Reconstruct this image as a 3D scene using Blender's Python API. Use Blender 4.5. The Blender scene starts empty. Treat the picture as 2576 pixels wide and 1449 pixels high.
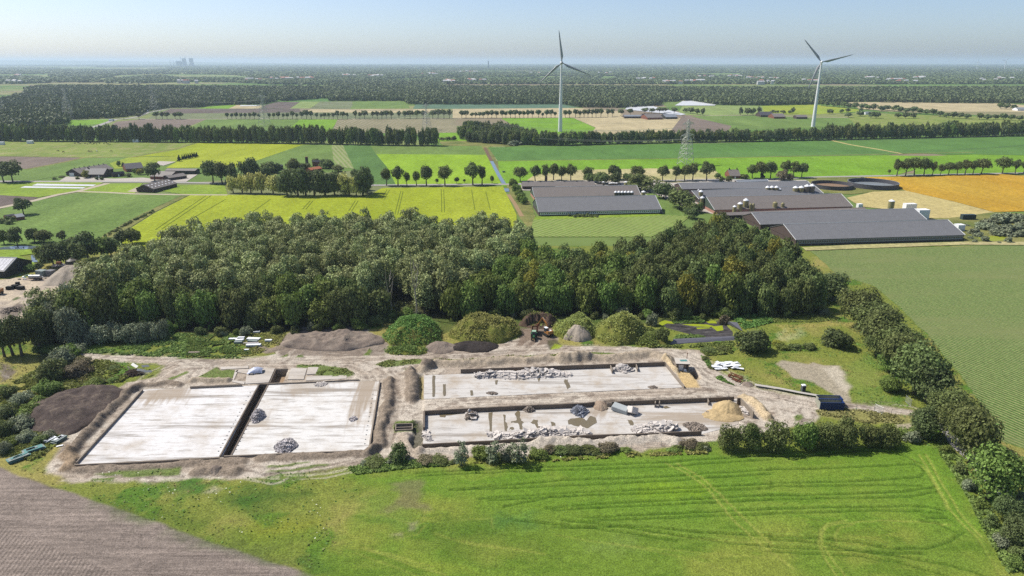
import bpy, math, random
import numpy as np
from math import radians as R
random.seed(7); rng = np.random.default_rng(7)
S = bpy.context.scene
COL = S.collection

# ---------------------------------------------------------------- camera geometry
# The photograph was measured in a 2576 x 1449 frame; the same pinhole camera is used to find where a
# measured point stands on the ground (height z above it).
CAMH = 100.0
FPX = 24.0 / 36.0 * 2576
PITCH = math.atan((724.5 - 155.0) / FPX)
CP, SP = math.cos(PITCH), math.sin(PITCH)
FR = {'D': (0, 0, 1), '1': (0, 134.2, 1/3), '2': (858.7, 134.2, 1/3), '3': (1717.3, 67.1, 1/3),
      '4': (0, 335.4, .2604), '5': (603.75, 335.4, .27605), 'A': (1247.7, 362.25, .2604),
      'B': (1905.2, 348.8, .2604), 'C': (0, 603.75, .2315), 'Q': (0, 771.5, .30097),
      'E': (469.6, 791.6, .27778), 'F': (939.2, 771.5, .26385), 'G': (1408.75, 771.5, .26385),
      'H': (1811.25, 771.5, .26385), 'I': (2039.3, 603.75, .58333), 'J': (0, 1106.9, .36458),
      'K': (872.1, 1073.3, .41667), 'L': (1274.6, 791.6, .06945), 'M': (1663.7, 885.5, .08855), 'N': (0, 590.3, .16204)}
def px(f, x, y):
    ox, oy, s = FR[f]
    return ox + x * s, oy + y * s
def ray(x, y):
    dx, dy = (x - 1288) / FPX, (y - 724.5) / FPX
    return dx, CP - dy * SP, SP + dy * CP          # right, forward, down
def gp(x, y, z=0.0):
    dx, fw, dn = ray(x, y)
    t = (CAMH - z) / max(dn, 1e-4)
    return (dx * t, fw * t, z)
def g(f, x, y, z=0.0):
    return gp(*px(f, x, y), z)
def P(f, pts, z=0.0):
    return [g(f, a, b, z) for a, b in pts]
def hgt(y, Y):                                      # height at distance Y seen at frame row y
    dx, fw, dn = ray(1288, y)
    return CAMH - Y * dn / fw
def ppm(Y, z=0.0):                                  # frame pixels per metre at ground distance Y
    return FPX / (Y * CP + (CAMH - z) * SP)

# ---------------------------------------------------------------- bookkeeping
def tag(o, label=None, cat=None, group=None, kind=None):
    if label: o['label'] = label
    if cat: o['category'] = cat
    if group: o['group'] = group
    if kind: o['kind'] = kind
    return o
def empty(name, loc=(0, 0, 0), rz=0.0, label=None, cat=None, group=None):
    o = bpy.data.objects.new(name, None); COL.objects.link(o)
    o.location = loc; o.rotation_euler = (0, 0, rz); o.empty_display_size = .5
    return tag(o, label, cat, group)
def link(name, me, parent=None, loc=(0, 0, 0), rot=(0, 0, 0), scale=(1, 1, 1)):
    o = bpy.data.objects.new(name, me); COL.objects.link(o)
    o.location = loc; o.rotation_euler = rot; o.scale = scale
    if parent: o.parent = parent
    return o
def big_mesh(name, V, F, mats, mi=None, smooth=False, attrs=None):
    V = np.asarray(V, np.float32).reshape(-1, 3); F = np.asarray(F, np.int32); n, k = F.shape
    me = bpy.data.meshes.new(name)
    me.vertices.add(len(V)); me.vertices.foreach_set('co', V.ravel())
    me.loops.add(n * k); me.loops.foreach_set('vertex_index', F.ravel())
    me.polygons.add(n)
    me.polygons.foreach_set('loop_start', np.arange(0, n * k, k, dtype=np.int32))
    try: me.polygons.foreach_set('loop_total', np.full(n, k, np.int32))
    except Exception: pass
    for m in (mats if isinstance(mats, (list, tuple)) else [mats]): me.materials.append(m)
    if mi is not None: me.polygons.foreach_set('material_index', np.asarray(mi, np.int32))
    me.polygons.foreach_set('use_smooth', np.full(n, smooth))
    for an, av in (attrs or {}).items():
        av = np.asarray(av, np.float32)
        if av.ndim == 1:
            a = me.attributes.new(an, 'FLOAT', 'POINT'); a.data.foreach_set('value', av)
        else:
            a = me.attributes.new(an, 'FLOAT_COLOR', 'POINT')
            a.data.foreach_set('color', np.concatenate([av, np.ones((len(av), 1), np.float32)], 1).ravel())
    me.update(calc_edges=True); me.validate()
    return me

class MB:
    """collects shapes for one mesh"""
    def __init__(s): s.v = []; s.f = []; s.m = []; s.mi = 0
    def add(s, vs, fs):
        b = len(s.v); s.v += [tuple(v) for v in vs]; s.f += [tuple(i + b for i in f) for f in fs]; s.m += [s.mi] * len(fs); return s
    def box(s, c, d, rz=0.0, rx=0.0, ry=0.0, top=None):
        hx, hy, hz = d[0]/2, d[1]/2, d[2]/2; t = top or (1, 1)
        pts = [(-hx, -hy, -hz), (hx, -hy, -hz), (hx, hy, -hz), (-hx, hy, -hz),
               (-hx*t[0], -hy*t[1], hz), (hx*t[0], -hy*t[1], hz), (hx*t[0], hy*t[1], hz), (-hx*t[0], hy*t[1], hz)]
        cz, sz, cx, sx, cy, sy = math.cos(rz), math.sin(rz), math.cos(rx), math.sin(rx), math.cos(ry), math.sin(ry)
        o = []
        for x, y, z in pts:
            y, z = y*cx - z*sx, y*sx + z*cx
            x, z = x*cy + z*sy, -x*sy + z*cy
            x, y = x*cz - y*sz, x*sz + y*cz
            o.append((x + c[0], y + c[1], z + c[2]))
        return s.add(o, [(0,3,2,1), (4,5,6,7), (0,1,5,4), (1,2,6,5), (2,3,7,6), (3,0,4,7)])
    def tube(s, pts, r, n=6, r2=None, cap=True):
        pts = [np.array(p, float) for p in pts]; m = len(pts); vs = []
        rs = r if isinstance(r, (list, tuple)) else [r + ((r2 if r2 is not None else r) - r) * i / max(m - 1, 1) for i in range(m)]
        for i, p in enumerate(pts):
            d = pts[min(i+1, m-1)] - pts[max(i-1, 0)]; L = np.linalg.norm(d); d = d / L if L > 0 else np.array([0, 0, 1.])
            a = np.cross(d, [0, 0, 1.]) if abs(d[2]) < .95 else np.cross(d, [1., 0, 0]); a /= np.linalg.norm(a); b = np.cross(d, a)
            for k in range(n):
                t = 2 * math.pi * k / n; vs.append(p + (a * math.cos(t) + b * math.sin(t)) * rs[i])
        fs = [(i*n + k, i*n + (k+1) % n, (i+1)*n + (k+1) % n, (i+1)*n + k) for i in range(m-1) for k in range(n)]
        if cap: fs += [tuple(range(n-1, -1, -1)), tuple(range((m-1)*n, m*n))]
        return s.add(vs, fs)
    def lathe(s, prof, c=(0, 0, 0), n=20, cap=True):
        vs = [(c[0] + r * math.cos(2*math.pi*k/n), c[1] + r * math.sin(2*math.pi*k/n), c[2] + z) for r, z in prof for k in range(n)]
        m = len(prof)
        fs = [(i*n + k, i*n + (k+1) % n, (i+1)*n + (k+1) % n, (i+1)*n + k) for i in range(m-1) for k in range(n)]
        if cap: fs += [tuple(range(n-1, -1, -1)), tuple(range((m-1)*n, m*n))]
        return s.add(vs, fs)
    def quad(s, a, b, c, d): return s.add([a, b, c, d], [(0, 1, 2, 3)])
    def prism(s, poly, z0, z1):
        n = len(poly)
        A = sum(poly[i][0]*poly[(i+1) % n][1] - poly[(i+1) % n][0]*poly[i][1] for i in range(n))
        if A < 0: poly = poly[::-1]
        vs = [(p[0], p[1], z0) for p in poly] + [(p[0], p[1], z1) for p in poly]
        return s.add(vs, [tuple(range(n-1, -1, -1)), tuple(range(n, 2*n))] + [(i, (i+1) % n, n + (i+1) % n, n + i) for i in range(n)])
    def mesh(s, name, mats, smooth=False):
        me = bpy.data.meshes.new(name); me.from_pydata(s.v, [], s.f)
        for m in (mats if isinstance(mats, (list, tuple)) else [mats]): me.materials.append(m)
        me.polygons.foreach_set('material_index', s.m)
        if smooth: me.polygons.foreach_set('use_smooth', [True] * len(me.polygons))
        me.update(); return me
    def build(s, name, mats, parent=None, loc=(0, 0, 0), rot=(0, 0, 0), smooth=False):
        return link(name, s.mesh(name, mats, smooth), parent, loc, rot)

# ---------------------------------------------------------------- materials
def nt(name):
    m = bpy.data.materials.new(name); m.use_nodes = True; t = m.node_tree; t.nodes.clear()
    return m, t
def N(t, typ, **kw):
    n = t.nodes.new(typ)
    for k, v in kw.items():
        if k.startswith('i_'): n.inputs[k[2:].replace('_', ' ')].default_value = v
        elif k[0] == 'n' and k[1:].isdigit(): n.inputs[int(k[1:])].default_value = v
        else: setattr(n, k, v)
    return n
def mixc(t, a, b, fac, mode='MIX'):
    n = t.nodes.new('ShaderNodeMix'); n.data_type = 'RGBA'; n.blend_type = mode
    for i, v in ((0, fac), (6, a), (7, b)):
        if hasattr(v, 'is_output'): t.links.new(v, n.inputs[i])
        else: n.inputs[i].default_value = (*v, 1) if isinstance(v, tuple) and len(v) == 3 else v
    return n.outputs[2]
def noise(t, scale, detail=4, rough=.6, stretch=None, rot=0.0, coord='Object'):
    tc = N(t, 'ShaderNodeTexCoord'); mp = N(t, 'ShaderNodeMapping')
    mp.inputs['Rotation'].default_value = (0, 0, rot)
    if stretch: mp.inputs['Scale'].default_value = stretch
    t.links.new(tc.outputs[coord], mp.inputs['Vector'])
    n = N(t, 'ShaderNodeTexNoise', i_Scale=scale, i_Detail=detail, i_Roughness=rough)
    t.links.new(mp.outputs[0], n.inputs['Vector']); return n.outputs['Fac']
def ramp(t, fac, stops):
    r = N(t, 'ShaderNodeValToRGB'); e = r.color_ramp.elements
    while len(e) < len(stops): e.new(.5)
    for i, (p, c) in enumerate(stops): e[i].position = p; e[i].color = (*c, 1) if isinstance(c, tuple) else (c, c, c, 1)
    t.links.new(fac, r.inputs[0]); return r.outputs[0]
def out(t, col, rough=.9, spec=.2, bump=None, bdist=.1, bstr=.5, metal=0.0):
    b = N(t, 'ShaderNodeBsdfPrincipled', i_Roughness=rough, i_Metallic=metal); b.inputs['Specular IOR Level'].default_value = spec
    if hasattr(col, 'is_output'): t.links.new(col, b.inputs['Base Color'])
    else: b.inputs['Base Color'].default_value = (*col, 1)
    if bump is not None:
        bp = N(t, 'ShaderNodeBump', i_Strength=bstr, i_Distance=bdist); t.links.new(bump, bp.inputs['Height']); t.links.new(bp.outputs[0], b.inputs['Normal'])
    o = N(t, 'ShaderNodeOutputMaterial'); t.links.new(b.outputs[0], o.inputs[0]); return b
def srgb(r, gg, b):
    return tuple((c/255/12.92 if c/255 <= .04045 else ((c/255 + .055)/1.055)**2.4) for c in (r, gg, b))
def mat_plain(name, col, rough=.7, spec=.3, var=.25, scale=1.2, metal=0.0, bump=0.0, stretch=None, isl=0.0):
    m, t = nt(name)
    n1 = noise(t, scale, 5, .65, stretch); n2 = noise(t, scale * 7, 3, .6, stretch)
    c = mixc(t, tuple(x * (1 - var) for x in col), tuple(min(x * (1 + var), 1) for x in col), n1)
    c = mixc(t, c, ramp(t, n2, [(.3, .75), (.7, 1.15)]), .5, 'MULTIPLY')
    if isl:
        ge = N(t, 'ShaderNodeNewGeometry'); c = mixc(t, c, ramp(t, ge.outputs['Random Per Island'], [(0, 1 - isl), (.5, 1.0), (1, 1 + isl)]), 1.0, 'MULTIPLY')
    out(t, c, rough, spec, n2 if bump else None, bump, .6, metal); return m
def mat_field(name, c1, c2, big=.012, row=None, rang=0.0, rowmix=.5, rowc=None, fine=1.0, streak=None, c3=None):
    """crop or soil: large patches + fine grain (+ drill rows `row` metres apart)"""
    m, t = nt(name)
    n1 = noise(t, big, 5, .6, streak or (1, 1, 1), rang); n2 = noise(t, .5 * fine, 3, .7); n3 = noise(t, .09 * fine, 4, .6, (1, .35, 1), rang)
    c = mixc(t, c1, c2, ramp(t, n1, [(.35, 0.0), (.65, 1.0)]))
    n6 = noise(t, .028, 4, .65, (1, .4, 1), rang); c = mixc(t, c, ramp(t, n6, [(.3, .78), (.7, 1.16)]), .8, 'MULTIPLY')
    if c3: c = mixc(t, c, c3, ramp(t, n3, [(.5, 0.0), (.72, .8)]))
    n5 = noise(t, .22 * fine, 4, .75); c = mixc(t, c, ramp(t, n5, [(.3, .6), (.7, 1.35)]), .5, 'MULTIPLY')
    c = mixc(t, c, ramp(t, n2, [(.25, .5), (.75, 1.42)]), .75, 'MULTIPLY')
    c = mixc(t, c, ramp(t, n3, [(.25, .75), (.75, 1.2)]), .5, 'MULTIPLY')
    if row:
        tc = N(t, 'ShaderNodeTexCoord'); mp = N(t, 'ShaderNodeMapping'); mp.inputs['Rotation'].default_value = (0, 0, rang)
        t.links.new(tc.outputs['Object'], mp.inputs[0])
        w = N(t, 'ShaderNodeTexWave', bands_direction='Y', i_Scale=1.0 / row / 3.18, i_Distortion=.6, i_Detail=2.0); w.inputs['Detail Scale'].default_value = .3
        t.links.new(mp.outputs[0], w.inputs[0])
        k = ramp(t, w.outputs['Fac'], [(.3, 0.0), (.75, rowmix)])
        c = mixc(t, c, rowc or tuple(x * .6 for x in c1), k)
    out(t, c, .95, .1, n2, .15, .6); return m
def mat_leaf(name, col, hv=.06, vv=.5, trans=.3, spec=.1):
    m, t = nt(name)
    geo = N(t, 'ShaderNodeNewGeometry'); oi = N(t, 'ShaderNodeObjectInfo')
    h = N(t, 'ShaderNodeHueSaturation'); h.inputs['Color'].default_value = (*col, 1)
    def mr(src, a, b):
        r = N(t, 'ShaderNodeMapRange'); r.inputs[3].default_value = a; r.inputs[4].default_value = b; t.links.new(src, r.inputs[0]); return r.outputs[0]
    t.links.new(mr(oi.outputs['Random'], .5 - hv/2, .5 + hv/2), h.inputs['Hue'])
    v1 = mr(geo.outputs['Random Per Island'], 1 - vv, 1 + vv); v2 = mr(oi.outputs['Random'], .85, 1.2)
    mu = N(t, 'ShaderNodeMath', operation='MULTIPLY'); t.links.new(v1, mu.inputs[0]); t.links.new(v2, mu.inputs[1])
    t.links.new(mu.outputs[0], h.inputs['Value'])
    b = N(t, 'ShaderNodeBsdfPrincipled', i_Roughness=.55); b.inputs['Specular IOR Level'].default_value = min(spec, .12)
    t.links.new(h.outputs[0], b.inputs['Base Color'])
    tr = N(t, 'ShaderNodeBsdfTranslucent'); t.links.new(h.outputs[0], tr.inputs[0])
    mx = N(t, 'ShaderNodeMixShader', n0=trans); t.links.new(b.outputs[0], mx.inputs[1]); t.links.new(tr.outputs[0], mx.inputs[2])
    o = N(t, 'ShaderNodeOutputMaterial'); t.links.new(mx.outputs[0], o.inputs[0]); return m

# ---------------------------------------------------------------- numpy noise and masks
def vnoise(x, y, seed=0):
    x0 = np.floor(x).astype(np.int64); y0 = np.floor(y).astype(np.int64); fx = x - x0; fy = y - y0
    fx = fx*fx*(3 - 2*fx); fy = fy*fy*(3 - 2*fy)
    def h(a, b):
        n = (a * 374761393 + b * 668265263 + seed * 974634777) & 0xffffffff
        n = ((n ^ (n >> 13)) * 1274126177) & 0xffffffff
        return ((n ^ (n >> 16)) & 0xffff) / 65535.0
    return (h(x0, y0)*(1-fx) + h(x0+1, y0)*fx)*(1-fy) + (h(x0, y0+1)*(1-fx) + h(x0+1, y0+1)*fx)*fy
def fbm(x, y, scale, octs=4, seed=0, gain=.55):
    s = 0; a = 1.0; tot = 0
    for i in range(octs):
        s = s + a * vnoise(x / scale * 2**i, y / scale * 2**i, seed + i*17); tot += a; a *= gain
    return s / tot
def seg_dist(X, Y, pts, closed=False):
    d = np.full(X.shape, 1e9); pts = [p[:2] for p in pts]
    for (ax, ay), (bx, by) in zip(pts, pts[1:] + ([pts[0]] if closed else [])):
        if not closed and (ax, ay) == (bx, by): continue
        dx, dy = bx - ax, by - ay; L = dx*dx + dy*dy or 1e-9
        u = np.clip(((X-ax)*dx + (Y-ay)*dy) / L, 0, 1)
        d = np.minimum(d, (X - ax - u*dx)**2 + (Y - ay - u*dy)**2)
    return np.sqrt(d)
def inside(X, Y, pts):
    r = np.zeros(X.shape, bool); n = len(pts)
    for i in range(n):
        x1, y1 = pts[i][:2]; x2, y2 = pts[(i+1) % n][:2]
        if y1 == y2: continue
        c = ((y1 > Y) != (y2 > Y)) & (X < (x2-x1)*(Y-y1)/(y2-y1) + x1); r ^= c
    return r
# ================================================================ NEAR GROUND (one fine sheet, cut by land use)
def alb(r, gg, b, k=1.5): return tuple(c / k for c in srgb(r, gg, b))
GX0, GX1, GY0, GY1, GS = -276.0, 306.0, 98.0, 378.0, .45
gxs = np.arange(GX0, GX1 + .01, GS); gys = np.arange(GY0, GY1 + .01, GS)
GXX, GYY = np.meshgrid(gxs, gys); NYG, NXG = GXX.shape
C_GRASS = np.array(alb(128, 138, 60)); C_DRY = np.array(alb(158, 150, 84)); C_LUSH = np.array(alb(92, 126, 44))
C_DIRT = np.array(alb(184, 170, 153)); C_DUST = np.array(alb(205, 194, 178)); C_SOIL = np.array(alb(96, 86, 79)); C_MUD = np.array(alb(134, 120, 107))
C_SAND = np.array(alb(204, 184, 150)); C_MEAD = np.array(alb(114, 140, 50)); C_MEAD2 = np.array(alb(134, 146, 60)); C_TRK = np.array(alb(168, 172, 84))
n_big = fbm(GXX, GYY, 26, 4, 1); n_mid = fbm(GXX, GYY, 7, 4, 2); n_sm = fbm(GXX, GYY, 2.2, 3, 3); n_x = fbm(GXX*.3, GYY, 3.0, 4, 4)
wobx = (fbm(GXX, GYY, 5, 3, 5) - .5); woby = (fbm(GXX, GYY, 5, 3, 6) - .5)
def L3(a, b, m): return a + (b - a) * m[..., None]
def sst(v): v = np.clip(v, 0, 1); return v*v*(3-2*v)
tint = L3(np.broadcast_to(C_GRASS, (NYG, NXG, 3)).copy(), C_DRY, sst((n_big - .45)/.25)); tint = L3(tint, C_LUSH, sst((n_mid - .55)/.2))
Z = (n_big - .5)*.35 + (n_mid - .5)*.3 + (n_sm - .5)*.25
CLS = np.zeros((NYG, NXG), np.int8)
def win(pts, pad):
    xs = [p[0] for p in pts]; ys = [p[1] for p in pts]
    i0 = max(int((min(ys) - pad - GY0)/GS), 0); i1 = min(int((max(ys) + pad - GY0)/GS) + 2, NYG)
    j0 = max(int((min(xs) - pad - GX0)/GS), 0); j1 = min(int((max(xs) + pad - GX0)/GS) + 2, NXG)
    return (slice(i0, max(i1, i0)), slice(j0, max(j1, j0)))
def poly_m(pts, soft=1.0, wob=1.5):
    """soft, noise-edged mask of a polygon -> window, mask"""
    w = win(pts, soft + wob + 1); X = GXX[w] + wobx[w]*wob*2; Y = GYY[w] + woby[w]*wob*2
    d = seg_dist(X, Y, pts, True); d = np.where(inside(X, Y, pts), d, -d)
    return w, sst(d/soft + .5)
def line_m(pts, width, soft=.4, wob=0.0):
    w = win(pts, width + soft + wob + 1); X = GXX[w] + wobx[w]*wob*2; Y = GYY[w] + woby[w]*wob*2
    return w, sst((width/2 - seg_dist(X, Y, pts))/soft + .5)
def paint(wm, col, k=1.0, cls=None, dz=0.0):
    w, m = wm; m2 = m * k
    tint[w] = L3(tint[w], np.asarray(col), m2)
    if cls is not None: CLS[w] = np.where(m > .5, cls, CLS[w])
    if np.ndim(dz) or dz: Z[w] = Z[w] + m * dz
def road_uv(pts, pad):
    w = win(pts, pad); X = GXX[w]; Y = GYY[w]; bd = np.full(X.shape, 1e9); bu = np.zeros(X.shape); bv = np.zeros(X.shape); acc = 0
    for (ax, ay, *_), (bx, by, *_) in zip(pts, pts[1:]):
        dx, dy = bx-ax, by-ay; L = math.hypot(dx, dy) or 1e-6
        u = np.clip(((X-ax)*dx + (Y-ay)*dy)/L, 0, L); qx = X - ax - dx/L*u; qy = Y - ay - dy/L*u; d = np.hypot(qx, qy)
        k = d < bd; bd = np.where(k, d, bd); bu = np.where(k, acc + u, bu); bv = np.where(k, np.sign(dx*qy - dy*qx)*d, bv); acc += L
    return w, bd, bu, bv
def streaks(pts, width, dark, pale, k=.6):
    k *= .62
    """wheel marks running along a track"""
    w, d, u, v = road_uv(pts, width); m = sst((width/2 - d + wobx[w]*3)/1.2)
    s = fbm(u/14 + 3, v*1.5, 1.0, 3, 11)
    tint[w] = L3(tint[w], np.asarray(dark), m * k * sst((s - .52)/.14)); tint[w] = L3(tint[w], np.asarray(pale), m * k * sst((.46 - s)/.14))
    Z[w] = Z[w] - m * .1 * sst((s - .5)/.15)
def ridge(pts, width, h, rough=.55, col=None, seed=0, shadow=False, k=1.0):
    w = win(pts, width + 1); d = seg_dist(GXX[w] + wobx[w]*2.2, GYY[w] + woby[w]*2.2, pts)
    r = fbm(GXX[w], GYY[w], 2.6, 4, 31 + seed)
    prof = np.clip(1 - (d/(width/2)), 0, 1); r2 = fbm(GXX[w], GYY[w], 1.1, 2, 77 + seed); hh = h * sst(prof*1.15) * (1 + rough*(r - .5)*1.1 + rough*(r2 - .5)*.9)
    Z[w] = Z[w] + hh
    if col is not None:
        m = sst(prof*3); tint[w] = L3(tint[w], np.asarray(col), m*k); CLS[w] = np.where(m > .5, 1, CLS[w])

# ---- left bottom ploughed soil, maize on the right, woodland floor
plough = [(-300, 90), g('D', -400, 1020), g('D', -200, 1098), g('D', 0, 1176), g('D', 70, 1203), g('D', 190, 1243), g('D', 330, 1290), g('D', 500, 1352), g('D', 640, 1398), g('D', 790, 1449), g('D', 1000, 1525)]
maize = [g('D', x, y) for x, y in ((2035, 628), (2330, 622), (2576, 616), (2900, 608), (2900, 1240), (2576, 1130), (2520, 1110), (2455, 1000), (2405, 930), (2330, 840), (2255, 765), (2200, 720), (2105, 690))]
wood_front = [g('D', x, y) for x, y in ((72, 826), (200, 808), (300, 828), (480, 838), (650, 838), (800, 832), (940, 822), (990, 800), (1045, 790), (1080, 806), (1250, 800), (1500, 797), (1700, 797), (1900, 795), (2085, 792))]
wood_back = [g('D', x, y, 19) for x, y in ((2095, 680), (2000, 600), (1905, 548), (1830, 528), (1700, 552), (1600, 586), (1500, 592), (1350, 592), (1325, 545), (1000, 531), (700, 527), (480, 556), (345, 590), (240, 655), (168, 715), (138, 748), (82, 802))]
paint(poly_m(wood_front + wood_back, 4, 2), alb(74, 76, 48), 1, 5)
paint(poly_m(plough, .8, .5), alb(150, 137, 127), 1, 3)
paint(poly_m(maize, .8, .6), alb(86, 121, 55), 1, 4)
# meadow with tramlines
mead = [g('D', x, y) for x, y in ((890, 1196), (1010, 1189), (1200, 1168), (1380, 1158), (1500, 1146), (1620, 1142), (1760, 1136), (1900, 1140), (2050, 1135), (2250, 1122), (2330, 1112), (2355, 1135), (2400, 1200), (2450, 1275), (2520, 1370), (2620, 1500), (2620, 1560), (700, 1560), (800, 1430), (870, 1300), (905, 1240))]
w, m = poly_m(mead, 9, 5); mc = L3(np.broadcast_to(C_MEAD, m.shape + (3,)), C_MEAD2, sst((n_big[w] - .45)/.22)); mc = L3(mc, np.array(alb(94, 124, 38)), sst((n_x[w] - .52)/.2)*.7)
tint[w] = L3(tint[w], mc, m); CLS[w] = np.where(m > .5, 2, CLS[w]); Z[w] += m*(n_x[w] - .5)*.3
w2, m2 = poly_m(mead[:10] + [g('D', 2350, 1120), g('D', 2500, 1340), g('D', 1500, 1300), g('D', 1000, 1230)], 10, 2)
tint[w2] = L3(tint[w2], np.array(alb(108, 150, 44)), m2*.45)
# darker, lusher patches and pale strips in the rough grass of the front
for f, pts, c, k in (
    ('J', [(1560,400),(1700,330),(1950,320),(2150,370),(2000,430),(1800,480),(1600,470)], alb(72, 104, 40), .8),
    ('J', [(700,370),(850,420),(1000,500),(1400,560),(1300,600),(1000,560),(800,460)], alb(76, 104, 34), .8),
    ('J', [(1150,300),(1400,290),(1420,350),(1250,400),(1150,360)], alb(80, 116, 52), .8),
    ('J', [(1500,640),(1900,560),(2200,640),(2250,760),(1900,740)], alb(104, 130, 42), .7),
    ('J', [(1300,640),(1600,700),(1900,760),(2200,900),(2000,870),(1600,760)], alb(72, 96, 44), .7),
    ('J', [(1750,580),(2050,560),(2150,620),(1950,650)], alb(150, 150, 52), .6),
    ('K', [(300,560),(700,520),(1000,600),(900,700),(500,700)], alb(88, 120, 40), .7),
    ('K', [(600,640),(1000,650),(1300,760),(900,800),(600,740)], alb(86, 112, 36), .6),
    ('K', [(850,520),(1150,540),(1100,610),(900,600)], alb(72, 118, 56), .7),
    ('K', [(0,420),(200,400),(420,520),(300,640),(100,560)], alb(112, 138, 58), .6),
    ('K', [(700,690),(900,670),(1100,780),(900,790)], alb(150, 158, 70), .5),
    ('K', [(1500,690),(1700,690),(1750,730),(1500,750)], alb(130, 150, 80), .5),
    ('K', [(400,800),(600,830),(800,902),(500,902)], alb(150, 160, 60), .5),
    ('K', [(1700,370),(2100,340),(2250,390),(1800,430)], alb(140, 170, 36), .5)):
    paint(poly_m(P(f, pts), 8, 4), c, k)
tram = {'K': [[(420,277),(1000,252),(1900,213),(2576,171)], [(430,296),(1000,270),(1900,241),(2576,196)],
    [(700,377),(1300,322),(2000,296),(2576,256)], [(620,381),(1300,357),(2000,323),(2576,284)], [(800,432),(1500,391),(2100,366),(2576,346)],
    [(860,442),(1500,411),(2100,391),(2576,371)], [(1200,492),(1700,452),(2200,431),(2576,411)], [(1250,502),(1800,472),(2576,441)],
    [(1450,547),(2000,521),(2576,496)], [(1500,562),(2100,541),(2576,526)], [(1250,605),(1800,600),(2200,640),(2576,660)], [(1300,560),(1700,605),(2300,700),(2576,725)],
    [(1000,560),(1500,610),(2000,690)], [(950,480),(1250,420),(1400,410)]],
  'I': [[(-170,933),(0,931),(200,906),(330,911),(430,935),(480,965)], [(-170,988),(0,986),(300,973),(450,965),(490,985),(495,1000),(470,1018),(420,1026)], [(-170,1048),(0,1046),(250,1037),(420,1024)],
    [(-170,1063),(0,1061),(350,1055),(470,1058),(555,1074)], [(-170,1103),(0,1101),(400,1085),(545,1060)], [(-170,1118),(0,1116),(420,1107),(560,1080)], [(-170,1158),(0,1156),(400,1146),(500,1150),(590,1168)],
    [(-170,1178),(0,1176),(300,1166),(480,1172),(585,1185)], [(500,1200),(590,1195),(630,1215)], [(-170,1278),(0,1286),(200,1301),(350,1331),(500,1331),(600,1301),(665,1255)],
    [(-170,1322),(0,1330),(200,1340),(400,1365),(600,1400),(760,1449)], [(-170,1342),(0,1350),(200,1362),(380,1390),(600,1449)], [(-170,1292),(0,1300),(150,1330),(330,1349),(500,1349)], [(480,1211),(560,1222),(640,1262)]]}
for f, ls in tram.items():
    for l in ls:
        paint(line_m(P(f, l), .5, .45, .2), alb(66, 98, 28), .8, None, -.42)  # ruts painted dark: part of their shadow is in the colour
        q = [(a + .9, b + .9) for a, b, _ in P(f, l)]; paint(line_m(q, .35, .5, .2), alb(130, 164, 64), .4, None, .08)
for f, l, k in (('I', [(470,925),(520,1010),(600,1160),(660,1225),(720,1280)], .8), ('I', [(500,925),(560,1040),(640,1170),(740,1280)], .8), ('I', [(430,935),(500,990),(545,1070),(590,1160)], .5),
    ('I', [(150,1449),(100,1390),(50,1310),(45,1270),(65,1240),(120,1222),(300,1212),(500,1217),(600,1226)], .6), ('I', [(110,1449),(60,1370),(35,1300),(40,1255),(70,1226),(150,1208)], .6), ('I', [(180,1225),(120,1243),(102,1275),(110,1310)], .5),
    ('I', [(720,1280),(790,1390),(820,1449)], .3), ('K', [(1920,215),(2060,282),(2180,372),(2350,580),(2576,770),(2700,860)], .85), ('K', [(1990,216),(2150,312),(2280,432),(2450,602),(2576,712)], .85),
    ('K', [(700,690),(900,720),(1200,770)], .5), ('K', [(1800,640),(2300,690),(2576,700)], .4), ('K', [(1250,650),(1700,720),(2576,800)], .35), ('K', [(1600,700),(2000,780),(2400,902)], .3),
    ('K', [(100,730),(300,800),(600,902)], .6), ('K', [(150,740),(330,790),(520,850)], .6), ('K', [(50,760),(300,850),(420,902)], .4), ('K', [(0,440),(200,520),(420,600),(470,570),(465,500)], .35),
    ('K', [(300,680),(430,650),(475,600)], .4), ('K', [(700,560),(870,550),(880,610)], .35), ('K', [(530,640),(700,700),(950,735)], .4), ('J', [(2300,380),(2350,560),(2400,650),(2480,680)], .5), ('J', [(2150,350),(2500,480),(2600,520)], .4)):
    paint(line_m(P(f, l), .42, .55, .35), C_TRK, min(1, k*.95), None, -.15)
for f, pts, c in (('K', [(250,355),(330,320),(430,310),(470,330),(420,420),(470,480),(350,500),(250,490),(300,420)], alb(128, 112, 92)), ('K', [(270,670),(330,655),(360,680),(300,690)], alb(160, 146, 126)),
                  ('K', [(375,575),(420,555),(430,600),(400,610)], alb(166, 152, 130)), ('J', [(1420,330),(1460,300),(1510,320),(1470,360),(1410,365)], alb(190, 178, 158))):
    paint(poly_m(P(f, pts), 2.5, 3.2), c, .55)

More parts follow.
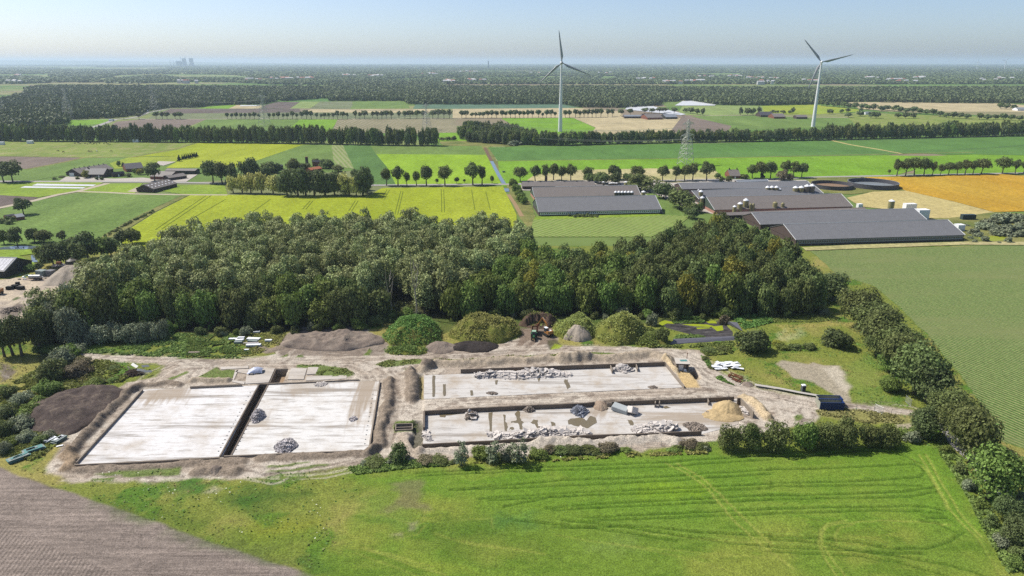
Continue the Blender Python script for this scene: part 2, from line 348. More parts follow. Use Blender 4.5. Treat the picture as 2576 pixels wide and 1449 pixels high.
# ---- dirt of the yard
dirt = [g('D', x, y) for x, y in ((205,889),(330,893),(480,902),(600,903),(690,893),(702,850),(760,822),(900,822),(972,850),(970,893),(1055,884),(1080,868),(1240,868),(1300,850),(1308,815),(1345,803),(1398,815),(1400,870),(1560,871),(1700,877),(1762,880),(1775,900),(1800,932),(1870,966),(1960,988),(2060,1001),(2180,1015),(2292,1028),(2292,1046),(2150,1031),(2060,1045),(2050,1062),(1990,1080),(1900,1094),(1790,1112),(1700,1123),(1500,1139),(1250,1150),(1050,1160),(955,1160),(850,1176),(650,1198),(520,1207),(300,1212),(180,1212),(112,1192),(150,1130),(215,1040),(262,1000),(318,962),(395,948),(418,918),(330,908),(205,905))]
w, m = poly_m(dirt, 1.6, 1.6); dc = L3(np.broadcast_to(C_DIRT, m.shape + (3,)), C_DUST, sst((n_mid[w] - .42)/.2)); dc = L3(dc, C_MUD, sst((n_sm[w] - .56)/.15)*.75)
tint[w] = L3(tint[w], dc, m); CLS[w] = np.where(m > .5, 1, CLS[w])
paint(poly_m([g('D', x, y) for x, y in ((700,895),(702,850),(760,824),(900,824),(972,850),(970,893))], 2, 1.5), C_MUD, .8)
paint(poly_m([g('D', x, y) for x, y in ((1300,870),(1308,815),(1345,803),(1398,815),(1398,868))], 2, 1.0), alb(120, 100, 84), .8)
# worn bare patch in the right meadow, path of the left yard
paint(poly_m(P('H', [(530,550),(620,515),(740,530),(850,555),(900,535),(1000,560),(1150,570),(1200,640),(1260,760),(1220,800),(1230,900),(1150,890),(1090,850),(1000,790),(880,720),(700,690),(640,620)]), 1.6, 1.3), alb(176, 164, 146), .9, 1)
paint(poly_m(P('H', [(980,590),(1150,575),(1200,680),(1250,770),(1180,800),(1100,700)]), 2, 1.5), alb(206, 196, 176), .7)
paint(poly_m(P('H', [(1690,1125),(1850,1110),(1850,1170),(1700,1170)]), 1.5, 1), C_DIRT, .8)
paint(poly_m(P('H', [(500,170),(1250,150),(1300,180),(760,200),(640,330),(540,330),(600,220)]), 2.5, 1.5), alb(172, 160, 92), .6)
for q in ([(600,300),(760,200),(800,250),(660,340)], [(560,230),(640,200),(600,330),(520,320)]): paint(poly_m(P('H', q), 3, 2), alb(186, 188, 140), .45)
paint(poly_m(P('H', [(1200,560),(1450,450),(1540,640),(1560,850),(1800,930),(1700,950),(1270,910)]), 3, 2), alb(120, 140, 62), .7)
lyard = [g('N', x, y) for x, y in ((-500,740),(0,700),(200,670),(480,660),(760,640),(860,600),(1040,560),(1430,440),(1250,620),(1060,760),(1040,850),(950,920),(880,1080),(700,1200),(400,1280),(0,1420),(-500,1500))]
w, m = poly_m(lyard, 1.5, 1.2); tint[w] = L3(tint[w], L3(np.broadcast_to(np.array(alb(206, 190, 166)), m.shape + (3,)), C_DIRT, sst((n_mid[w]-.4)/.2)), m); CLS[w] = np.where(m > .5, 1, CLS[w])
for q in ([(-200,745),(0,722),(200,702),(450,695)], [(-200,815),(0,790),(200,775)], [(0,1170),(200,1080),(500,1000),(800,930)], [(0,1130),(250,1040),(450,980)]): streaks(P('N', q), 5, C_MUD, C_DUST, .5)
paint(poly_m(P('N', [(0,1150),(150,1130),(330,1040),(420,1180),(200,1300),(0,1300)]), 2, 1.5), alb(110, 100, 92), .8)
for q in ([(160,1010),(280,960),(290,985),(180,1030)], [(370,950),(440,925),(515,940),(420,970)], [(560,1000),(700,940),(900,930),(900,960),(620,1010)]): paint(poly_m(P('N', q), 1, 1), alb(96, 110, 66), .9, 0)
paint(poly_m(P('Q', [(0,470),(80,490),(140,540),(60,610),(0,640)]), 2, 1), alb(120, 108, 98), .9)
for q in ([(0,540),(60,590)], [(0,570),(90,600)]): paint(line_m(P('Q', q), .8, .5, .3), alb(160, 150, 138), .6)

HAUL = [g('D', x, y) for x, y in ((205,897),(400,905),(620,909),(800,906),(980,902),(1120,893),(1300,882),(1500,879),(1690,886),(1760,912),(1840,955),(1950,995),(2060,1015),(2160,1025),(2292,1037))]
SIDE = [g('D', x, y) for x, y in ((900,912),(960,935),(990,965),(998,1005),(985,1060),(968,1110),(945,1145),(900,1163),(820,1183),(700,1192))]
MIDR = P('F', [(230,930),(500,925),(1000,905),(1500,885),(2034,865)]) + P('G', [(500,845),(1000,825),(1500,790),(2034,830)])
for pts, wd in ((HAUL, 11), (SIDE, 9), (MIDR, 12), (P('Q', [(1500,470),(1620,520),(1560,620),(1450,720)]), 10), (P('E', [(1450,480),(1600,540),(1660,640),(1640,800)]), 8), (P('Q', [(1180,660),(1300,560),(1480,480)]), 10),
                (P('J', [(450,275),(800,255),(1230,262)]), 5), (P('J', [(1450,170),(1650,205),(1900,250)]), 8), (P('J', [(2576,112),(2250,170),(1850,225)]), 6), (P('G', [(1000,450),(1280,560),(1420,700),(1700,800)]), 9),
                (P('F', [(1500,330),(1400,400),(1100,430)]), 8), (P('H', [(0,740),(500,830),(900,930)]), 11), (P('E', [(900,380),(980,310),(1050,300)]), 5)):
    streaks(pts, wd, C_MUD*.9, C_DUST*1.1, .75)
# green remnants inside the yard
for f, pts in (('E', [(60,580),(280,470),(310,500),(465,500),(410,605),(330,580)]), ('E', [(1000,455),(1200,455),(1450,490),(1530,540),(1450,575),(1160,550),(1190,480),(1000,485)]), ('F', [(20,555),(150,510),(400,505),(600,510),(480,545),(120,580)]),
               ('F', [(700,510),(1000,495),(1500,470),(2034,440),(2034,460),(1500,490),(900,525)]), ('G', [(0,455),(200,440),(600,445),(790,450),(500,468),(0,480)]), ('Q', [(1380,610),(1560,540),(1580,555),(1420,615)]), ('F', [(310,600),(420,600),(430,625),(330,640)]),
               ('J', [(640,235),(900,205),(1250,190),(1220,250),(900,262)]), ('J', [(1830,180),(2130,150),(2140,160),(1850,195)]), ('J', [(1840,215),(2280,165),(2250,180),(1900,222)]), ('J', [(620,270),(780,262),(780,288),(640,280)]), ('E', [(840,385),(930,350),(925,375)]), ('E', [(990,385),(1060,360),(1060,385)]), ('E', [(1600,370),(1650,310),(1680,330),(1660,370)]),
               ('F', [(215,1100),(400,1085),(440,1150),(370,1190),(210,1200),(195,1150)]), ('H', [(690,1040),(750,1020),(780,1050),(730,1090)])):
    paint(poly_m(P(f, pts), .8, 1.1), alb(106, 126, 56), .92, 0, .12)
paint(poly_m(P('H', [(915,985),(1150,965),(1480,990),(1830,1040),(1840,1110),(1400,1110),(1100,1070),(930,1030)]), 1.5, 1), alb(150, 146, 88), .9, 0)
paint(poly_m(P('F', [(1660,320),(1740,310),(1800,360),(1690,410)]), 1, .6), alb(92, 90, 62), .9, None, -.3)
paint(poly_m(P('F', [(1690,405),(1740,350),(1810,370),(1780,400)]), 1, .6), alb(150, 168, 40), .9)
paint(poly_m(P('M', [(400,560),(760,560),(1000,780),(1090,1000),(640,1010),(540,850)]), 1, .8), alb(214, 186, 132), .9)
paint(poly_m([g('D', x, y) for x, y in ((960,850),(985,805),(1100,800),(1300,800),(1500,797),(1700,797),(1640,815),(1500,820),(1300,825),(1120,840),(1010,860))], 2, 1.5), alb(84, 98, 48), .85, 0)  # wood-foot strip: green with the wood's shade worked into the colour
# ---- earth banks (real relief)
K_BERM = np.array(alb(182, 167, 146)); K_BERM2 = np.array(alb(148, 134, 118))
ridge(P('F', [(480,600),(620,548),(900,548),(1150,532),(1400,512),(1700,508),(2034,500)]), 6, 1.6, .45, K_BERM, 1)
ridge(P('G', [(0,520),(300,500),(500,492),(700,470),(850,455),(980,490),(1040,500)]), 6, 1.6, .5, K_BERM, 2)
ridge(P('F', [(480,1390),(700,1370),(1000,1360),(1300,1340),(1500,1320),(1850,1275),(2034,1300)]), 5, .75, .8, C_DUST, 3)
ridge(P('G', [(-170,1292),(0,1300),(300,1330),(560,1280),(700,1250),(950,1240),(1100,1290)]), 6, 1.1, .8, C_DUST, 4)
ridge(P('Q', [(600,1365),(1000,1350),(1500,1325),(2000,1295)]), 4.5, .75, .9, K_BERM2, 5); ridge(P('E', [(650,1300),(1000,1290),(1400,1270),(1700,1240)]), 4.5, .75, .9, K_BERM2, 6)
ridge(P('E', [(1835,600),(1840,760),(1800,880),(1750,1060),(1750,1180),(1660,1255)]), 4.5, 1.5, .6, K_BERM2, 7)
ridge(P('Q', [(1160,675),(1060,740),(970,830),(860,930),(770,1020),(690,1110),(600,1230)]), 4.6, 1.7, .6, K_BERM2*.85, 8)
ridge(P('Q', [(560,1250),(620,1290),(560,1350)]), 5, 1.3, .7, np.array(alb(160, 140, 116)), 9)
ridge(P('Q', [(1230,670),(1400,640),(1500,650)]), 3.5, .9, .8, K_BERM2, 10); ridge(P('Q', [(1600,625),(1750,620),(1920,622)]), 3.2, 1.2, .5, K_BERM, 11)
ridge(P('F', [(370,630),(375,760),(370,880)]), 5.5, 2.0, .5, K_BERM2, 12); ridge(P('F', [(490,580),(560,585)]), 4, 1.6, .4, K_BERM2, 13)
ridge(P('G', [(1770,880),(1880,950),(1980,1060)]), 4.5, 1.5, .6, C_SAND, 14)
ridge(P('F', [(300,1230),(330,1330),(450,1390)]), 4, 1.0, .8, C_DIRT, 15); ridge(P('J', [(1380,230),(1500,205),(1620,215)]), 6, 1.0, .8, K_BERM2, 16)
ridge(P('M', [(120,230),(230,330),(330,470),(420,560)]), 2.6, 1.6, .4, C_SAND, 17)
ridge(P('E', [(660,300),(760,330),(900,290)]), 5, .5, .9, K_BERM2, 18)
# raised road between the two right-hand floors, flat beds under the concrete
def level(pts, z, soft=.5): 
    w, m = poly_m(pts, soft, 0); Z[w] = Z[w]*(1-m) + z*m
mid_hi = P('F', [(480,1022),(1000,988),(1500,960),(2034,938)]) + P('G', [(500,916),(1000,900),(1650,876)]); mid_lo = P('G', [(1200,775),(700,800)]) + P('F', [(2034,815),(1400,845),(480,882)])
w = win(mid_hi + mid_lo, 6); dh = seg_dist(GXX[w], GYY[w], mid_hi); dl = seg_dist(GXX[w], GYY[w], mid_lo); ins = inside(GXX[w], GYY[w], mid_hi + mid_lo)
Z[w] = np.where(ins, Z[w]*.6 + .12 + .8*dl/(dl+dh+1e-6), Z[w])
FLOOR = {'A': [g('Q', 640, 1318), g('E', 318, 1284), g('E', 655, 640), g('Q', 1186, 694)],
         'B': [g('E', 400, 1280), g('E', 1640, 1236), g('E', 1742, 600), g('E', 732, 632)],
         'C': [g('F', 482, 881), g('G', 1185, 768), g('G', 1003, 565), g('F', 484, 655)],
         'D': [g('F', 472, 1338), g('G', 1350, 1217), g('G', 1700, 1120), g('G', 1700, 880), g('F', 488, 1030)]}
LEV = dict(FLOOR); LEV['D'] = FLOOR['D'][:3] + [g('G', 1700, 893), g('F', 488, 1044)]
for k, q in LEV.items(): level(q, -.4 if k != 'D' else -.35, .6)
CHAN = [g('E', 298, 1284), g('E', 398, 1282), g('E', 735, 636), g('E', 655, 632)]; level(CHAN, -3.2, .5)
PIT = P('E', [(805,492),(915,490),(868,612),(752,616)]); level(PIT, -2.6, .5)
EX = P('M', [(760,480),(960,490),(1120,720),(1080,780),(980,770)]); level(EX, -2.2, .5); paint(poly_m(EX, .6, .3), alb(150, 124, 84), .9)
SMALL = P('F', [(212,1118),(372,1112),(372,1178),(210,1186)]); level(SMALL, -1.4, .5)
TRENCH = P('F', [(440,650),(478,650),(478,880),(440,880)]); level(TRENCH, -.9, .5); paint(poly_m(TRENCH, .5, .2), alb(150, 138, 84), .8)
w, m = line_m(P('F', [(420,1120),(440,1200),(400,1300),(430,1340)]), 3.2, 1, .5); Z[w] -= 1.2*m; paint((w, m), alb(84, 84, 66), .8)
POND = P('G', [(930,150),(1000,115),(1200,120),(1400,118),(1560,140),(1650,230),(1655,295),(1380,290),(1150,235),(1040,205)]); level(POND, -.8, 1.0)
Z -= .15 * (CLS == 5)
Z = np.where((CLS == 0) & (GYY > 322), np.clip(Z, -.03, .03), Z)
edge = np.minimum.reduce([GXX - GX0, GX1 - GXX, GYY - GY0, GY1 - GYY]); Z *= sst(edge/8)

# ---- cut the sheet into its land uses
def mat_tint(name, fine=1.0, rough=.95, bd=.2, kind='grass'):
    m, t = nt(name); a = N(t, 'ShaderNodeAttribute', attribute_name='tint')
    n1 = noise(t, 2.2*fine, 3, .7); n2 = noise(t, .55*fine, 4, .65); c = a.outputs['Color']
    c = mixc(t, c, ramp(t, n1, [(.25, .36), (.75, 1.6)]), .9, 'MULTIPLY'); c = mixc(t, c, ramp(t, n2, [(.3, .72), (.7, 1.25)]), .75, 'MULTIPLY')
    if kind == 'plough':
        for rot, sc, k in ((R(27), 1.0, .7), (R(25), .28, .5)):
            n3 = noise(t, 1.5*sc, 3, .6, (.045, 1, 1), rot); c = mixc(t, c, ramp(t, n3, [(.3, .62), (.68, 1.25)]), k, 'MULTIPLY')
        n4 = noise(t, .05, 4, .6); c = mixc(t, c, ramp(t, n4, [(.35, .8), (.65, 1.1)]), .8, 'MULTIPLY')
        # the headland corner was drilled in another direction: ridges across, cut by a straight line
        a0, a1 = g('J', 0, 590), g('J', 830, 938); b0, b1 = g('J', 300, 760), g('J', 200, 900)
        def frame(o_, e_):
            tc = N(t, 'ShaderNodeTexCoord'); mp = N(t, 'ShaderNodeMapping', vector_type='TEXTURE'); mp.inputs['Location'].default_value = (o_[0], o_[1], 0); mp.inputs['Rotation'].default_value = (0, 0, math.atan2(e_[1]-o_[1], e_[0]-o_[0])); t.links.new(tc.outputs['Object'], mp.inputs[0]); return mp.outputs[0]
        sp = N(t, 'ShaderNodeSeparateXYZ'); t.links.new(frame(a0, a1), sp.inputs[0]); lt = N(t, 'ShaderNodeMath', operation='LESS_THAN'); lt.inputs[1].default_value = 0; t.links.new(sp.outputs[1], lt.inputs[0])
        w = N(t, 'ShaderNodeTexWave', bands_direction='Y', i_Scale=1/.95/3.18, i_Distortion=.5, i_Detail=2.0); t.links.new(frame(b0, b1), w.inputs[0])
        rd_ = ramp(t, w.outputs['Fac'], [(.3, .78), (.6, 1.06)]); c = mixc(t, c, mixc(t, c, rd_, 1.0, 'MULTIPLY'), lt.outputs[0])
    if kind == 'maize':
        tc = N(t, 'ShaderNodeTexCoord'); mp = N(t, 'ShaderNodeMapping'); mp.inputs['Rotation'].default_value = (0, 0, R(64)); t.links.new(tc.outputs['Object'], mp.inputs[0])
        w = N(t, 'ShaderNodeTexWave', bands_direction='Y', i_Scale=1/1.5/3.18, i_Distortion=.8, i_Detail=2.0); t.links.new(mp.outputs[0], w.inputs[0])
        c = mixc(t, c, alb(156, 158, 104), ramp(t, w.outputs['Fac'], [(.42, 0.0), (.8, .95)])); n6 = noise(t, .9, 4, .8); c = mixc(t, c, ramp(t, n6, [(.3, .55), (.7, 1.45)]), .8, 'MULTIPLY')
        n4 = noise(t, .035, 4, .65, (.25, 1, 1)); c = mixc(t, c, alb(132, 140, 88), ramp(t, n4, [(.46, 0.0), (.62, .75)])); 
    out(t, c, rough, .12, n1, bd, .7); return m
CM = [('rough_grass', mat_tint('rough grass soil')), ('dirt_yard', mat_tint('dry dirt', 1.2, .95, .12)), ('meadow', mat_tint('meadow sward', 1.3)), ('ploughed_field', mat_tint('ploughed soil', 1.6, 1.0, .12, 'plough')),
      ('maize_field', mat_tint('young maize', 1.4, .9, .2, 'maize')), ('woodland_floor', mat_tint('woodland floor'))]
idx = np.arange(NYG*NXG).reshape(NYG, NXG); q = np.stack([idx[:-1, :-1], idx[:-1, 1:], idx[1:, 1:], idx[1:, :-1]], -1).reshape(-1, 4)
fc = CLS[:-1, :-1].reshape(-1); V = np.stack([GXX, GYY, Z], -1).reshape(-1, 3); T = np.clip(tint, .01, .8).reshape(-1, 3)
for ci, (nm, mt) in enumerate(CM):
    fq = q[fc == ci]; u, inv = np.unique(fq, return_inverse=True)
    tag(link(nm, big_mesh(nm, V[u], inv.reshape(-1, 4), mt, smooth=True, attrs={'tint': T[u]})), kind='structure')
def zat(x, y):
    j = min(max(int(round((x - GX0)/GS)), 0), NXG-1); i = min(max(int(round((y - GY0)/GS)), 0), NYG-1); return float(Z[i, j])

# ---- the far sheet: to the horizon, with a hole where the fine sheet lies
m, t = nt('far farmland')
n1 = noise(t, .0011, 5, .6, (.35, 1, 1)); n2 = noise(t, .004, 4, .6, (.4, 1, 1)); n3 = noise(t, .05, 3, .6)
tc = N(t, 'ShaderNodeTexCoord'); mp = N(t, 'ShaderNodeMapping'); mp.inputs['Scale'].default_value = (.6, 1, 1); t.links.new(tc.outputs['Object'], mp.inputs[0])
vo = N(t, 'ShaderNodeTexVoronoi', i_Scale=.0042); t.links.new(mp.outputs[0], vo.inputs[0])
sp = N(t, 'ShaderNodeSeparateColor'); t.links.new(vo.outputs['Color'], sp.inputs[0])
c = ramp(t, sp.outputs[0], [(0, alb(120, 142, 74)), (.3, alb(96, 130, 58)), (.55, alb(150, 152, 98)), (.75, alb(146, 132, 112)), (1, alb(112, 146, 66))])
c = mixc(t, c, ramp(t, n3, [(.3, .8), (.7, 1.15)]), .6, 'MULTIPLY')
out(t, c, .95, .1)
f = MB(); B = 38000
for a, b in (((-B, -300), (B, GY0)), ((-B, GY1), (B, B)), ((-B, GY0), (GX0, GY1)), ((GX1, GY0), (B, GY1))):
    f.quad((a[0], a[1], 0), (b[0], a[1], 0), (b[0], b[1], 0), (a[0], b[1], 0))
tag(f.build('ground', m), kind='structure')
# ================================================================ FIELDS, ROADS, WATER beyond the near ground
zf = [.06]
def field(name, mat, f, pts, extra=0.0):
    zf[0] += .003; p = P(f, pts) if f != 'W' else pts
    b = MB(); b.add([(a, c, zf[0] + extra) for a, c, _ in p], [tuple(range(len(p)))])
    o = b.build(name, mat)
    me = o.data
    if len(me.polygons) and me.polygons[0].normal.z < 0: me.flip_normals()
    return tag(o, kind='structure')
def strip(name, mat, pts, width, dz=0.0, z=None, kind='structure'):
    zf[0] += .003; zz = (zf[0] if z is None else z) + dz; b = MB(); L = []; Rr = []
    for i, p in enumerate(pts):
        a = np.array(pts[max(i-1, 0)][:2]); c = np.array(pts[min(i+1, len(pts)-1)][:2]); d = c - a; d /= np.linalg.norm(d) + 1e-9
        n = np.array([-d[1], d[0]]) * width/2; L.append((p[0]+n[0], p[1]+n[1], zz)); Rr.append((p[0]-n[0], p[1]-n[1], zz))
    for i in range(len(pts)-1): b.quad(Rr[i], Rr[i+1], L[i+1], L[i])
    o = b.build(name, mat); return tag(o, kind=kind)
FM = {
 'yellow': mat_field('ripening barley', alb(158, 174, 42), alb(172, 183, 56), .01, 3.0, R(70), .25, alb(160, 165, 30), 1, (1, .25, 1)),
 'yellow2': mat_field('yellow green cereal', alb(168, 176, 62), alb(150, 172, 58), .008, 6, R(10), .2, alb(140, 160, 56)),
 'lime': mat_field('lime green grass', alb(146, 180, 44), alb(154, 186, 54), .012, 7, R(-50), .25, alb(124, 172, 40)),
 'bright': mat_field('bright green grass', alb(122, 166, 46), alb(132, 172, 52), .01),
 'green': mat_field('green grass', alb(112, 140, 68), alb(126, 150, 78), .014, None, 0, 0, None, 1, (1, .3, 1)),
 'gmid': mat_field('beet leaves', alb(98, 138, 66), alb(106, 144, 74), .01, 3, R(5), .3, alb(86, 122, 60), 1, (.2, 1, 1)),
 'dgreen': mat_field('potato leaves', alb(94, 128, 66), alb(104, 138, 72), .01, 3, R(62), .4, alb(78, 112, 52)),
 'bluegreen': mat_field('leek leaves', alb(98, 128, 104), alb(106, 136, 108), .01, 8, R(2), .2, alb(86, 112, 94)),
 'pale': mat_field('pale grass', alb(140, 162, 92), alb(152, 168, 100), .008),
 'graygreen': mat_field('sparse crop', alb(138, 142, 112), alb(128, 140, 96), .012, 6, R(3), .35, alb(112, 122, 84)),
 'stripe': mat_field('young row crop', alb(130, 150, 84), alb(138, 156, 90), .01, 4.5, R(70), .7, alb(164, 164, 122)),
 'ribbed': mat_field('ridged soil', alb(164, 150, 126), alb(172, 158, 134), .01, 7.5, R(66), .8, alb(120, 128, 84)),
 'brown': mat_field('bare brown soil', alb(134, 120, 110), alb(146, 132, 118), .01, 6, R(0), .3, alb(118, 106, 98)),
 'dbrown': mat_field('dark bare soil', alb(112, 100, 94), alb(124, 112, 104), .012),
 'tan': mat_field('cut stubble', alb(194, 180, 140), alb(204, 188, 148), .01),
 'straw': mat_field('straw stubble', alb(212, 194, 132), alb(202, 188, 128), .012, 6.5, R(24), .35, alb(182, 166, 108)),
 'straw2': mat_field('dry mown grass', alb(206, 192, 146), alb(180, 176, 118), .02),
 'orange': mat_field('ripe golden grain', alb(208, 162, 50), alb(198, 164, 62), .012, 5, R(20), .25, alb(180, 140, 46), 1, (1, .25, 1)),
 'pasture': mat_field('rough pasture', alb(148, 162, 80), alb(130, 150, 68), .02, None, 0, 0, None, 1.5, None, alb(168, 152, 118)),
 'lawn': mat_field('mown lawn', alb(150, 172, 62), alb(136, 164, 60), .03),
 'rowcrop': mat_field('young maize rows', alb(112, 144, 60), alb(122, 152, 66), .03, 3.2, R(52), .75, alb(168, 172, 110)),
}
M_ROAD = mat_plain('pale asphalt road', alb(176, 172, 166), .9, .2, .12, .1); M_LANE = mat_plain('sandy lane', alb(196, 184, 162), .95, .1, .15, .3)
M_YARD = mat_plain('concrete farm yard', alb(196, 188, 176), .9, .2, .15, .15); M_WHITE = mat_plain('white film', alb(226, 228, 230), .5, .4, .06, .2)
M_MARGIN = mat_field('field margin weeds', alb(112, 124, 64), alb(150, 146, 88), .05, None, 0, 0, None, 2)
m, t = nt('ditch water'); out(t, (.1, .13, .15), .08, .5); M_WATER = m
m, t = nt('pond water'); out(t, (.03, .04, .035), .06, .5); M_DARKW = m
# --- band between the far wood and the tree belt
field('grass_field', FM['bright'], '1', [(515,500),(825,497),(790,530),(560,545),(515,540)])
field('bare_field', FM['brown'], '1', [(880,515),(1100,496),(1560,496),(1440,545),(1300,575),(800,570)])
field('bare_field', FM['dbrown'], '1', [(1190,455),(1290,418),(1480,418),(2260,418),(2270,446)])
field('sparse_field', FM['graygreen'], '1', [(1100,496),(1180,456),(2270,446),(2640,446),(2640,496)])
field('grass_field', FM['bright'], '1', [(1480,416),(1600,400),(1785,389),(1725,417)])
field('stubble_field', FM['tan'], '1', [(1725,417),(1785,390),(1990,391),(1960,417)])
field('bare_field', FM['dbrown'], '1', [(1960,417),(2010,388),(2095,366),(2260,369),(2190,417)])
field('grass_field', FM['gmid'], '1', [(2060,336),(2180,325),(2500,308),(2510,366),(2085,366)])
field('pale_field', FM['pale'], '1', [(2190,416),(2270,364),(2415,364),(2340,416)])
field('sparse_field', FM['graygreen'], '1', [(2340,420),(2415,364),(2660,364),(2660,422)])
field('stubble_field', FM['tan'], '1', [(2270,446),(2350,421),(3340,421),(3320,450)])
field('grass_field', FM['green'], '1', [(1400,580),(1560,497),(2270,497),(2170,580)])
field('lime_field', FM['bright'], '1', [(2170,580),(2265,498),(2555,498),(2490,590)])
field('grass_field', FM['green'], '2', [(65,420),(108,361),(480,361),(520,416)])
field('leek_field', FM['bluegreen'], '2', [(540,418),(560,384),(1670,384),(1790,408),(1560,420)])
field('sparse_field', FM['graygreen'], '2', [(0,497),(0,452),(850,452),(850,497)])
field('stubble_field', FM['tan'], '2', [(840,488),(840,420),(1780,412),(2120,440),(2120,484)])
field('ridged_field', FM['ribbed'], '2', [(-70,590),(-30,500),(890,494),(850,520),(900,598),(700,606),(100,600)])
field('grass_field', FM['bright'], '2', [(690,670),(735,600),(900,598),(960,670)])
field('grass_field', FM['bright'], '2', [(1200,488),(1745,486),(1920,565),(1880,610),(1360,610),(1290,540)])
field('stubble_field', FM['tan'], '2', [(1745,486),(2110,482),(2600,490),(2750,550),(2700,610),(1880,610),(1920,560)])
field('pale_field', FM['pale'], '3', [(-40,664),(0,596),(260,596),(600,598),(620,662),(170,672)])
field('grass_field', FM['green'], '3', [(60,674),(580,670),(960,688),(1250,688),(1480,705),(1320,760),(400,770)])
field('cereal_field', FM['yellow2'], '3', [(600,598),(990,588),(1345,626),(1310,642),(980,664),(850,662),(620,662)])
field('stubble_field', FM['tan'], '3', [(1240,568),(2440,578),(2640,600),(2640,645),(1800,640),(1340,624)])
field('pasture', FM['pasture'], '3', [(1250,688),(1310,642),(1500,660),(2700,690),(2700,780),(1320,760)])
field('bare_field', FM['brown'], '3', [(0,672),(60,678),(370,750),(330,800),(-100,800)])
field('film_cover', M_WHITE, '3', [(-60,597),(0,562),(60,560),(252,590),(240,597)], .6)
field('film_cover', M_WHITE, '2', [(2140,425),(2160,403),(2350,400),(2600,462),(2560,470)], .6)
field('film_cover', M_WHITE, '1', [(1810,400),(1815,392),(1960,392),(1955,398)], .3)
strip('road', M_ROAD, P('1', [(700,560),(800,525),(870,500),(960,492),(1040,478),(1110,448),(1290,414),(1480,410)]), 9)
strip('road', M_ROAD, P('1', [(520,502),(860,497),(1000,490),(1100,496)]), 6)
strip('road', M_LANE, P('1', [(1100,498),(2000,497),(2640,496)]) + P('2', [(300,494),(900,490),(1500,487),(2100,482)]), 6)
strip('road', M_LANE, P('3', [(170,672),(580,668),(960,682),(1250,688)]), 7)
# --- pasture and fields in front of the belt
field('pasture', FM['pasture'], '4', [(-900,60),(0,66),(1930,82),(1880,105),(1720,160),(1280,232),(830,232),(0,224),(-900,220)])
field('bare_field', FM['brown'], '4', [(-900,222),(0,224),(830,232),(250,348),(0,310),(-900,330)])
field('grass_field', FM['green'], '4', [(-900,470),(-900,330),(0,310),(250,348),(830,233),(1250,232),(1060,290),(640,400),(300,462)])
field('cereal_field', FM['yellow2'], '4', [(1060,290),(1250,232),(1500,228),(1720,224),(1720,270),(1580,300),(1400,320),(1110,345)])
field('cereal_field', FM['yellow'], '4', [(1720,270),(1720,224),(1500,222),(1280,230),(1720,160),(1920,86),(2576,100),(3050,112),(2900,150),(2600,260),(2400,330),(1600,335)])
field('grass_field', FM['green'], '5', [(100,300),(90,262),(300,190),(555,105),(835,105),(860,270),(900,330),(600,360)])
field('row_field', FM['stripe'], '5', [(835,105),(935,104),(1040,325),(880,300),(855,265)])
field('potato_field', FM['dgreen'], '5', [(935,104),(1185,106),(1340,310),(1420,470),(1190,475),(1100,390),(1040,325)])
field('grass_field', FM['green'], '5', [(1185,106),(2205,118),(2255,197),(1240,190)])
field('lime_field', FM['lime'], '5', [(1240,190),(2255,197),(2380,462),(1420,470),(1340,310)])
field('field_margin', M_MARGIN, '5', [(1810,75),(2050,70),(2560,80),(2576,108),(2400,128),(2280,122),(2470,462),(2385,462),(2200,118),(1850,112)])
field('row_field', FM['stripe'], '5', [(2290,122),(2415,122),(2500,252),(2335,252)])
strip('margin_strip', M_MARGIN, P('5', [(2320,256),(2600,258)]), 5)
field('potato_field', FM['gmid'], 'D', [(1228,371),(1500,368),(2100,354),(2262,386),(2230,391),(1252,405)])
field('potato_field', FM['gmid'], 'D', [(2100,354),(2576,344),(2900,340),(2900,396),(2400,388),(2262,386)])
field('lime_field', FM['bright'], 'D', [(1252,406),(2230,391),(2330,393),(2300,428),(2240,445),(1900,450),(1800,470),(1262,470)])
field('grass_field', FM['bright'], 'D', [(2330,393),(2450,389),(2900,397),(2900,432),(2576,434),(2300,440),(2300,428)])
field('stubble_field', FM['straw2'], 'D', [(1315,462),(1345,440),(1455,428),(1640,424),(1800,430),(1830,455),(1700,462)])
strip('margin_strip', M_MARGIN, P('A', [(20,165),(600,158),(1200,150),(1550,144),(2576,128)]), 3.5)
strip('farm_path', FM['straw'], P('B', [(700,15),(900,60),(1200,110),(1400,148)]), 5)
strip('margin_strip', M_MARGIN, P('B', [(0,180),(600,165),(1400,148),(1700,140),(2100,132)]), 4)
strip('margin_strip', M_MARGIN, P('4', [(830,232),(600,285),(250,350)]), 5); strip('margin_strip', M_MARGIN, P('4', [(1930,84),(1700,150),(1280,232),(900,236),(0,222)]), 5)
strip('farm_path', FM['yellow'], P('5', [(90,262),(300,190),(555,106)]), 6)
# --- in front of the farm lane
field('grass_field', FM['green'], '4', [(-600,1010),(-400,800),(0,735),(300,660),(750,582),(1000,575),(1330,590),(1760,600),(1500,720),(1200,900),(1010,1000),(850,1060),(300,1120),(-600,1200)])
field('barley_field', FM['yellow'], '4', [(1180,1010),(1270,915),(1500,770),(1840,598),(2170,590),(2320,585), (3700,610), (3700,520)] and [(1180,1010),(1270,915),(1500,770),(1840,598),(2320,598),(3560,606),(3690,530),(4860,516),(4990,790),(5000,1230),(1180,1230)])
field('grass_field', FM['lawn'], '4', [(1560,560),(1720,500),(2170,500),(2200,596),(1840,598),(1760,590)])
field('field_margin', M_MARGIN, '4', [(980,1010),(1000,985),(1330,800),(1760,602),(1830,598),(1500,760),(1270,905),(1090,1010)])
field('grass_field', FM['lawn'], '4', [(750,575),(1000,490),(1380,482),(1330,540),(1300,588)])
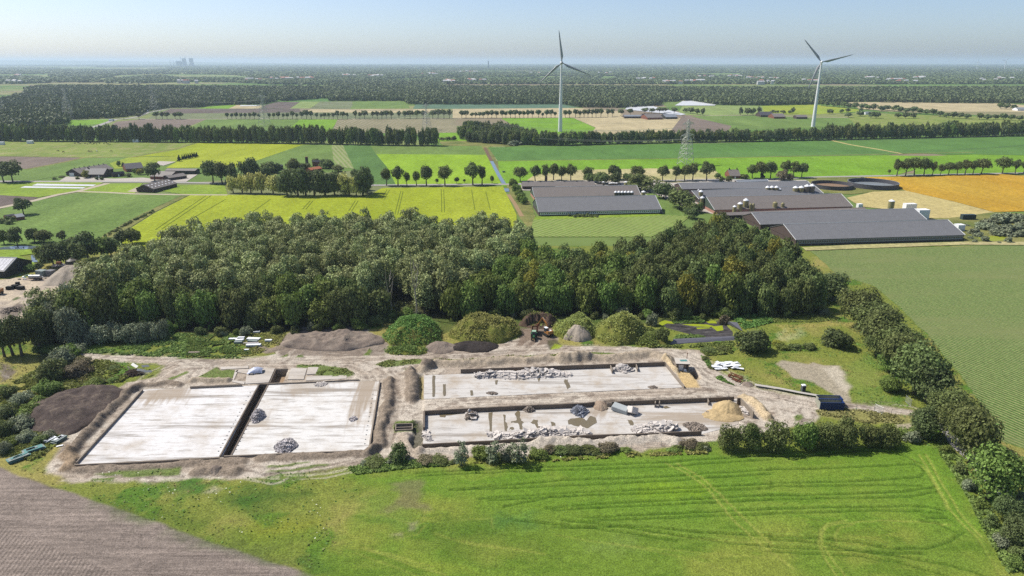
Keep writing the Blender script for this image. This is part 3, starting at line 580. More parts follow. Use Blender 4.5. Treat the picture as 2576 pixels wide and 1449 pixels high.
field('lawn', FM['lawn'], '4', [(-500,640),(-500,500),(0,490),(360,470),(1010,470),(900,525),(740,560),(370,620),(0,600)])
field('bare_field', FM['dbrown'], '4', [(-500,720),(-500,610),(0,600),(370,622),(290,655),(0,712)])
field('film_strip', M_WHITE, '4', [(310,508),(360,490),(930,499),(900,513)], .1); field('film_strip', M_WHITE, '4', [(195,529),(240,514),(830,525),(800,537)], .1)
strip('lane', M_LANE, P('4', [(-500,810),(0,722),(320,655),(560,595),(760,560),(1040,485)]), 6)
strip('farm_track', M_LANE, P('4', [(760,565),(1000,572),(1300,588),(1760,596),(2200,598)]), 4)
field('farm_yard', M_YARD, '4', [(560,470),(640,420),(760,424),(1100,440),(1380,430),(1470,440),(1830,400),(1910,400),(1800,470)])
field('sand_paddock', M_YARD, '4', [(1500,300),(1530,272),(1700,276),(1580,315)], .05); field('yard_apron', M_LANE, '4', [(1230,565),(1330,520),(1340,575)])
strip('road', M_ROAD, P('4', [(-700,462),(0,466),(400,468),(1000,470),(1400,472),(2000,482),(2320,490)]) + P('5', [(1000,474),(1300,475),(1800,470),(2460,466)]) + P('A', [(130,392),(240,394)]), 6.5)
field('lawn', FM['lawn'], 'A', [(330,715),(420,700),(1500,665),(1620,690),(1500,702),(800,722),(360,738)])
field('row_field', FM['rowcrop'], 'A', [(340,735),(700,724),(1400,706),(1640,690),(1880,700),(1800,760),(1500,900),(360,900)])
field('yard_apron', M_YARD, 'A', [(1380,500),(1420,440),(1500,480),(1620,560),(1690,660),(1610,670)])
field('field_margin', M_MARGIN, 'A', [(100,400),(160,400),(330,560),(380,700),(360,740),(330,840),(200,680)])
field('lawn', FM['green'], 'A', [(1440,480),(1530,470),(1700,600),(1860,700),(1640,690)])
field('farm_yard', M_YARD, 'A', [(240,450),(250,360),(1000,350),(1280,375),(1500,370),(1720,378),(2100,350),(3000,350),(3100,480),(3300,600),(3350,700),(2300,720),(1900,640),(1500,470),(1100,470)])
strip('road', M_ROAD, P('A', [(130,390),(900,378),(1500,360),(2100,345),(2500,350)]) + P('B', [(560,374),(1000,365),(1340,358),(2340,338),(2900,330)]), 6.5)
field('grass_verge', M_MARGIN, 'B', [(470,405),(560,378),(1040,370),(1060,400),(1350,480),(1430,505),(1120,520),(900,540),(640,530)])
field('grain_field', FM['orange'], 'B', [(1030,374),(1600,368),(2340,345),(2900,380),(2900,760),(2576,705),(2285,712),(1900,610),(1430,505),(1350,470)])
field('stubble_field', FM['straw'], 'B', [(860,575),(1120,515),(1430,505),(1900,612),(2285,714),(2080,745),(1850,772),(1630,775),(1300,690),(1000,660)])
field('grass_verge', M_MARGIN, 'B', [(1620,772),(1850,770),(2285,714),(2900,740),(2900,1000),(2576,1010),(2000,1010),(1980,900)])
field('pond', mat_plain('duckweed water', alb(158, 168, 52), .5, .3, .15, .3), 'B', [(2130,955),(2250,945),(2400,950),(2390,985),(2260,995),(2150,985)])
field('grass_verge', FM['straw2'], 'B', [(430,1055),(900,1030),(2010,1000),(2900,1002),(2900,1035),(2000,1028),(470,1085)])
field('pond', M_WATER, 'N', [(-50,225),(60,195),(300,185),(600,183),(560,225),(300,238),(0,240)]); field('pond', M_WATER, 'N', [(480,330),(520,320),(590,430),(500,440)])
field('lawn', FM['lawn'], 'N', [(-400,260),(0,242),(560,235),(540,300),(300,335),(440,400),(620,480),(500,540),(0,560),(-400,560)])
strip('ditch', M_WATER, P('5', [(2292,255),(2330,330),(2365,395),(2405,460)]), 3.5)
strip('ditch', mat_plain('muddy ditch', alb(120, 96, 74), .8, .2), P('5', [(2232,132),(2260,190),(2292,252)]), 3.5)
strip('ditch', M_WATER, P('5', [(2425,505),(2440,535)]), 4); strip('ditch', mat_plain('dry ditch', alb(168, 142, 106), .9, .1), P('5', [(2445,560),(2500,640),(2570,760)]), 3)
# tramlines in the yellow crop: real wheel ruts pressed into it are too thin to see, so they are strips of darker, flattened crop
M_TRAM = mat_plain('flattened crop', alb(118, 132, 40), .95, .1)
for l in ([(1290,600),(1340,515)], [(1315,605),(1362,517)], [(1412,740),(1465,528)], [(1436,742),(1486,530)], [(1838,720),(1833,515)], [(1864,720),(1856,515)], [(990,712),(1050,618)], [(1015,714),(1076,618)], [(570,694),(640,618)], [(600,694),(664,618)], [(120,715),(280,602)], [(2140,700),(2110,520)], [(2280,700),(2240,540)]):
    strip('tyre_track', M_TRAM, P('5', l), .55)
for l in ([(1560,930),(2040,604)], [(1500,935),(1990,606)], [(1850,830),(2180,640)]): strip('tyre_track', M_TRAM, P('4', l), .5)

# ================================================================ LIGHT, SKY, AIR, CAMERA
SUN_EL, SUN_DIR = R(52), (-math.cos(R(22)), math.sin(R(22)))        # towards the sun: left and a little away
sl = bpy.data.lights.new('Sun', 'SUN'); sl.energy = 4.25; sl.angle = R(.5); sl.color = (1, .95, .87)
so = bpy.data.objects.new('Sun', sl); COL.objects.link(so); so.location = (-200, 100, 300)
d = np.array([SUN_DIR[0]*math.cos(SUN_EL), SUN_DIR[1]*math.cos(SUN_EL), math.sin(SUN_EL)])
import mathutils
so.rotation_euler = mathutils.Vector(d).to_track_quat('Z', 'Y').to_euler()
wd = bpy.data.worlds.new('World'); S.world = wd; wd.use_nodes = True; t = wd.node_tree; t.nodes.clear()
sk = N(t, 'ShaderNodeTexSky', sky_type='NISHITA', sun_disc=False, sun_elevation=SUN_EL, altitude=100, air_density=.62, dust_density=1.25, ozone_density=1.4)
sk.sun_rotation = math.atan2(SUN_DIR[0], SUN_DIR[1])
bg = N(t, 'ShaderNodeBackground', i_Strength=.112); ow = N(t, 'ShaderNodeOutputWorld')
t.links.new(sk.outputs[0], bg.inputs[0]); t.links.new(bg.outputs[0], ow.inputs[0])
m, t = nt('thin summer haze'); pv = N(t, 'ShaderNodeVolumePrincipled', i_Density=.000058, i_Anisotropy=.2)
pv.inputs['Color'].default_value = (.66, .81, 1, 1); o = N(t, 'ShaderNodeOutputMaterial'); t.links.new(pv.outputs[0], o.inputs['Volume'])
b = MB(); b.box((0, 19000, 105.25), (80000, 42000, 219.5)); hz = tag(b.build('haze', m), kind='stuff')
hz.visible_shadow = True
cd = bpy.data.cameras.new('Camera'); cam = bpy.data.objects.new('Camera', cd); COL.objects.link(cam)
cam.location = (0, 0, CAMH); cam.rotation_euler = (R(90) - PITCH, 0, 0); cd.lens = 24; cd.sensor_width = 36; cd.clip_start = 1; cd.clip_end = 100000
S.camera = cam
S.view_settings.view_transform = 'Standard'; S.view_settings.look = 'None'; S.view_settings.exposure = .5; S.view_settings.gamma = 1
S.render.engine = 'CYCLES'; S.cycles.use_denoising = False; S.cycles.max_bounces = 6; S.cycles.sample_clamp_indirect = 2.0; S.cycles.volume_bounces = 1
S.cycles.diffuse_bounces = 3; S.cycles.glossy_bounces = 2; S.cycles.transmission_bounces = 2; S.cycles.transparent_max_bounces = 4
# ================================================================ TREES AND SHRUBS
def unit(v): return v / (np.linalg.norm(v, axis=-1, keepdims=True) + 1e-9)
def crown_geo(seed, n, leaf, lobes=14, lr=(.32, .5), shape='round', fill=.12, low=0.0, flat=.9):
    """leaf clumps over the lobes of a crown; fits x,y in [-1,1], z in [low,1]"""
    r = np.random.default_rng(seed); C = []; Rr = []
    for i in range(lobes):
        u = unit(r.normal(size=3)); 
        if shape == 'round':
            k = r.uniform(.35, .68); c = np.array([u[0]*k, u[1]*k, .5 + u[2]*k*.55 + .02]); q = r.uniform(*lr)
        elif shape == 'tall':
            z = r.uniform(.12, .92); w = .52*math.sin(math.pi*min(1, (1-z)*.9+.12))**.7; a = r.uniform(0, 6.28); c = np.array([math.cos(a)*w, math.sin(a)*w, z]); q = r.uniform(*lr)*(.65 + .5*(1-z))
        elif shape == 'cone':
            z = i/(lobes-1)*.9; w = .42*(1-z); a = r.uniform(0, 6.28); c = np.array([math.cos(a)*w, math.sin(a)*w, z+.05]); q = r.uniform(*lr)*(1.1-z)
        else:                                                     # bush: down to the ground
            k = r.uniform(.2, .68); a = r.uniform(0, 6.28); c = np.array([math.cos(a)*k, math.sin(a)*k, r.uniform(.18, .72)]); q = r.uniform(*lr)*(1.15 - .4*c[2])
        C.append(c); Rr.append(q)
    C = np.array(C); Rr = np.array(Rr); zs = .62 if shape in ('round', 'bush') else .3 if shape == 'tall' else .22
    w = Rr**2/np.sum(Rr**2); li = r.choice(lobes, n, p=w); d = unit(r.normal(size=(n, 3))); d[:, 2] = np.where(d[:, 2] < -.35, -d[:, 2]*.6, d[:, 2]); d = unit(d)
    rad = np.where(r.random(n) < fill, r.uniform(.3, .8, n), r.uniform(.86, 1.1, n)); rad = np.where(r.random(n) < .16, r.uniform(1.05, 1.38, n), rad)
    p = C[li] + d*(Rr[li]*rad)[:, None]*np.array([1, 1, zs])
    nrm = unit(d*.85 + r.normal(size=(n, 3))*.42 + np.array([0, 0, .4])); a = unit(np.cross(nrm, unit(r.normal(size=(n, 3))))); b = np.cross(nrm, a)
    s = leaf*r.uniform(.55, 1.3, n)[:, None]; sb = s*r.uniform(.55, .95, n)[:, None]; asp = np.array([1, 1, .75 if shape != 'tall' else .42])
    V = np.stack([p + (a*s)*asp, p + (b*sb)*asp, p - (a*s)*asp, p - (b*sb)*asp], 1).reshape(-1, 3)
    V[:, 2] = low + (V[:, 2])*(1 - low); m = max(np.abs(V[:, :2]).max(), 1e-6); V[:, :2] /= m*.93; z0, z1 = V[:, 2].min(), V[:, 2].max(); V[:, 2] = low + (V[:, 2]-z0)/(z1-z0)*(1-low)
    return V, np.arange(n*4).reshape(n, 4)
def trunk_geo(seed, limbs=5, r0=.026, top=.62, bend=.05):
    r = random.Random(seed); b = MB(); f = (r.uniform(-bend, bend), r.uniform(-bend, bend))
    b.tube([(0, 0, -.02), (f[0]*.3, f[1]*.3, .16), (f[0]*.7, f[1]*.7, .36), (f[0], f[1], top)], [r0*1.35, r0, r0*.75, r0*.35], 7)
    for i in range(limbs):
        a = i/limbs*6.28 + r.uniform(-.4, .4); z = r.uniform(.24, .45); L = r.uniform(.16, .26); x0, y0 = f[0]*z/top, f[1]*z/top
        b.tube([(x0, y0, z), (x0+math.cos(a)*L*.5, y0+math.sin(a)*L*.5, z+L*.55), (x0+math.cos(a)*L, y0+math.sin(a)*L, z+L*1.2)], [r0*.5, r0*.36, r0*.15], 5)
    return b
LEAF = {'oak': mat_leaf('oak leaves', (0.135, 0.168, 0.055), .04, .5), 'dark': mat_leaf('dark leaves', (0.105, 0.135, 0.05), .03, .5), 'fresh': mat_leaf('fresh green leaves', (0.155, 0.21, 0.05), .045, .5),
        'poplar': mat_leaf('poplar leaves', (0.27, 0.305, 0.125), .03, .55, .18, .4), 'willow': mat_leaf('willow leaves', (0.19, 0.215, 0.13), .03, .5, .18, .35), 'chestnut': mat_leaf('chestnut blossom and leaves', (0.44, 0.43, 0.15), .03, .6),
        'yellow': mat_leaf('yellow green leaves', (0.25, 0.25, 0.045), .03, .4), 'far': mat_leaf('far leaves', (0.118, 0.148, 0.062), .03, .45, .12), 'brownish': mat_leaf('brownish twigs', (0.19, 0.165, 0.1), .03, .5),
        'cypress': mat_leaf('cypress needles', (0.030, 0.048, 0.027), .02, .4, .05)}
M_BARK = mat_plain('grey brown bark', (.13, .11, .09), .95, .1, .3, .6); M_DEAD = mat_plain('bleached dead wood', (.3, .27, .22), .9, .1, .25, .8)
CR = {}
def crown_me(kind, k, n, leaf, mat, **kw):
    key = (kind, k, mat)
    if key not in CR: V, F = crown_geo(100*k + len(kind), n, leaf, **kw); CR[key] = big_mesh('crown', V, F, LEAF[mat])
    return CR[key]
TR = [trunk_geo(i).mesh('trunk', M_BARK, True) for i in range(5)]
def whole_me(key, k, n, leaf, mat, shape, lobes, cb):
    kk = ('w', key, k, mat)
    if kk not in CR:                                                # crown and trunk in one mesh, for trees packed in a wood
        V, F = crown_geo(977*k + 13, n, leaf, lobes=lobes, shape=shape, low=cb)
        b = trunk_geo(k, 3, .018, .7); q = np.array([f for f in b.f if len(f) == 4]); tv = np.array(b.v)*np.array([3.2, 3.2, 1.0])
        CR[kk] = big_mesh('tree', np.concatenate([V, tv]), np.concatenate([F, q + len(V)]), [LEAF[mat], M_BARK], np.r_[np.zeros(len(F)), np.ones(len(q))])
    return CR[kk]
ORD = ['first', 'second', 'third', 'fourth', 'fifth', 'sixth', 'seventh', 'eighth', 'ninth', 'tenth', 'eleventh', 'twelfth', 'thirteenth', 'fourteenth', 'fifteenth', 'sixteenth', 'seventeenth', 'eighteenth', 'nineteenth', 'twentieth']
ORD += ['twenty-' + o for o in ORD[:9]] + ['thirtieth'] + ['thirty-' + o for o in ORD[:9]] + ['fortieth'] + ['forty-' + o for o in ORD[:9]] + ['fiftieth'] + ['fifty-' + o for o in ORD[:9]] + ['sixtieth'] + ['sixty-' + o for o in ORD[:9]]+ ['seventieth'] + ['seventy-' + o for o in ORD[:9]] + ['eightieth'] + ['eighty-' + o for o in ORD[:9]] + ['ninetieth'] + ['ninety-' + o for o in ORD[:9]]
tcount = [0]
def tree(name, loc, H, r, mat, label, group=None, cb=.28, n=2600, leaf=.085, lobes=16, shape='round', cat='tree', parts=True, lr=(.32, .5)):
    """a free-standing tree: trunk and crown; crown base at cb*H"""
    tcount[0] += 1; k = tcount[0]; rz = (k*2.39996) % 6.283
    o = empty(name, loc, rz, label, cat, group); q = k % 4
    link('trunk', TR[k % 5], o, scale=(H*1.05, H*1.05, H))
    link('crown', crown_me((shape, n, leaf, lobes), q, n, leaf, mat, lobes=lobes, shape=shape, lr=lr), o, (0, 0, H*cb), scale=(r, r, H*(1-cb)))
    return o
def shrub(name, loc, H, r, mat, label, group=None, n=2600, leaf=.075, lobes=16, cat='shrub', shape='bush', ry=None):
    tcount[0] += 1; k = tcount[0]
    o = link(name, crown_me((shape, n, leaf, lobes), k % 4, n, leaf, mat, lobes=lobes, shape=shape), None, loc, (0, 0, (k*2.4) % 6.28 if ry is None else 0), (r, ry or r, H))
    return tag(o, label, cat, group)
def tree_px(f, x, yb, yt, w, **kw):
    X, Y, _ = g(f, x, yb); z0 = zat(X, Y) if (GX0 < X < GX1 and GY0 < Y < GY1) else 0
    H = hgt(px(f, x, yt)[1], Y) - z0 + .3; r = w*FR[f][2]/2/ppm(Y, H*.6)
    return (X, Y, z0 - .1), H, r
# ---- the central wood: every tree an object of its own
WOOD = wood_front + wood_back
wp = []; s = 8.3; r = np.random.default_rng(3)
for iy, y in enumerate(np.arange(225, 400, s*.88)):
    for x in np.arange(-260, 240, s):
        wp.append((x + (iy % 2)*s/2 + r.uniform(-2, 2), y + r.uniform(-2, 2)))
wp = np.array(wp); d = seg_dist(wp[:, 0], wp[:, 1], WOOD, True); ok = inside(wp[:, 0], wp[:, 1], WOOD) & (d > 1.6); wp = wp[ok]; wd_ = d[ok]
def topix(X, Y, z):
    c = Y*CP + (CAMH - z)*SP; return 1288 + FPX*X/c, 724.5 + FPX*((CAMH - z)*CP - Y*SP)/c
front_d = seg_dist(wp[:, 0], wp[:, 1], wood_front)
CLEAR = P('D', [(985, 830), (1040, 832), (1050, 770), (1000, 740), (960, 770)])
for i, (x, y) in enumerate(wp):
    if inside(np.array([x]), np.array([y]), CLEAR)[0]: continue
    u, v = topix(x, y, 18); nn = float(fbm(np.array([x]), np.array([y]), 30, 2, 40)[0])
    band = 'along its front edge' if front_d[i] < 13 else 'at its far edge' if wd_[i] < 11 else 'amid the crowns'
    side = 'left' if u < 620 else 'middle' if u < 1080 else 'right of middle' if u < 1560 else 'right'
    if v + (nn-.5)*70 < 690 + max(0, (300-u))*.25 and u < 1345 - max(0, v-560)*1.5 + (nn-.5)*80:
        H = r.uniform(15.5, 23.5); me = whole_me('poplar', i % 8, 3600, .07, 'poplar', 'tall', 40, .12); nm, lab = 'poplar_tree', f'grey-green poplar in the {side} of the central wood, {band}'; sc = r.uniform(4.6, 6.0)
    else:
        fresh = (u > 1080 and u < 1640 and nn > .42 and v < 720) or nn > .66
        H = r.uniform(14, 19.5) * (1.12 if u > 1600 else 1) * (.9 if front_d[i] < 9 else 1); sc = r.uniform(5, 6.9)
        mt = 'yellow' if (u > 1150 and r.random() < .035) else 'fresh' if fresh else 'oak' if (u > 700 or nn > .5) else ('willow' if nn < .36 else 'oak')
        me = whole_me('front' if front_d[i] < 10 else 'broad', i % 6, 4200, .072, mt, 'bush' if front_d[i] < 10 else 'round', 24, .0 if front_d[i] < 10 else .1)
        nm = 'broadleaf_tree' if fresh or u < 1080 else 'oak_tree'; lab = f"{'yellow-green' if mt == 'yellow' else 'bright green' if fresh else 'silver-green' if mt == 'willow' else 'dark green'} broadleaf in the {side} of the central wood, {band}"
    o = link(nm, me, None, (x, y, -.3), (0, 0, r.uniform(0, 6.28)), (sc, sc*r.uniform(.9, 1.1), H)); tag(o, lab, 'tree', lab )
# the wood's ragged left tip, running down to the scrap yard
for j, (x, yb, yt, w) in enumerate(((112, 850, 786, 84), (150, 846, 752, 92), (188, 840, 728, 92), (228, 842, 712, 96), (158, 822, 748, 84), (200, 806, 706, 90), (236, 790, 674, 92), (262, 800, 660, 92), (270, 836, 700, 96), (128, 862, 796, 70), (186, 862, 770, 78), (242, 758, 652, 84))):
    loc, H, rd = tree_px('D', x, yb, yt, w); mt = ('oak', 'willow', 'oak', 'fresh', 'oak', 'willow', 'poplar', 'poplar', 'oak', 'dark', 'willow', 'poplar')[j]
    o = link('oak_tree' if mt != 'poplar' else 'poplar_tree', whole_me('poplar' if mt == 'poplar' else 'front', j % 6, 3600 if mt == 'poplar' else 4200, .07, mt, 'tall' if mt == 'poplar' else 'bush', 30, .05), None, (loc[0], loc[1], -.3), (0, 0, j*2.1), (rd, rd, H)); tag(o, f"{ {'oak': 'dark green', 'willow': 'silver-green', 'fresh': 'bright green', 'poplar': 'grey-green', 'dark': 'deep green'}[mt] } tree, {ORD[j]} in the left tip of the wood by the scrap yard", 'tree', 'trees of the left tip of the wood')
# undergrowth along the foot of the wood
rr_ = random.Random(12); k = 0; fp = [np.array(q[:2]) for q in wood_front]
for a, c in zip(fp, fp[1:]):
    for i in range(max(1, int(np.linalg.norm(c-a)/5.2))):
        q = a + (c-a)*rr_.random() + np.array([rr_.uniform(-2, 2), rr_.uniform(-3.2, .8)])
        if 16 < q[0] < 24 or -8 < q[0] < 24 and rr_.random() < .3: continue
        h = rr_.uniform(2.2, 5.5); mt = rr_.choice(['oak', 'dark', 'fresh', 'willow', 'oak']); k += 1; V_ = (q[0], q[1], -.3); o = link('undergrowth_bush', crown_me(('bush', 2600, .075, 16), k % 4, 2600, .075, mt, lobes=16, shape='bush'), None, V_, (0, 0, rr_.uniform(0, 6.28)), (h*rr_.uniform(.55, .9), h*rr_.uniform(.5, .8), h))
        lb = f"{ {'oak': 'mid green', 'dark': 'dark green', 'fresh': 'bright green', 'willow': 'silvery'}[mt] } bush at the {'left' if q[0] < -60 else 'middle' if q[0] < 40 else 'right'} foot of the central wood"; tag(o, lb, 'bush', lb.replace('bush', 'bushes'))
# bleached bare trees standing at the gap in the wood's front edge
for j, (x, yb, yt, rr) in enumerate(((1048, 800, 632, 3.2), (985, 800, 668, 2.6))):
    (X, Y, z0), H, _ = tree_px('D', x, yb, yt, 40); rd = random.Random(j); o = empty('dead_tree', (X, Y, z0), 0, ('tall bleached bare tree with forked limbs at the gap in the wood front', 'shorter bleached bare tree left of the tall one at the wood front')[j], 'dead tree')
    b = MB(); b.tube([(0, 0, 0), (.25, 0, H*.2), (-.2, .2, H*.42)], [.36, .3, .24], 7); b.tube([(-.2, .2, H*.41), (-1.1, .3, H*.6), (-1.5, .1, H*.8), (-1.3, 0, H*.97)], [.18, .14, .09, .03], 6); b.tube([(-.2, .2, H*.41), (.9, .1, H*.58), (1.5, .4, H*.76), (2.2, .2, H*.9)], [.2, .15, .09, .03], 6); b.build('trunk', M_DEAD, o)
    for k in range(9):
        b = MB(); z = H*rd.uniform(.3, .85); a = rd.uniform(0, 6.28); L = rd.uniform(2, 4.5)*(1.1 - z/H*.6); b.tube([(0, 0, z), (math.cos(a)*L*.5, math.sin(a)*L*.5, z+L*.7), (math.cos(a)*L*.8, math.sin(a)*L*.8, z+L*1.5)], [.16, .1, .03], 5); b.build('limb', M_DEAD, o)
# ---- the diagonal avenue on the right (big crowns near the camera)
for j, (x, y, rr, mt) in enumerate(((105, 190, 92, 'dark'), (160, 232, 100, 'oak'), (215, 275, 98, 'oak'), (265, 325, 102, 'oak'), (318, 372, 104, 'oak'), (365, 425, 112, 'oak'), (415, 480, 110, 'oak'), (470, 540, 118, 'oak'), (520, 592, 112, 'dark'), (575, 650, 122, 'oak'), (620, 712, 112, 'oak'), (665, 775, 108, 'oak'), (715, 838, 110, 'oak'), (500, 775, 74, 'dark'), (795, 990, 132, 'fresh'), (855, 1150, 62, 'dark'), (905, 1250, 84, 'dark'), (345, 520, 54, 'fresh'), (345, 615, 50, 'fresh'), (290, 440, 60, 'oak'))):
    if j in (1, 9): continue
    H = (.98 + .3*((j*7) % 5)/4)*(14, 14, 14, 14, 14, 14, 14, 14, 14, 14, 13.5, 13, 12.5, 9, 12.5, 6.5, 7, 6, 5, 8)[j]; X, Y, _ = g('I', x, y, H*.55); rad = rr*.5833/ppm(Y, H*.55); z0 = zat(X, Y) if X < GX1 and Y > GY0 else 0
    tree('avenue_oak', (X, Y, z0), H, rad, mt, f"{'yellow-green' if mt == 'fresh' else 'dark green'} broad tree, {ORD[j]} from the top in the diagonal avenue", 'trees of the diagonal avenue', .1 if H < 10 else .16, 7000, .052, 30)
for j, (x, y, rr) in enumerate(((590, 900, 30), (640, 985, 34), (690, 1060, 36), (735, 1140, 36), (780, 1215, 38), (830, 1300, 44), (880, 1390, 48), (560, 850, 26), (440, 850, 44), (480, 835, 34), (905, 1345, 50), (915, 1120, 40))):
    H = 2.6 + (j % 3)*.5; X, Y, _ = g('I', x, y, 1); shrub('verge_shrub', (X, Y, zat(X, Y)-.2 if X < GX1 else 0), H, rr*.5833/ppm(Y, 1), ('fresh', 'oak', 'willow')[j % 3], f"low {('fresh green', 'dark green', 'grey-green')[j % 3]} shrub, {ORD[j]} along the verge right of the meadow", 'shrubs on the meadow verge', 2200, .08, 14)
# ---- the hedge between yard and meadow
for j, (x, yb, yt, w, mt) in enumerate(((1832, 1131, 1062, 74, 'oak'), (1884, 1130, 1048, 78, 'oak'), (1950, 1130, 1048, 96, 'dark'), (2020, 1126, 1050, 80, 'oak'), (2070, 1126, 1052, 84, 'oak'), (2125, 1124, 1042, 96, 'oak'), (2185, 1122, 1058, 80, 'dark'), (2232, 1121, 1064, 70, 'oak'))):
    loc, H, rd = tree_px('D', x, yb, yt, w); H *= .9; rd *= .88; mt = 'oak' if mt == 'dark' else 'fresh' if j in (3, 6) else mt
    tree('hedge_tree', loc, H, rd, mt, f'dark bushy tree, {ORD[j]} from the left in the hedge right of the sand heap', 'trees in the hedge before the meadow', .04, 4600, .055, 20)
for j, (x, y, w, h, mt) in enumerate(((310, 215, 135, 5.4, 'dark'), (170, 235, 130, 2.0, 'oak'), (470, 225, 110, 1.9, 'brownish'), (560, 222, 110, 2.0, 'oak'), (810, 205, 120, 4.2, 'fresh'), (1160, 195, 110, 3.2, 'fresh'), (1290, 170, 100, 2.4, 'oak'), (1380, 165, 110, 2.6, 'dark'), (1460, 165, 100, 2.2, 'oak'), (1580, 155, 110, 3.2, 'brownish'), (1230, 165, 80, 2.6, 'brownish'), (2070, 130, 110, 2.6, 'brownish'), (2150, 145, 90, 2, 'oak'), (900, 215, 90, 2.6, 'oak'), (2000, 150, 70, 1.5, 'fresh'))):
    X, Y, _ = g('K', x, y, 0); rd = w*.41667/2/ppm(Y, h/2)*(1.3 if h < 5 else 1.05); h *= .82 if h < 5 else 1; shrub('hedge_shrub', (X, Y + rd*.4, zat(X, Y) - .2), h, rd, mt, f"{ {'dark': 'dark green', 'oak': 'mid green', 'brownish': 'brown-tinged', 'fresh': 'fresh green'}[mt] } shrub {round(h*10)/10} m tall on the strip between sandy bank and meadow", 'shrubs between yard and meadow', 3000, .07, 20)
    if h < 5:
        for q_ in range(3):
            r_ = random.Random(j*9 + q_); mt2 = r_.choice(['oak', 'fresh', 'brownish', 'willow']); h2 = r_.uniform(.7, 1.7); shrub('hedge_shrub', (X + r_.uniform(-1.5, 1.5)*rd, Y + rd*.3 + r_.uniform(-.8, .8), zat(X, Y) - .2), h2, r_.uniform(.9, 2.2), mt2, f"small { {'oak': 'green', 'fresh': 'bright green', 'brownish': 'tawny', 'willow': 'silvery'}[mt2] } scrub on the strip between sandy bank and meadow", 'small scrub between yard and meadow', 900, .12, 10)
for j, (x, yb, yt, w) in enumerate(((690, 235, 92, 100), (885, 215, 80, 110), (1040, 218, 82, 130), (960, 212, 110, 90))):
    loc, H, rd = tree_px('K', x, yb, yt, w); tree('birch_tree', loc, H, rd, 'willow', f'feathery see-through young tree, {ORD[j]} of four before the lower right floor', 'feathery trees before the lower right floor', .08, 900, .1, 18, 'tall')
# ---- left side of the yard
for j, (f, x, y, w, h, mt) in enumerate((('Q', 430, 600, 230, 7, 'oak'), ('Q', 500, 470, 170, 6, 'oak'), ('Q', 380, 720, 190, 4.5, 'oak'), ('Q', 640, 560, 200, 4.5, 'brownish'), ('Q', 760, 650, 160, 2.5, 'fresh'), ('Q', 60, 740, 150, 4, 'oak'), ('Q', 170, 790, 160, 3.5, 'oak'), ('Q', 230, 900, 170, 3.6, 'oak'), ('Q', 60, 900, 170, 3.5, 'dark'), ('Q', 150, 1010, 190, 3.8, 'oak'), ('Q', 30, 1050, 150, 4, 'dark'), ('Q', 210, 1110, 150, 3, 'oak'), ('Q', 300, 820, 140, 3.2, 'oak'), ('Q', 330, 1120, 120, 2.2, 'oak'), ('Q', 20, 1210, 110, 3.5, 'oak'), ('Q', 90, 1140, 120, 2.4, 'fresh'), ('Q', 400, 1080, 120, 2, 'oak'), ('Q', 560, 400, 160, 4, 'oak'), ('Q', 690, 470, 130, 3, 'brownish'), ('Q', 830, 620, 90, 1.6, 'oak'), ('Q', 940, 500, 80, 1.2, 'oak'), ('Q', 940, 600, 90, 1.3, 'fresh'),
                                        ('Q', 620, 300, 160, 6, 'willow'), ('Q', 720, 290, 150, 6, 'willow'), ('Q', 830, 280, 160, 7, 'willow'), ('Q', 930, 280, 160, 7.5, 'willow'), ('Q', 1050, 280, 170, 7.5, 'willow'), ('Q', 1170, 275, 160, 8, 'willow'), ('Q', 1270, 265, 140, 7, 'willow'), ('Q', 1360, 250, 110, 8, 'willow'), ('Q', 650, 360, 120, 3, 'willow'),
                                        ('Q', 330, 340, 150, 2, 'fresh'), ('Q', 450, 345, 190, 2.2, 'fresh'), ('Q', 580, 370, 150, 2, 'fresh'))):
    X, Y, _ = g(f, x, y + 25); rd = w*FR[f][2]/2/ppm(Y, h/2); c = {'oak': 'dark green', 'dark': 'very dark green', 'brownish': 'tawny', 'fresh': 'bright green', 'willow': 'silvery'}[mt]
    mt = ('oak', 'willow', 'fresh', 'oak', 'willow')[j % 5] if mt == 'oak' and j < 22 else mt; c = {'oak': 'dark green', 'dark': 'very dark green', 'brownish': 'tawny', 'fresh': 'bright green', 'willow': 'silvery'}[mt]
    where = 'in the silvery thicket left of the white bundles' if j >= 22 and mt == 'willow' else 'on the left slope by the dark soil mound'
    rd *= 1.28; h *= 1.1
    shrub('wild_shrub', (X, Y + rd*.3, zat(X, Y) - .2), h, rd, mt, f'{c} shrub, {ORD[j]} clump {where}', 'shrubs left of the yard', 3400, .065, 20)
for j, (x, yb, yt, w) in enumerate(((40, 420, 110, 150), (110, 405, 70, 200), (185, 410, 60, 240), (300, 330, 20, 230), (330, 360, 60, 160), (430, 300, 0, 200))):
    loc, H, rd = tree_px('Q', x, yb, yt, w); tree('lane_oak', loc, H, rd, 'dark', f'dark bare-trunked tree, {ORD[j]} from the left below the scrap yard', 'dark trees below the scrap yard', .22, 4200, .07, 20)
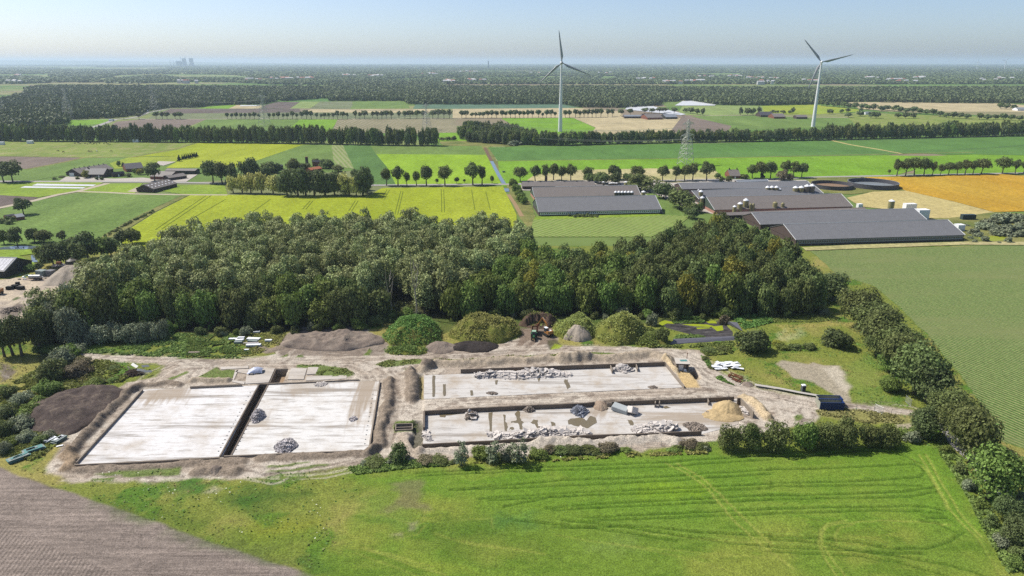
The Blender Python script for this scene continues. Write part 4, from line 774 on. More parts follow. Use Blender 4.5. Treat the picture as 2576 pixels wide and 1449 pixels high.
for j, (f, x, y, w, h) in enumerate((('G', 1830, 430, 380, 8.5), ('H', 1140, 395, 300, 7.5), ('G', 970, 340, 160, 6.5), ('G', 880, 180, 120, 6), ('G', 1570, 160, 120, 4.5), ('G', 1660, 100, 90, 5.5), ('H', 600, 410, 150, 2.2), ('H', 720, 408, 150, 2.3), ('H', 850, 405, 160, 2.4), ('H', 560, 370, 120, 2.2), ('G', 1420, 430, 160, 1.6), ('G', 1560, 420, 160, 1.8), ('G', 1390, 510, 90, 1.4), ('G', 1450, 590, 80, 1.2), ('H', 1650, 800, 170, 5), ('H', 1750, 1240, 190, 2.6), ('H', 1880, 1230, 190, 3), ('F', 280, 110, 140, 3), ('F', 330, 60, 150, 4), ('F', 130, 90, 190, 2.6), ('F', 240, 40, 200, 4))):
    X, Y, _ = g(f, x, y); rd = w*FR[f][2]/2/ppm(Y, h/2); mt = ('dark', 'dark', 'oak', 'willow', 'brownish', 'oak', 'fresh', 'oak', 'oak', 'yellow', 'oak', 'oak', 'oak', 'oak', 'fresh', 'fresh', 'fresh', 'fresh', 'oak', 'fresh', 'oak')[j]
    shrub('rounded_bush', (X, Y + rd*.25, zat(X, Y) - .2), h, rd, mt, ('large dark round bush beside the lined pond', 'dark round bush in the right meadow near the avenue', 'dark bush at the left end of the pond lining', 'slim grey-green bush left of the pond', 'brown wilting bush at the right end of the pond', 'tall narrow bush behind the wilting bush', 'bright low hedge piece right of the large round bush', 'middle low hedge piece between the two round bushes', 'low hedge piece touching the right round bush', 'yellow-green bush above the low hedge', 'weedy clump below the large round bush, left', 'weedy clump below the large round bush, right', 'weed clump beside the haul road bend', 'weed clump just left of the white sheets', 'yellow-green bush at the foot of the avenue by the gate', 'low bush at the right end of the hedge', 'spreading bush right of the hedge end', 'low green bush left of the round green mound', 'taller bush behind the round green mound, left', 'broad low bush at the wood edge by the grey heap', 'bush at the wood edge by the grey heap, farther back')[j], None, 3000, .08, 20)
# ---- trees on the left, between the near yard and the farm
for j, (x, yb, yt, w) in enumerate(((170, 1085, 900, 160), (335, 1055, 905, 130), (430, 1062, 930, 190), (605, 1040, 935, 110), (390, 1240, 1090, 140), (520, 1280, 1050, 210), (640, 1270, 1040, 200), (760, 1270, 1050, 220), (850, 1220, 940, 260), (980, 1200, 990, 240), (1080, 1190, 1000, 200), (1180, 1080, 930, 150), (1280, 1070, 915, 190), (40, 1075, 925, 90), (290, 1330, 1270, 120), (380, 1320, 1250, 110), (720, 1180, 1000, 180), (900, 1330, 1190, 150))):
    loc, H, rd = tree_px('4', x, yb, yt, w); tree('field_tree', loc, H, rd, ('dark', 'dark', 'oak', 'dark', 'fresh')[j % 5] if j != 13 else 'oak', f"{('tree by the garden ponds', 'tree in the group left of the poplar wood')[j > 3 and j != 13]}, {ORD[j]} counted from the far left", 'trees left of the poplar wood', .14, 2600, .085, 18)
# ---- farm lane trees and farm gardens
rows = [('roadside_tree', '5', 'roadside tree along the farm lane behind the yellow field', [(1335,478,312,100),(1440,478,290,130),(1523,478,345,70),(1610,478,340,70),(1700,478,285,120),(1795,465,410,40),(1868,478,283,150),(1975,462,398,50),(2045,455,418,30),(2122,472,255,165),(2205,470,285,90),(2298,460,385,40)], 'oak', .3),
 ('roadside_tree', 'A', 'lane tree behind the left pair of barns', [(235,362,215,150),(380,362,195,120),(475,360,185,90),(555,350,180,100),(635,360,205,90),(722,356,185,130),(890,356,212,130),(1145,345,200,140),(1365,345,205,160)], 'oak', .28),
 ('roadside_tree', 'A', 'lane tree between the two barn groups', [(1610,360,198,140),(1735,358,200,100),(1822,356,195,110),(1898,352,175,110),(2035,354,160,170),(2475,332,190,130)], 'oak', .3),
 ('roadside_tree', 'B', 'lane tree behind the right barns', [(30,390,215,130),(125,386,215,130),(265,370,200,120),(350,376,210,130),(428,378,230,110)], 'oak', .3),
 ('roadside_tree', 'B', 'lane tree behind the golden field', [(1270,350,298,35),(1345,362,190,110),(1430,360,180,130),(1515,357,172,140),(1608,354,180,130),(1688,354,215,90),(1765,352,240,90),(1845,350,225,110),(1930,349,215,90),(2005,347,195,120),(2080,344,205,90),(2160,342,185,150),(2365,340,170,160),(2490,337,195,100),(2570,336,205,90)], 'oak', .33),
 ('farm_tree', '4', 'big round tree by the left farm lane', [(38,472,265,130),(125,472,255,240),(232,788,615,190),(1495,462,268,190),(2060,482,250,200),(2150,492,265,170),(2240,492,275,170)], 'dark', .26),
 ('chestnut_tree', '5', 'blossoming pale chestnut in front of the hidden farm', [(-60,545,380,90),(20,545,360,90),(100,548,355,110),(200,550,345,120),(305,555,370,120),(965,572,350,120),(1060,574,380,120)], 'chestnut', .08),
 ('farm_tree', '5', 'dark tree in the ring around the hidden farm', [(85,420,215,190),(-40,470,350,140),(435,572,320,150),(530,572,320,140),(600,572,300,160),(680,572,330,150),(780,568,335,150),(865,566,335,170),(1120,570,295,170),(1000,570,400,110),(1160,545,300,100),(1070,520,320,140),(720,520,330,150)], 'dark', .06),
 ('garden_tree', '5', 'rounded garden tree around the hidden farmhouse', [(250,370,260,130),(320,360,258,110),(190,400,330,100),(480,350,225,130),(590,340,265,120),(450,400,320,140),(780,320,232,120),(830,320,240,70),(890,350,288,100),(690,250,228,60),(240,420,300,90)], 'oak', .06),
 ('garden_tree', 'A', 'bushy tree in the green strip between the barn groups', [(1010,385,270,160),(1150,385,268,140),(1270,350,280,100),(1400,450,288,290),(1620,525,365,200),(1780,625,430,270),(1870,660,560,160),(1890,720,610,130),(900,370,280,110),(1960,660,560,80)], 'oak', .12),
 ('garden_tree', 'A', 'round clipped bush in the row left of the barns', [(170,425,330,95),(200,480,382,110),(225,520,430,110),(265,582,500,95),(240,560,465,100)], 'fresh', .04),
 ('garden_tree', 'A', 'garden tree around the small lane house', [(2140,338,280,75),(2180,368,312,70),(2250,370,303,90),(2400,338,290,90),(535,412,362,75)], 'oak', .08),
 ('garden_tree', 'B', 'bush behind the right barns', [(240,408,290,140),(310,410,330,90),(1010,398,372,30)], 'brownish', .05),
 ('garden_tree', '4', 'garden tree at the left farm', [(1150,320,262,45),(1195,332,280,45),(835,435,350,80),(970,348,312,60),(905,348,325,60),(1025,360,330,50),(1305,392,340,60),(1355,400,340,80),(600,425,415,80),(530,448,425,60),(940,452,420,40),(985,452,420,40),(750,445,425,50),(1240,420,385,90),(20,870,820,90),(90,880,835,80),(130,850,805,70),(75,850,800,50)], 'oak', .06)]
M_SKIP = set()
for nm, f, lab, lst, mt, cb in rows:
    for j, (x, yb, yt, w) in enumerate(lst):
        loc, H, rd = tree_px(f, x, yb, yt, w); mm = mt
        if lab.startswith('garden tree at the left') and j in (2, 3, 7): mm = 'yellow'
        elif mt == 'oak' and j % 3 == 1: mm = 'dark'
        ring = 'ring' in lab or 'chestnut' in lab or 'hidden farmhouse' in lab or 'green strip' in lab
        if ring: rd *= 1.3
        tree(nm, (loc[0], loc[1], 0), H, rd, mm, f'{lab}, {ORD[j]} from the left' if 'green strip' not in lab and 'ring' not in lab and 'garden tree' not in lab else f"{'tall' if H > 12 else 'medium' if H > 7 else 'small'} {lab}, {ORD[j]} one", lab.replace(' tree', ' trees', 1).replace('chestnut in', 'chestnuts in'), cb, 2600 if H > 6 else 600, .08 if H > 6 else .16, 20, 'bush' if ring else 'round')
x0 = [(1735, 272, 205, 42), (1765, 258, 205, 30), (1785, 252, 200, 30), (1803, 250, 195, 30), (1822, 246, 192, 32), (1842, 242, 188, 34), (1862, 238, 184, 34), (1882, 234, 182, 36), (1903, 228, 182, 36)]
for j, a in enumerate(x0):
    loc, H, rd = tree_px('4', *a); tree('cypress_tree', (loc[0], loc[1], 0), H, rd, 'cypress', f'narrow dark conifer, {ORD[j]} from the left in the short conifer row', 'conifers in the short row', .03, 500, .2, 12, 'cone')
tree('cypress_tree', g('B', 45, 392), 9.5, 2.6, 'cypress', 'single dark conical conifer behind the right barns', None, .03, 700, .16, 14, 'cone')
# ---- shrubs on the mound beside the longest barn
for j, (x, y, w, h) in enumerate(((2090,900,150,4),(2160,860,170,5),(2240,820,170,6),(2330,800,190,6.5),(2420,790,190,6.5),(2520,800,200,7),(2280,880,180,5.5),(2380,890,190,6),(2480,890,190,6),(2570,880,200,6.5),(2130,930,110,3.4),(2320,920,170,4.5),(2430,925,170,4.5),(2550,930,170,5),(2640,860,200,7),(2190,975,95,3.6),(2420,985,85,3.8),(2060,955,70,2.2),(2095,985,60,2.2),(2340,995,50,1.2),(2030,830,70,1.6),(1990,820,60,1.2))):
    X, Y, _ = g('B', x, y + 15); rd = w*.2604/2/ppm(Y, 3); shrub('willow_shrub', (X, Y, -.2), h, rd, 'willow', f'silvery willow shrub, {ORD[j]} on the mound right of the longest barn', 'willow shrubs on the right mound', 900, .14, 14)
# ---- the long belt of trees across the picture: front rows tree by tree
def belt(pts, lab, grp, H0=21, step=8.6, rows_=2, nm='belt_tree', sd=5):
    r = np.random.default_rng(sd); j = 0; L = 0
    for row in range(rows_):
        for (a, b) in zip(pts, pts[1:]):
            a = np.array(a[:2]); b = np.array(b[:2]); D = np.linalg.norm(b-a); n = max(1, round(D/step)); st = D/n; dr = (b-a)/D; nr = np.array([-dr[1], dr[0]])
            for i in range(n):
                p = a + dr*(i + r.uniform(.2, .8))*st + nr*(row*7 + r.uniform(-1.5, 2.5)); H = H0*r.uniform(.8, 1.06)*(1 if row else .95); sc = r.uniform(4.6, 6.4)
                mt = 'oak' if r.random() < .45 else 'far' if r.random() < .8 else 'fresh'
                o = link(nm, whole_me('belt', j % 6, 1300, .115, mt, 'bush' if row == 0 else 'round', 18, .0 if row == 0 else .1), None, (p[0], p[1], -.2), (0, 0, r.uniform(0, 6.28)), (sc, sc, H)); j += 1
                tag(o, f"{ {'oak': 'dark green', 'far': 'dull green', 'fresh': 'brighter green'}[mt] } {('front', 'second', 'third', 'fourth')[row]} row tree, {lab}", 'tree', f"{mt.replace('far', 'dull').replace('oak', 'dark')} {grp}, {('front', 'second', 'third', 'fourth')[row]} row")
belt([g('D', x, y) for x, y in ((-30, 355), (200, 357), (400, 358), (600, 360), (800, 363), (950, 366), (1098, 368))], 'long tree belt left of the ditch gap', 'trees of the left belt', 24.5, 8.4, 2)
belt([g('D', x, y) for x, y in ((1172, 357), (1215, 360), (1290, 364), (1420, 366), (1560, 362), (1720, 359), (1900, 356), (2080, 353))], 'tree belt right of the ditch gap, below the turbines', 'trees of the right belt', 18.5, 8.2, 2, sd=6)
belt([g('D', x, y) for x, y in ((2080, 353), (2180, 350), (2320, 347), (2460, 344), (2620, 341))], 'tall tree belt at the right edge', 'trees of the right end belt', 22.5, 8.8, 2, 'belt_tree', 8)
belt([g('D', x, y) for x, y in ((1150, 348), (1180, 352), (1230, 356), (1290, 360), (1340, 362))], 'round grove right of the ditch gap', 'trees of the round grove', 20, 9, 4, 'grove_tree', 9)
belt([g('D', x, y) for x, y in ((1160, 336), (1230, 338), (1290, 350))], 'back part of the round grove', 'trees at the back of the round grove', 20, 9, 3, 'grove_tree', 10)
for j, (x, y, w, h) in enumerate(((760, 655, 60, 4), (800, 655, 60, 5), (845, 655, 60, 6), (980, 655, 80, 8), (1290, 695, 90, 7), (1340, 690, 90, 6))):
    X, Y, _ = g('2', x, y); shrub('belt_shrub', (X, Y, 0), h, w/3/2/ppm(Y), 'willow' if j > 2 else 'oak', f"shrub at the ditch gap in the belt, {ORD[j]} from the left", 'shrubs at the gap in the belt', 400, .2, 12)
# ---- avenue on the far side road and single trees near the far farms
far_row = [('1', x, 497, yt, w) for x, yt, w in ((1180,437,55),(1225,438,42),(1262,440,48),(1325,445,40),(1362,438,55),(1050,448,52),(935,455,40),(1718,447,32),(1752,450,30),(1785,442,38),(1820,448,30),(1852,450,30),(1888,446,34),(1922,440,44),(1958,452,30),(2035,448,30),(2068,446,32),(2102,438,42),(2138,450,30),(2170,448,30),(2208,432,46),(2242,448,30),(2280,436,44),(2314,425,50),(2350,430,46),(2392,446,32),(2424,452,28),(2450,446,30),(2482,446,36),(2515,446,34),(2548,428,48))]
far_row += [('2', x, y, yt, w) for x, y, yt, w in [(12,495,437,40),(46,495,445,30),(106,494,430,45),(140,494,440,34),(176,494,430,48),(238,494,435,45),(272,494,433,48),(306,494,432,42),(338,494,430,42),(378,494,430,52),(436,493,432,40),(480,493,430,60),(520,493,428,50),(570,493,425,60),(620,493,428,60),(690,493,425,60),(730,493,420,60),(775,492,420,55),(815,492,420,55),(910,490,428,50),(940,490,430,48),(985,490,445,36),(1015,490,442,30),(1045,490,440,44),(1072,490,440,34),(1105,489,430,44),(1135,489,426,50),(1172,489,430,44),(1215,488,428,40),(1242,488,435,34),(1275,488,424,50),(1312,488,422,55),(1346,488,432,36),(1378,488,430,34),(1408,488,424,40),(1440,487,425,42),(1488,487,424,50),(1520,487,445,26),(1550,487,422,44),(1582,486,420,42),(1612,486,440,30),(1690,486,425,50),(1722,486,425,40),(1768,485,418,48),(1800,485,430,34),(1832,485,420,44),(1862,484,418,44),(1892,484,418,40),(1922,483,416,44),(1958,483,412,48),(2012,480,416,44),(2045,478,416,46),(2110,475,420,50),(2180,470,415,60),(2290,455,410,70),(2340,455,412,70),(2400,455,408,60),(2440,450,408,70),(2510,460,405,60)]]
far_row += [('3', x, y, yt, w) for x, y, yt, w in [(20,650,612,50),(60,655,608,55),(110,662,615,55),(150,668,612,45),(435,668,602,42),(490,668,612,50),(530,668,608,45),(575,665,600,42),(680,655,626,50),(712,655,632,30),(760,658,630,50),(830,655,606,40),(805,658,630,35),(1110,660,622,45),(1195,655,620,36),(1245,648,614,42),(1250,685,645,60),(1345,640,615,30)]]
far_row += [('3', x, y, y-52+(i % 3)*6, 62) for i, (x, y) in enumerate([(1050,598),(1090,602),(1140,606),(1180,609),(1220,612),(1260,616),(1300,620),(1360,624),(1400,628),(1440,630),(1500,640),(1540,632),(1600,640),(1640,646),(1690,650),(1740,652),(1790,658),(1840,662),(1890,668),(1940,680),(1990,688),(2040,690),(2090,692),(2140,696),(2240,700),(2300,704),(2360,700),(2420,704),(2480,706),(2540,708),(1420,690),(1460,690),(1620,690),(1680,692),(1740,694),(1340,676),(2400,620),(2440,622),(2490,625),(1500,570),(1560,572),(1660,574),(1740,576)])]
for j, (f, x, yb, yt, w) in enumerate(far_row):
    loc, H, rd = tree_px(f, x, yb, yt, w); where = {'1': 'left part of the far avenue', '2': 'middle of the far avenue', '3': 'land around the right turbine'}[f]; jj_ = f"{'tall' if H > 14 else 'low'} {'broad' if rd > H*.32 else 'slim'}"
    tree('far_avenue_tree', (loc[0], loc[1], 0), H, rd, 'far' if j % 4 else 'oak', f'{jj_} small distant tree, {where}', f'{jj_} small distant trees, {where}', .36 if f != '3' else .15, 420, .21, 12)
# ---- the far woods: nobody could count them
def far_wood(name, polys, extra=None, H=15.0, div=165, seed=1, ymax=16000, ymin=800, mat='far', shape='round'):
    r = np.random.default_rng(seed); T = []
    for k in range(5):
        V, F = crown_geo(500 + k + seed, 26 if shape != 'cone' else 20, .42, lobes=7, shape=shape if shape != 'mix' else 'round', fill=0); T.append(V.reshape(-1, 4, 3))
    X = []; y = ymin
    while y < ymax:
        s = max(8.5, y/div); xs = np.arange(-y*.82, y*.82, s); X.append(np.stack([xs + r.uniform(-.45, .45, len(xs))*s, y + r.uniform(-.45, .45, len(xs))*s, np.full(len(xs), s)], 1)); y += s*.95
    X = np.concatenate(X); keep = np.zeros(len(X), bool)
    for p in polys: keep |= inside(X[:, 0], X[:, 1], p)
    if extra is not None: keep |= extra(X)
    X = X[keep]; vs = []
    kk = r.integers(0, 5, len(X)); a = r.uniform(0, 6.28, len(X)); h = H*r.uniform(.75, 1.12, len(X)); sc = X[:, 2]*r.uniform(.56, .78, len(X))
    for k in range(5):
        q = kk == k; 
        if not q.any(): continue
        Tk = T[k]; c, sn = np.cos(a[q])[:, None, None], np.sin(a[q])[:, None, None]
        x = (Tk[None, :, :, 0]*c - Tk[None, :, :, 1]*sn)*sc[q][:, None, None] + X[q, 0][:, None, None]; yy = (Tk[None, :, :, 0]*sn + Tk[None, :, :, 1]*c)*sc[q][:, None, None] + X[q, 1][:, None, None]
        z = Tk[None, :, :, 2]*h[q][:, None, None]; vs.append(np.stack([x, yy, z], -1).reshape(-1, 3))
    V = np.concatenate(vs); o = link(name, big_mesh(name, V, np.arange(len(V)).reshape(-1, 4), LEAF[mat])); print(name, len(X)); return tag(o, kind='stuff')
lw = [g('1', x, y) for x, y in ((-700,680),(0,668),(90,640),(190,560),(400,555),(505,540),(520,500),(870,490),(1060,465),(1090,448),(1160,430),(1290,412),(1480,412),(1600,396),(1800,388),(1990,386),(2085,366),(2090,350),(2060,338))] + [g('1', x, y, 14) for x, y in ((2130,322),(2480,300),(2576,282),(2576,240),(2000,238),(1400,236),(800,232),(330,232),(190,246),(185,290),(100,300),(60,318),(-30,330),(-700,330))]
far_wood('left_forest', [lw], None, 15, 190, 1, 4000)
cw = [g('2', x, y) for x, y in ((-100,361),(100,361),(478,361),(510,386),(900,387),(1660,386),(1790,408),(2130,412),(2400,396),(2420,370))] + [g('3', x, y) for x, y in ((60,560),(250,592),(600,596),(950,590),(1240,570),(1500,568),(2000,578),(2440,580),(2640,582),(2640,470))] + [g('3', x, y, 14) for x, y in ((2640,442),(2000,446),(1400,446),(800,450),(300,446),(-40,446))] + [g('2', x, y, 14) for x, y in ((2300,236),(1700,236),(1100,236),(850,236),(640,206),(280,200),(-100,195))]
far_wood('middle_forest', [cw], None, 15, 175, 2, 5000)
gaps = [P('1', q) for q in ([(0,185),(180,170),(380,175),(385,165),(560,158),(580,180),(380,190),(180,180)], [(800,190),(890,165),(1100,158),(1700,160),(1880,175),(1880,195),(1000,200)], [(1360,240),(1420,205),(1640,202),(1800,222),(1960,238),(1500,242)], [(-100,320),(-100,236),(190,236),(180,290),(60,310)], [(340,235),(700,228),(1200,230),(1200,238),(600,242)])] + [P('2', q) for q in ([(300,200),(420,190),(650,195),(520,214)], [(690,235),(760,226),(1100,214),(1100,222)], [(1950,210),(1960,175),(2080,178),(2060,200)])]
woods = [P('1', q) for q in ([(-100,222),(0,212),(60,198),(300,196),(560,192),(780,206),(780,222),(500,222),(300,230),(0,234),(-100,234)], [(780,228),(820,196),(1000,186),(1180,172),(1400,196),(1600,192),(1880,200),(1900,221),(1400,216),(1060,229)], [(1480,210),(1720,206),(1800,216),(2000,214),(2400,190),(2640,180),(2640,238),(2100,240),(1800,221)], [(380,180),(370,170),(440,165),(880,163),(800,175),(580,172)])]
def far_rule(X):
    x, y = X[:, 0], X[:, 1]; n = fbm(x*.42, y, 900, 4, 60); k = (n > .43 + .06*(y < 4500)) & (y > 3300)
    for p in gaps: k &= ~inside(x, y, p)
    for p in woods: k |= inside(x, y, p) & (fbm(x, y, 160, 3, 61) > .42)
    for p in (lw, cw): k &= ~inside(x, y, p)
    return k
far_wood('distant_forest', [], far_rule, 15, 150, 3, 26000, 2400)
# ================================================================ BUILDINGS, TURBINES, PYLONS
def mat_roof(name, col, rib=1.1, var=.12, spec=.3, rough=.6):
    m, t = nt(name); tc = N(t, 'ShaderNodeTexCoord'); sp = N(t, 'ShaderNodeSeparateXYZ'); t.links.new(tc.outputs['Object'], sp.inputs[0])
    def saw(axis, per):
        a = N(t, 'ShaderNodeMath', operation='DIVIDE'); a.inputs[1].default_value = per; t.links.new(sp.outputs[axis], a.inputs[0])
        b = N(t, 'ShaderNodeMath', operation='FRACT'); t.links.new(a.outputs[0], b.inputs[0]); return b.outputs[0]
    n1 = noise(t, .25, 4, .6); n2 = noise(t, 1.8, 3, .6, (1, .2, 1))
    c = mixc(t, tuple(x*(1-var) for x in col), tuple(x*(1+var) for x in col), n1); c = mixc(t, c, ramp(t, n2, [(.3, .82), (.7, 1.1)]), .7, 'MULTIPLY')
    c = mixc(t, c, ramp(t, saw('X', rib), [(0, .72), (.12, 1.0), (.9, 1.0), (1, .8)]), .5, 'MULTIPLY'); c = mixc(t, c, ramp(t, saw('Y', 2.4), [(0, .75), (.08, 1.0), (1, 1.0)]), .5, 'MULTIPLY')
    out(t, c, rough, spec); return m
M_RGREY = mat_roof('grey fibre cement roof', alb(132, 132, 134)); M_RBROWN = mat_roof('weathered fibre cement roof', alb(136, 128, 122)); M_RDARK = mat_roof('dark roof tiles', alb(84, 82, 88), .6); M_ROR = mat_roof('orange roof tiles', alb(196, 120, 82), .5)
M_RPALE = mat_roof('pale corrugated roof', alb(150, 156, 164), 1.0)
M_BRICK = mat_plain('red brown brick', alb(148, 100, 84), .9, .1, .2, 1.5); M_BRICKD = mat_plain('dark brick', alb(98, 84, 80), .9, .1, .2, 1.5); M_PINK = mat_plain('pink brick gable', alb(196, 150, 134), .9, .1, .15, 1)
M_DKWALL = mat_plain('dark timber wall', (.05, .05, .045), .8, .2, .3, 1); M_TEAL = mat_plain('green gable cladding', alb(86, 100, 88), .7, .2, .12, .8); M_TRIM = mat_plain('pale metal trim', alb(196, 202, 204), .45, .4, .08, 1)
m, t = nt('window glass'); out(t, (.03, .04, .05), .12, .5); M_GLASS = m
M_WHITEP = mat_plain('white paint', (.75, .76, .77), .5, .3, .06, .6); M_OLIVE = mat_plain('olive silo polyester', alb(160, 152, 108), .55, .3, .12, .6); M_SILOG = mat_plain('grey brown silo polyester', alb(118, 112, 100), .55, .3, .12, .6); M_STEEL = mat_plain('galvanised steel', alb(176, 178, 176), .45, .5, .15, 1.5, .3)
def barn(name, el, er, rl, rr_, ze, pitch, roofm, wallm, label, cat='barn', group=None, gable=None, win=0, skyl=0, trim=True, zfix=None, over=.5, doors=0, chim=0, vents=0, wmat=None):
    """roof from two measured lines: the front eave (el,er) and the ridge (rl,rr_), both frame pixels"""
    E0, E1 = np.array(gp(*el, ze)), np.array(gp(*er, ze)); dx = (E1-E0)[:2]; L = np.linalg.norm(dx); u = dx/L; n = np.array([-u[1], u[0]])
    if n[1] < 0: n = -n
    zr = ze + 4
    for _ in range(30):
        Rm = (np.array(gp(*rl, zr)) + np.array(gp(*rr_, zr)))/2; w = float(np.dot((Rm - E0)[:2], n)); w = max(w, 1.5); zr = .5*zr + .5*(ze + w*math.tan(R(pitch)))
    rz = math.atan2(u[1], u[0]); w2 = 2*w
    o = empty(name, (E0[0], E0[1], 0), rz, label, cat, group)          # local: x along the eave, y to the back, front eave at y=0
    sgn = 1 if np.dot(n, [-math.sin(rz), math.cos(rz)]) > 0 else -1
    wm = MB(); b = over; d = MB()
    d.prism([(b, b*sgn), (L-b, b*sgn), (L-b, (w2-b)*sgn), (b, (w2-b)*sgn)], -.3, ze - b*math.tan(R(pitch)) + .0)
    d.build('wall', wallm, o)
    for k, xx in enumerate((b, L-b)):
        gbl = MB(); y0, y1 = b*sgn, (w2-b)*sgn; zz = ze - .3; t_ = .18 if k else -.18
        pts = [(xx, y0, zz - .6), (xx, y1, zz - .6), (xx, y1, zz + b*math.tan(R(pitch)) - .02), (xx, w*sgn, zr - .35), (xx, y0, zz + b*math.tan(R(pitch)) - .02)]
        q = [(x + t_, y, z) for x, y, z in pts]; gbl.add(pts + q, [(0,1,2,3,4), (9,8,7,6,5)] + [(i, (i+1) % 5, 5+(i+1) % 5, 5+i) for i in range(5)]); gbl.build('gable', gable or wallm, o)
    for s_ in (0, 1):
        rf = MB(); ya, yb = (0, w*sgn) if s_ == 0 else (w2*sgn, w*sgn); th = .22
        v = [(0, ya, ze), (L, ya, ze), (L, yb, zr), (0, yb, zr)]; v2 = [(x, y, z - th) for x, y, z in v]
        rf.add(v + v2, [(0,1,2,3), (7,6,5,4), (0,4,5,1), (1,5,6,2), (2,6,7,3), (3,7,4,0)])
        ro = rf.build('roof', roofm, o); ro.data.update()
        if trim and s_ == 0:
            for xx in (0, L):
                tb = MB(); tb.tube([(xx, ya, ze + .05), (xx, yb, zr + .05)], .16, 4); tb.build('verge_trim', M_TRIM, ro)
            tb = MB(); tb.tube([(0, w*sgn, zr + .06), (L, w*sgn, zr + .06)], .2, 4); tb.build('ridge_cap', M_TRIM, ro)
        if skyl and s_ == 0:
            for row in (.35, .72):
                for i in range(skyl):
                    x = L*(i + .6)/(skyl + .2); f_ = row; p0 = np.array([x, ya + (yb-ya)*f_, ze + (zr-ze)*f_ + .05]); dy = (yb-ya)*.12; dz = (zr-ze)*.12
                    sb = MB(); sb.quad((x-.6, p0[1]-dy*.5, p0[2]-dz*.5), (x+.6, p0[1]-dy*.5, p0[2]-dz*.5), (x+.6, p0[1]+dy*.5, p0[2]+dz*.5), (x-.6, p0[1]+dy*.5, p0[2]+dz*.5)); sb.build('skylight', M_WHITEP, ro)
    if win:
        f = MB(); zt, zb = ze - b*math.tan(R(pitch)) - .35, .95; fo = f.box((L/2, (b - .06)*sgn, (zt+zb)/2 + .05), (L - 2*b - 1, .14, zt - zb)).build('window_band', wmat or M_WHITEP, o)
        for i in range(win):
            p = MB(); x = b + .8 + (L - 2*b - 1.6)*(i + .5)/win; p.box((x, (b - .15)*sgn, (zt+zb)/2 + .12), ((L - 2*b - 1.6)/win*.62, .06, (zt-zb)*.42)); p.build('pane', M_GLASS, fo)
    for i in range(doors):
        p = MB(); x = L*(i + .5)/doors; p.box((x, (b - .06)*sgn, 1.05), (1.1, .12, 2.1)); p.build('door', M_WHITEP, o)
        for q in (-2.2, 2.2):
            p = MB(); p.box((x + q, (b - .06)*sgn, 1.5), (1.2, .12, 1.1)); p.build('window', M_GLASS, o)
    for i in range(chim):
        p = MB(); x = L*(.15 + .7*i/max(chim-1, 1)) if chim > 1 else L*.1; p.box((x, w*sgn, zr + .5), (.8, .8, 1.8)); p.box((x, w*sgn, zr + 1.45), (1.0, 1.0, .16)); p.build('chimney', M_BRICKD, o)
    for i in range(vents):
        p = MB(); x = L*(i + .5)/vents; p.lathe([(.35, -.4), (.35, .7), (.5, .72), (.5, .9), (.1, 1.0)], (x, w*sgn, zr), 8); p.build('roof_vent', M_SILOG, o)
    return o, L, w2, zr
def pA(x, y): return px('A', x, y)
def pB(x, y): return px('B', x, y)
def p4(x, y): return px('4', x, y)
def p5_(x, y): return px('5', x, y)
barn('livestock_barn', pA(412, 658), pA(1603, 632), pA(378, 520), pA(1530, 496), 3.2, 22, M_RGREY, M_BRICKD, 'front grey barn of the left pair with a white-framed window band', group='long livestock barns', gable=M_TEAL, win=58)
barn('livestock_barn', pA(372, 514), pA(1402, 492), pA(340, 418), pA(1366, 399), 3.2, 22, M_RBROWN, M_PINK, 'brownish-roofed barn right behind the front grey barn', group='long livestock barns', gable=M_TEAL)
barn('livestock_barn', pA(252, 409), pA(960, 404), pA(246, 367), pA(958, 358), 2.8, 22, M_RBROWN, M_BRICKD, 'low old barn by the lane behind the left pair of barns', group='long livestock barns', vents=6, trim=False)
barn('shed', pA(575, 412), pA(1034, 404), pA(578, 394), pA(1030, 388), 2.6, 20, M_RBROWN, M_BRICKD, 'low shed between the old lane barn and the brownish barn', trim=False)
barn('livestock_barn', pA(1800, 436), pB(545, 468), pA(1712, 380), pB(462, 408), 3.4, 16, M_RGREY, M_BRICKD, 'rearmost of the right grey barns, nearest the lane', group='long livestock barns')
barn('livestock_barn', pA(1960, 532), pB(642, 528), pA(1842, 438), pB(555, 468), 3.4, 18, M_RGREY, M_BRICKD, 'second right barn from the lane, behind the olive silos', group='long livestock barns')
barn('livestock_barn', pA(2112, 636), pB(926, 655), pA(2036, 509), pB(790, 532), 3.4, 20, M_RBROWN, M_PINK, 'middle right barn with brownish roof and dark roof hatch', group='long livestock barns', gable=M_TEAL, trim=True)
barn('shed', pA(2240, 690), pB(1068, 690), pA(2190, 652), pB(1040, 672), 3.0, 16, M_RBROWN, M_BRICKD, 'low link shed between middle right barn and the next', trim=False)
barn('livestock_barn', pB(30, 830), pB(1640, 782), pB(-190, 718), pB(1505, 676), 3.6, 19, M_RGREY, M_BRICKD, 'grey barn directly behind the longest front barn at right', group='long livestock barns')
barn('livestock_barn', pB(372, 978), pB(2010, 930), pB(28, 834), pB(1850, 781), 3.6, 19, M_RGREY, M_BRICKD, 'longest grey barn at right with a dark window band', group='long livestock barns', win=70, wmat=mat_plain('dark window frames', alb(150, 158, 160), .6, .3))
barn('barn', pA(2330, 366), pB(110, 408), pA(2370, 346), pB(90, 394), 3.0, 20, M_RPALE, M_BRICKD, 'small pale-roofed shed by the lane behind the right barns')
barn('house', pA(2260, 308), pA(2366, 308), pA(2262, 268), pA(2362, 266), 2.8, 38, M_RBROWN, M_BRICK, 'small brown-roofed house by the lane among trees', 'house', chim=2, doors=1, over=.3, trim=False)
for nm, x0, x1, y in (('roof_hatch', 770, 842, 546), ('roof_hatch', 352, 430, 424)): pass
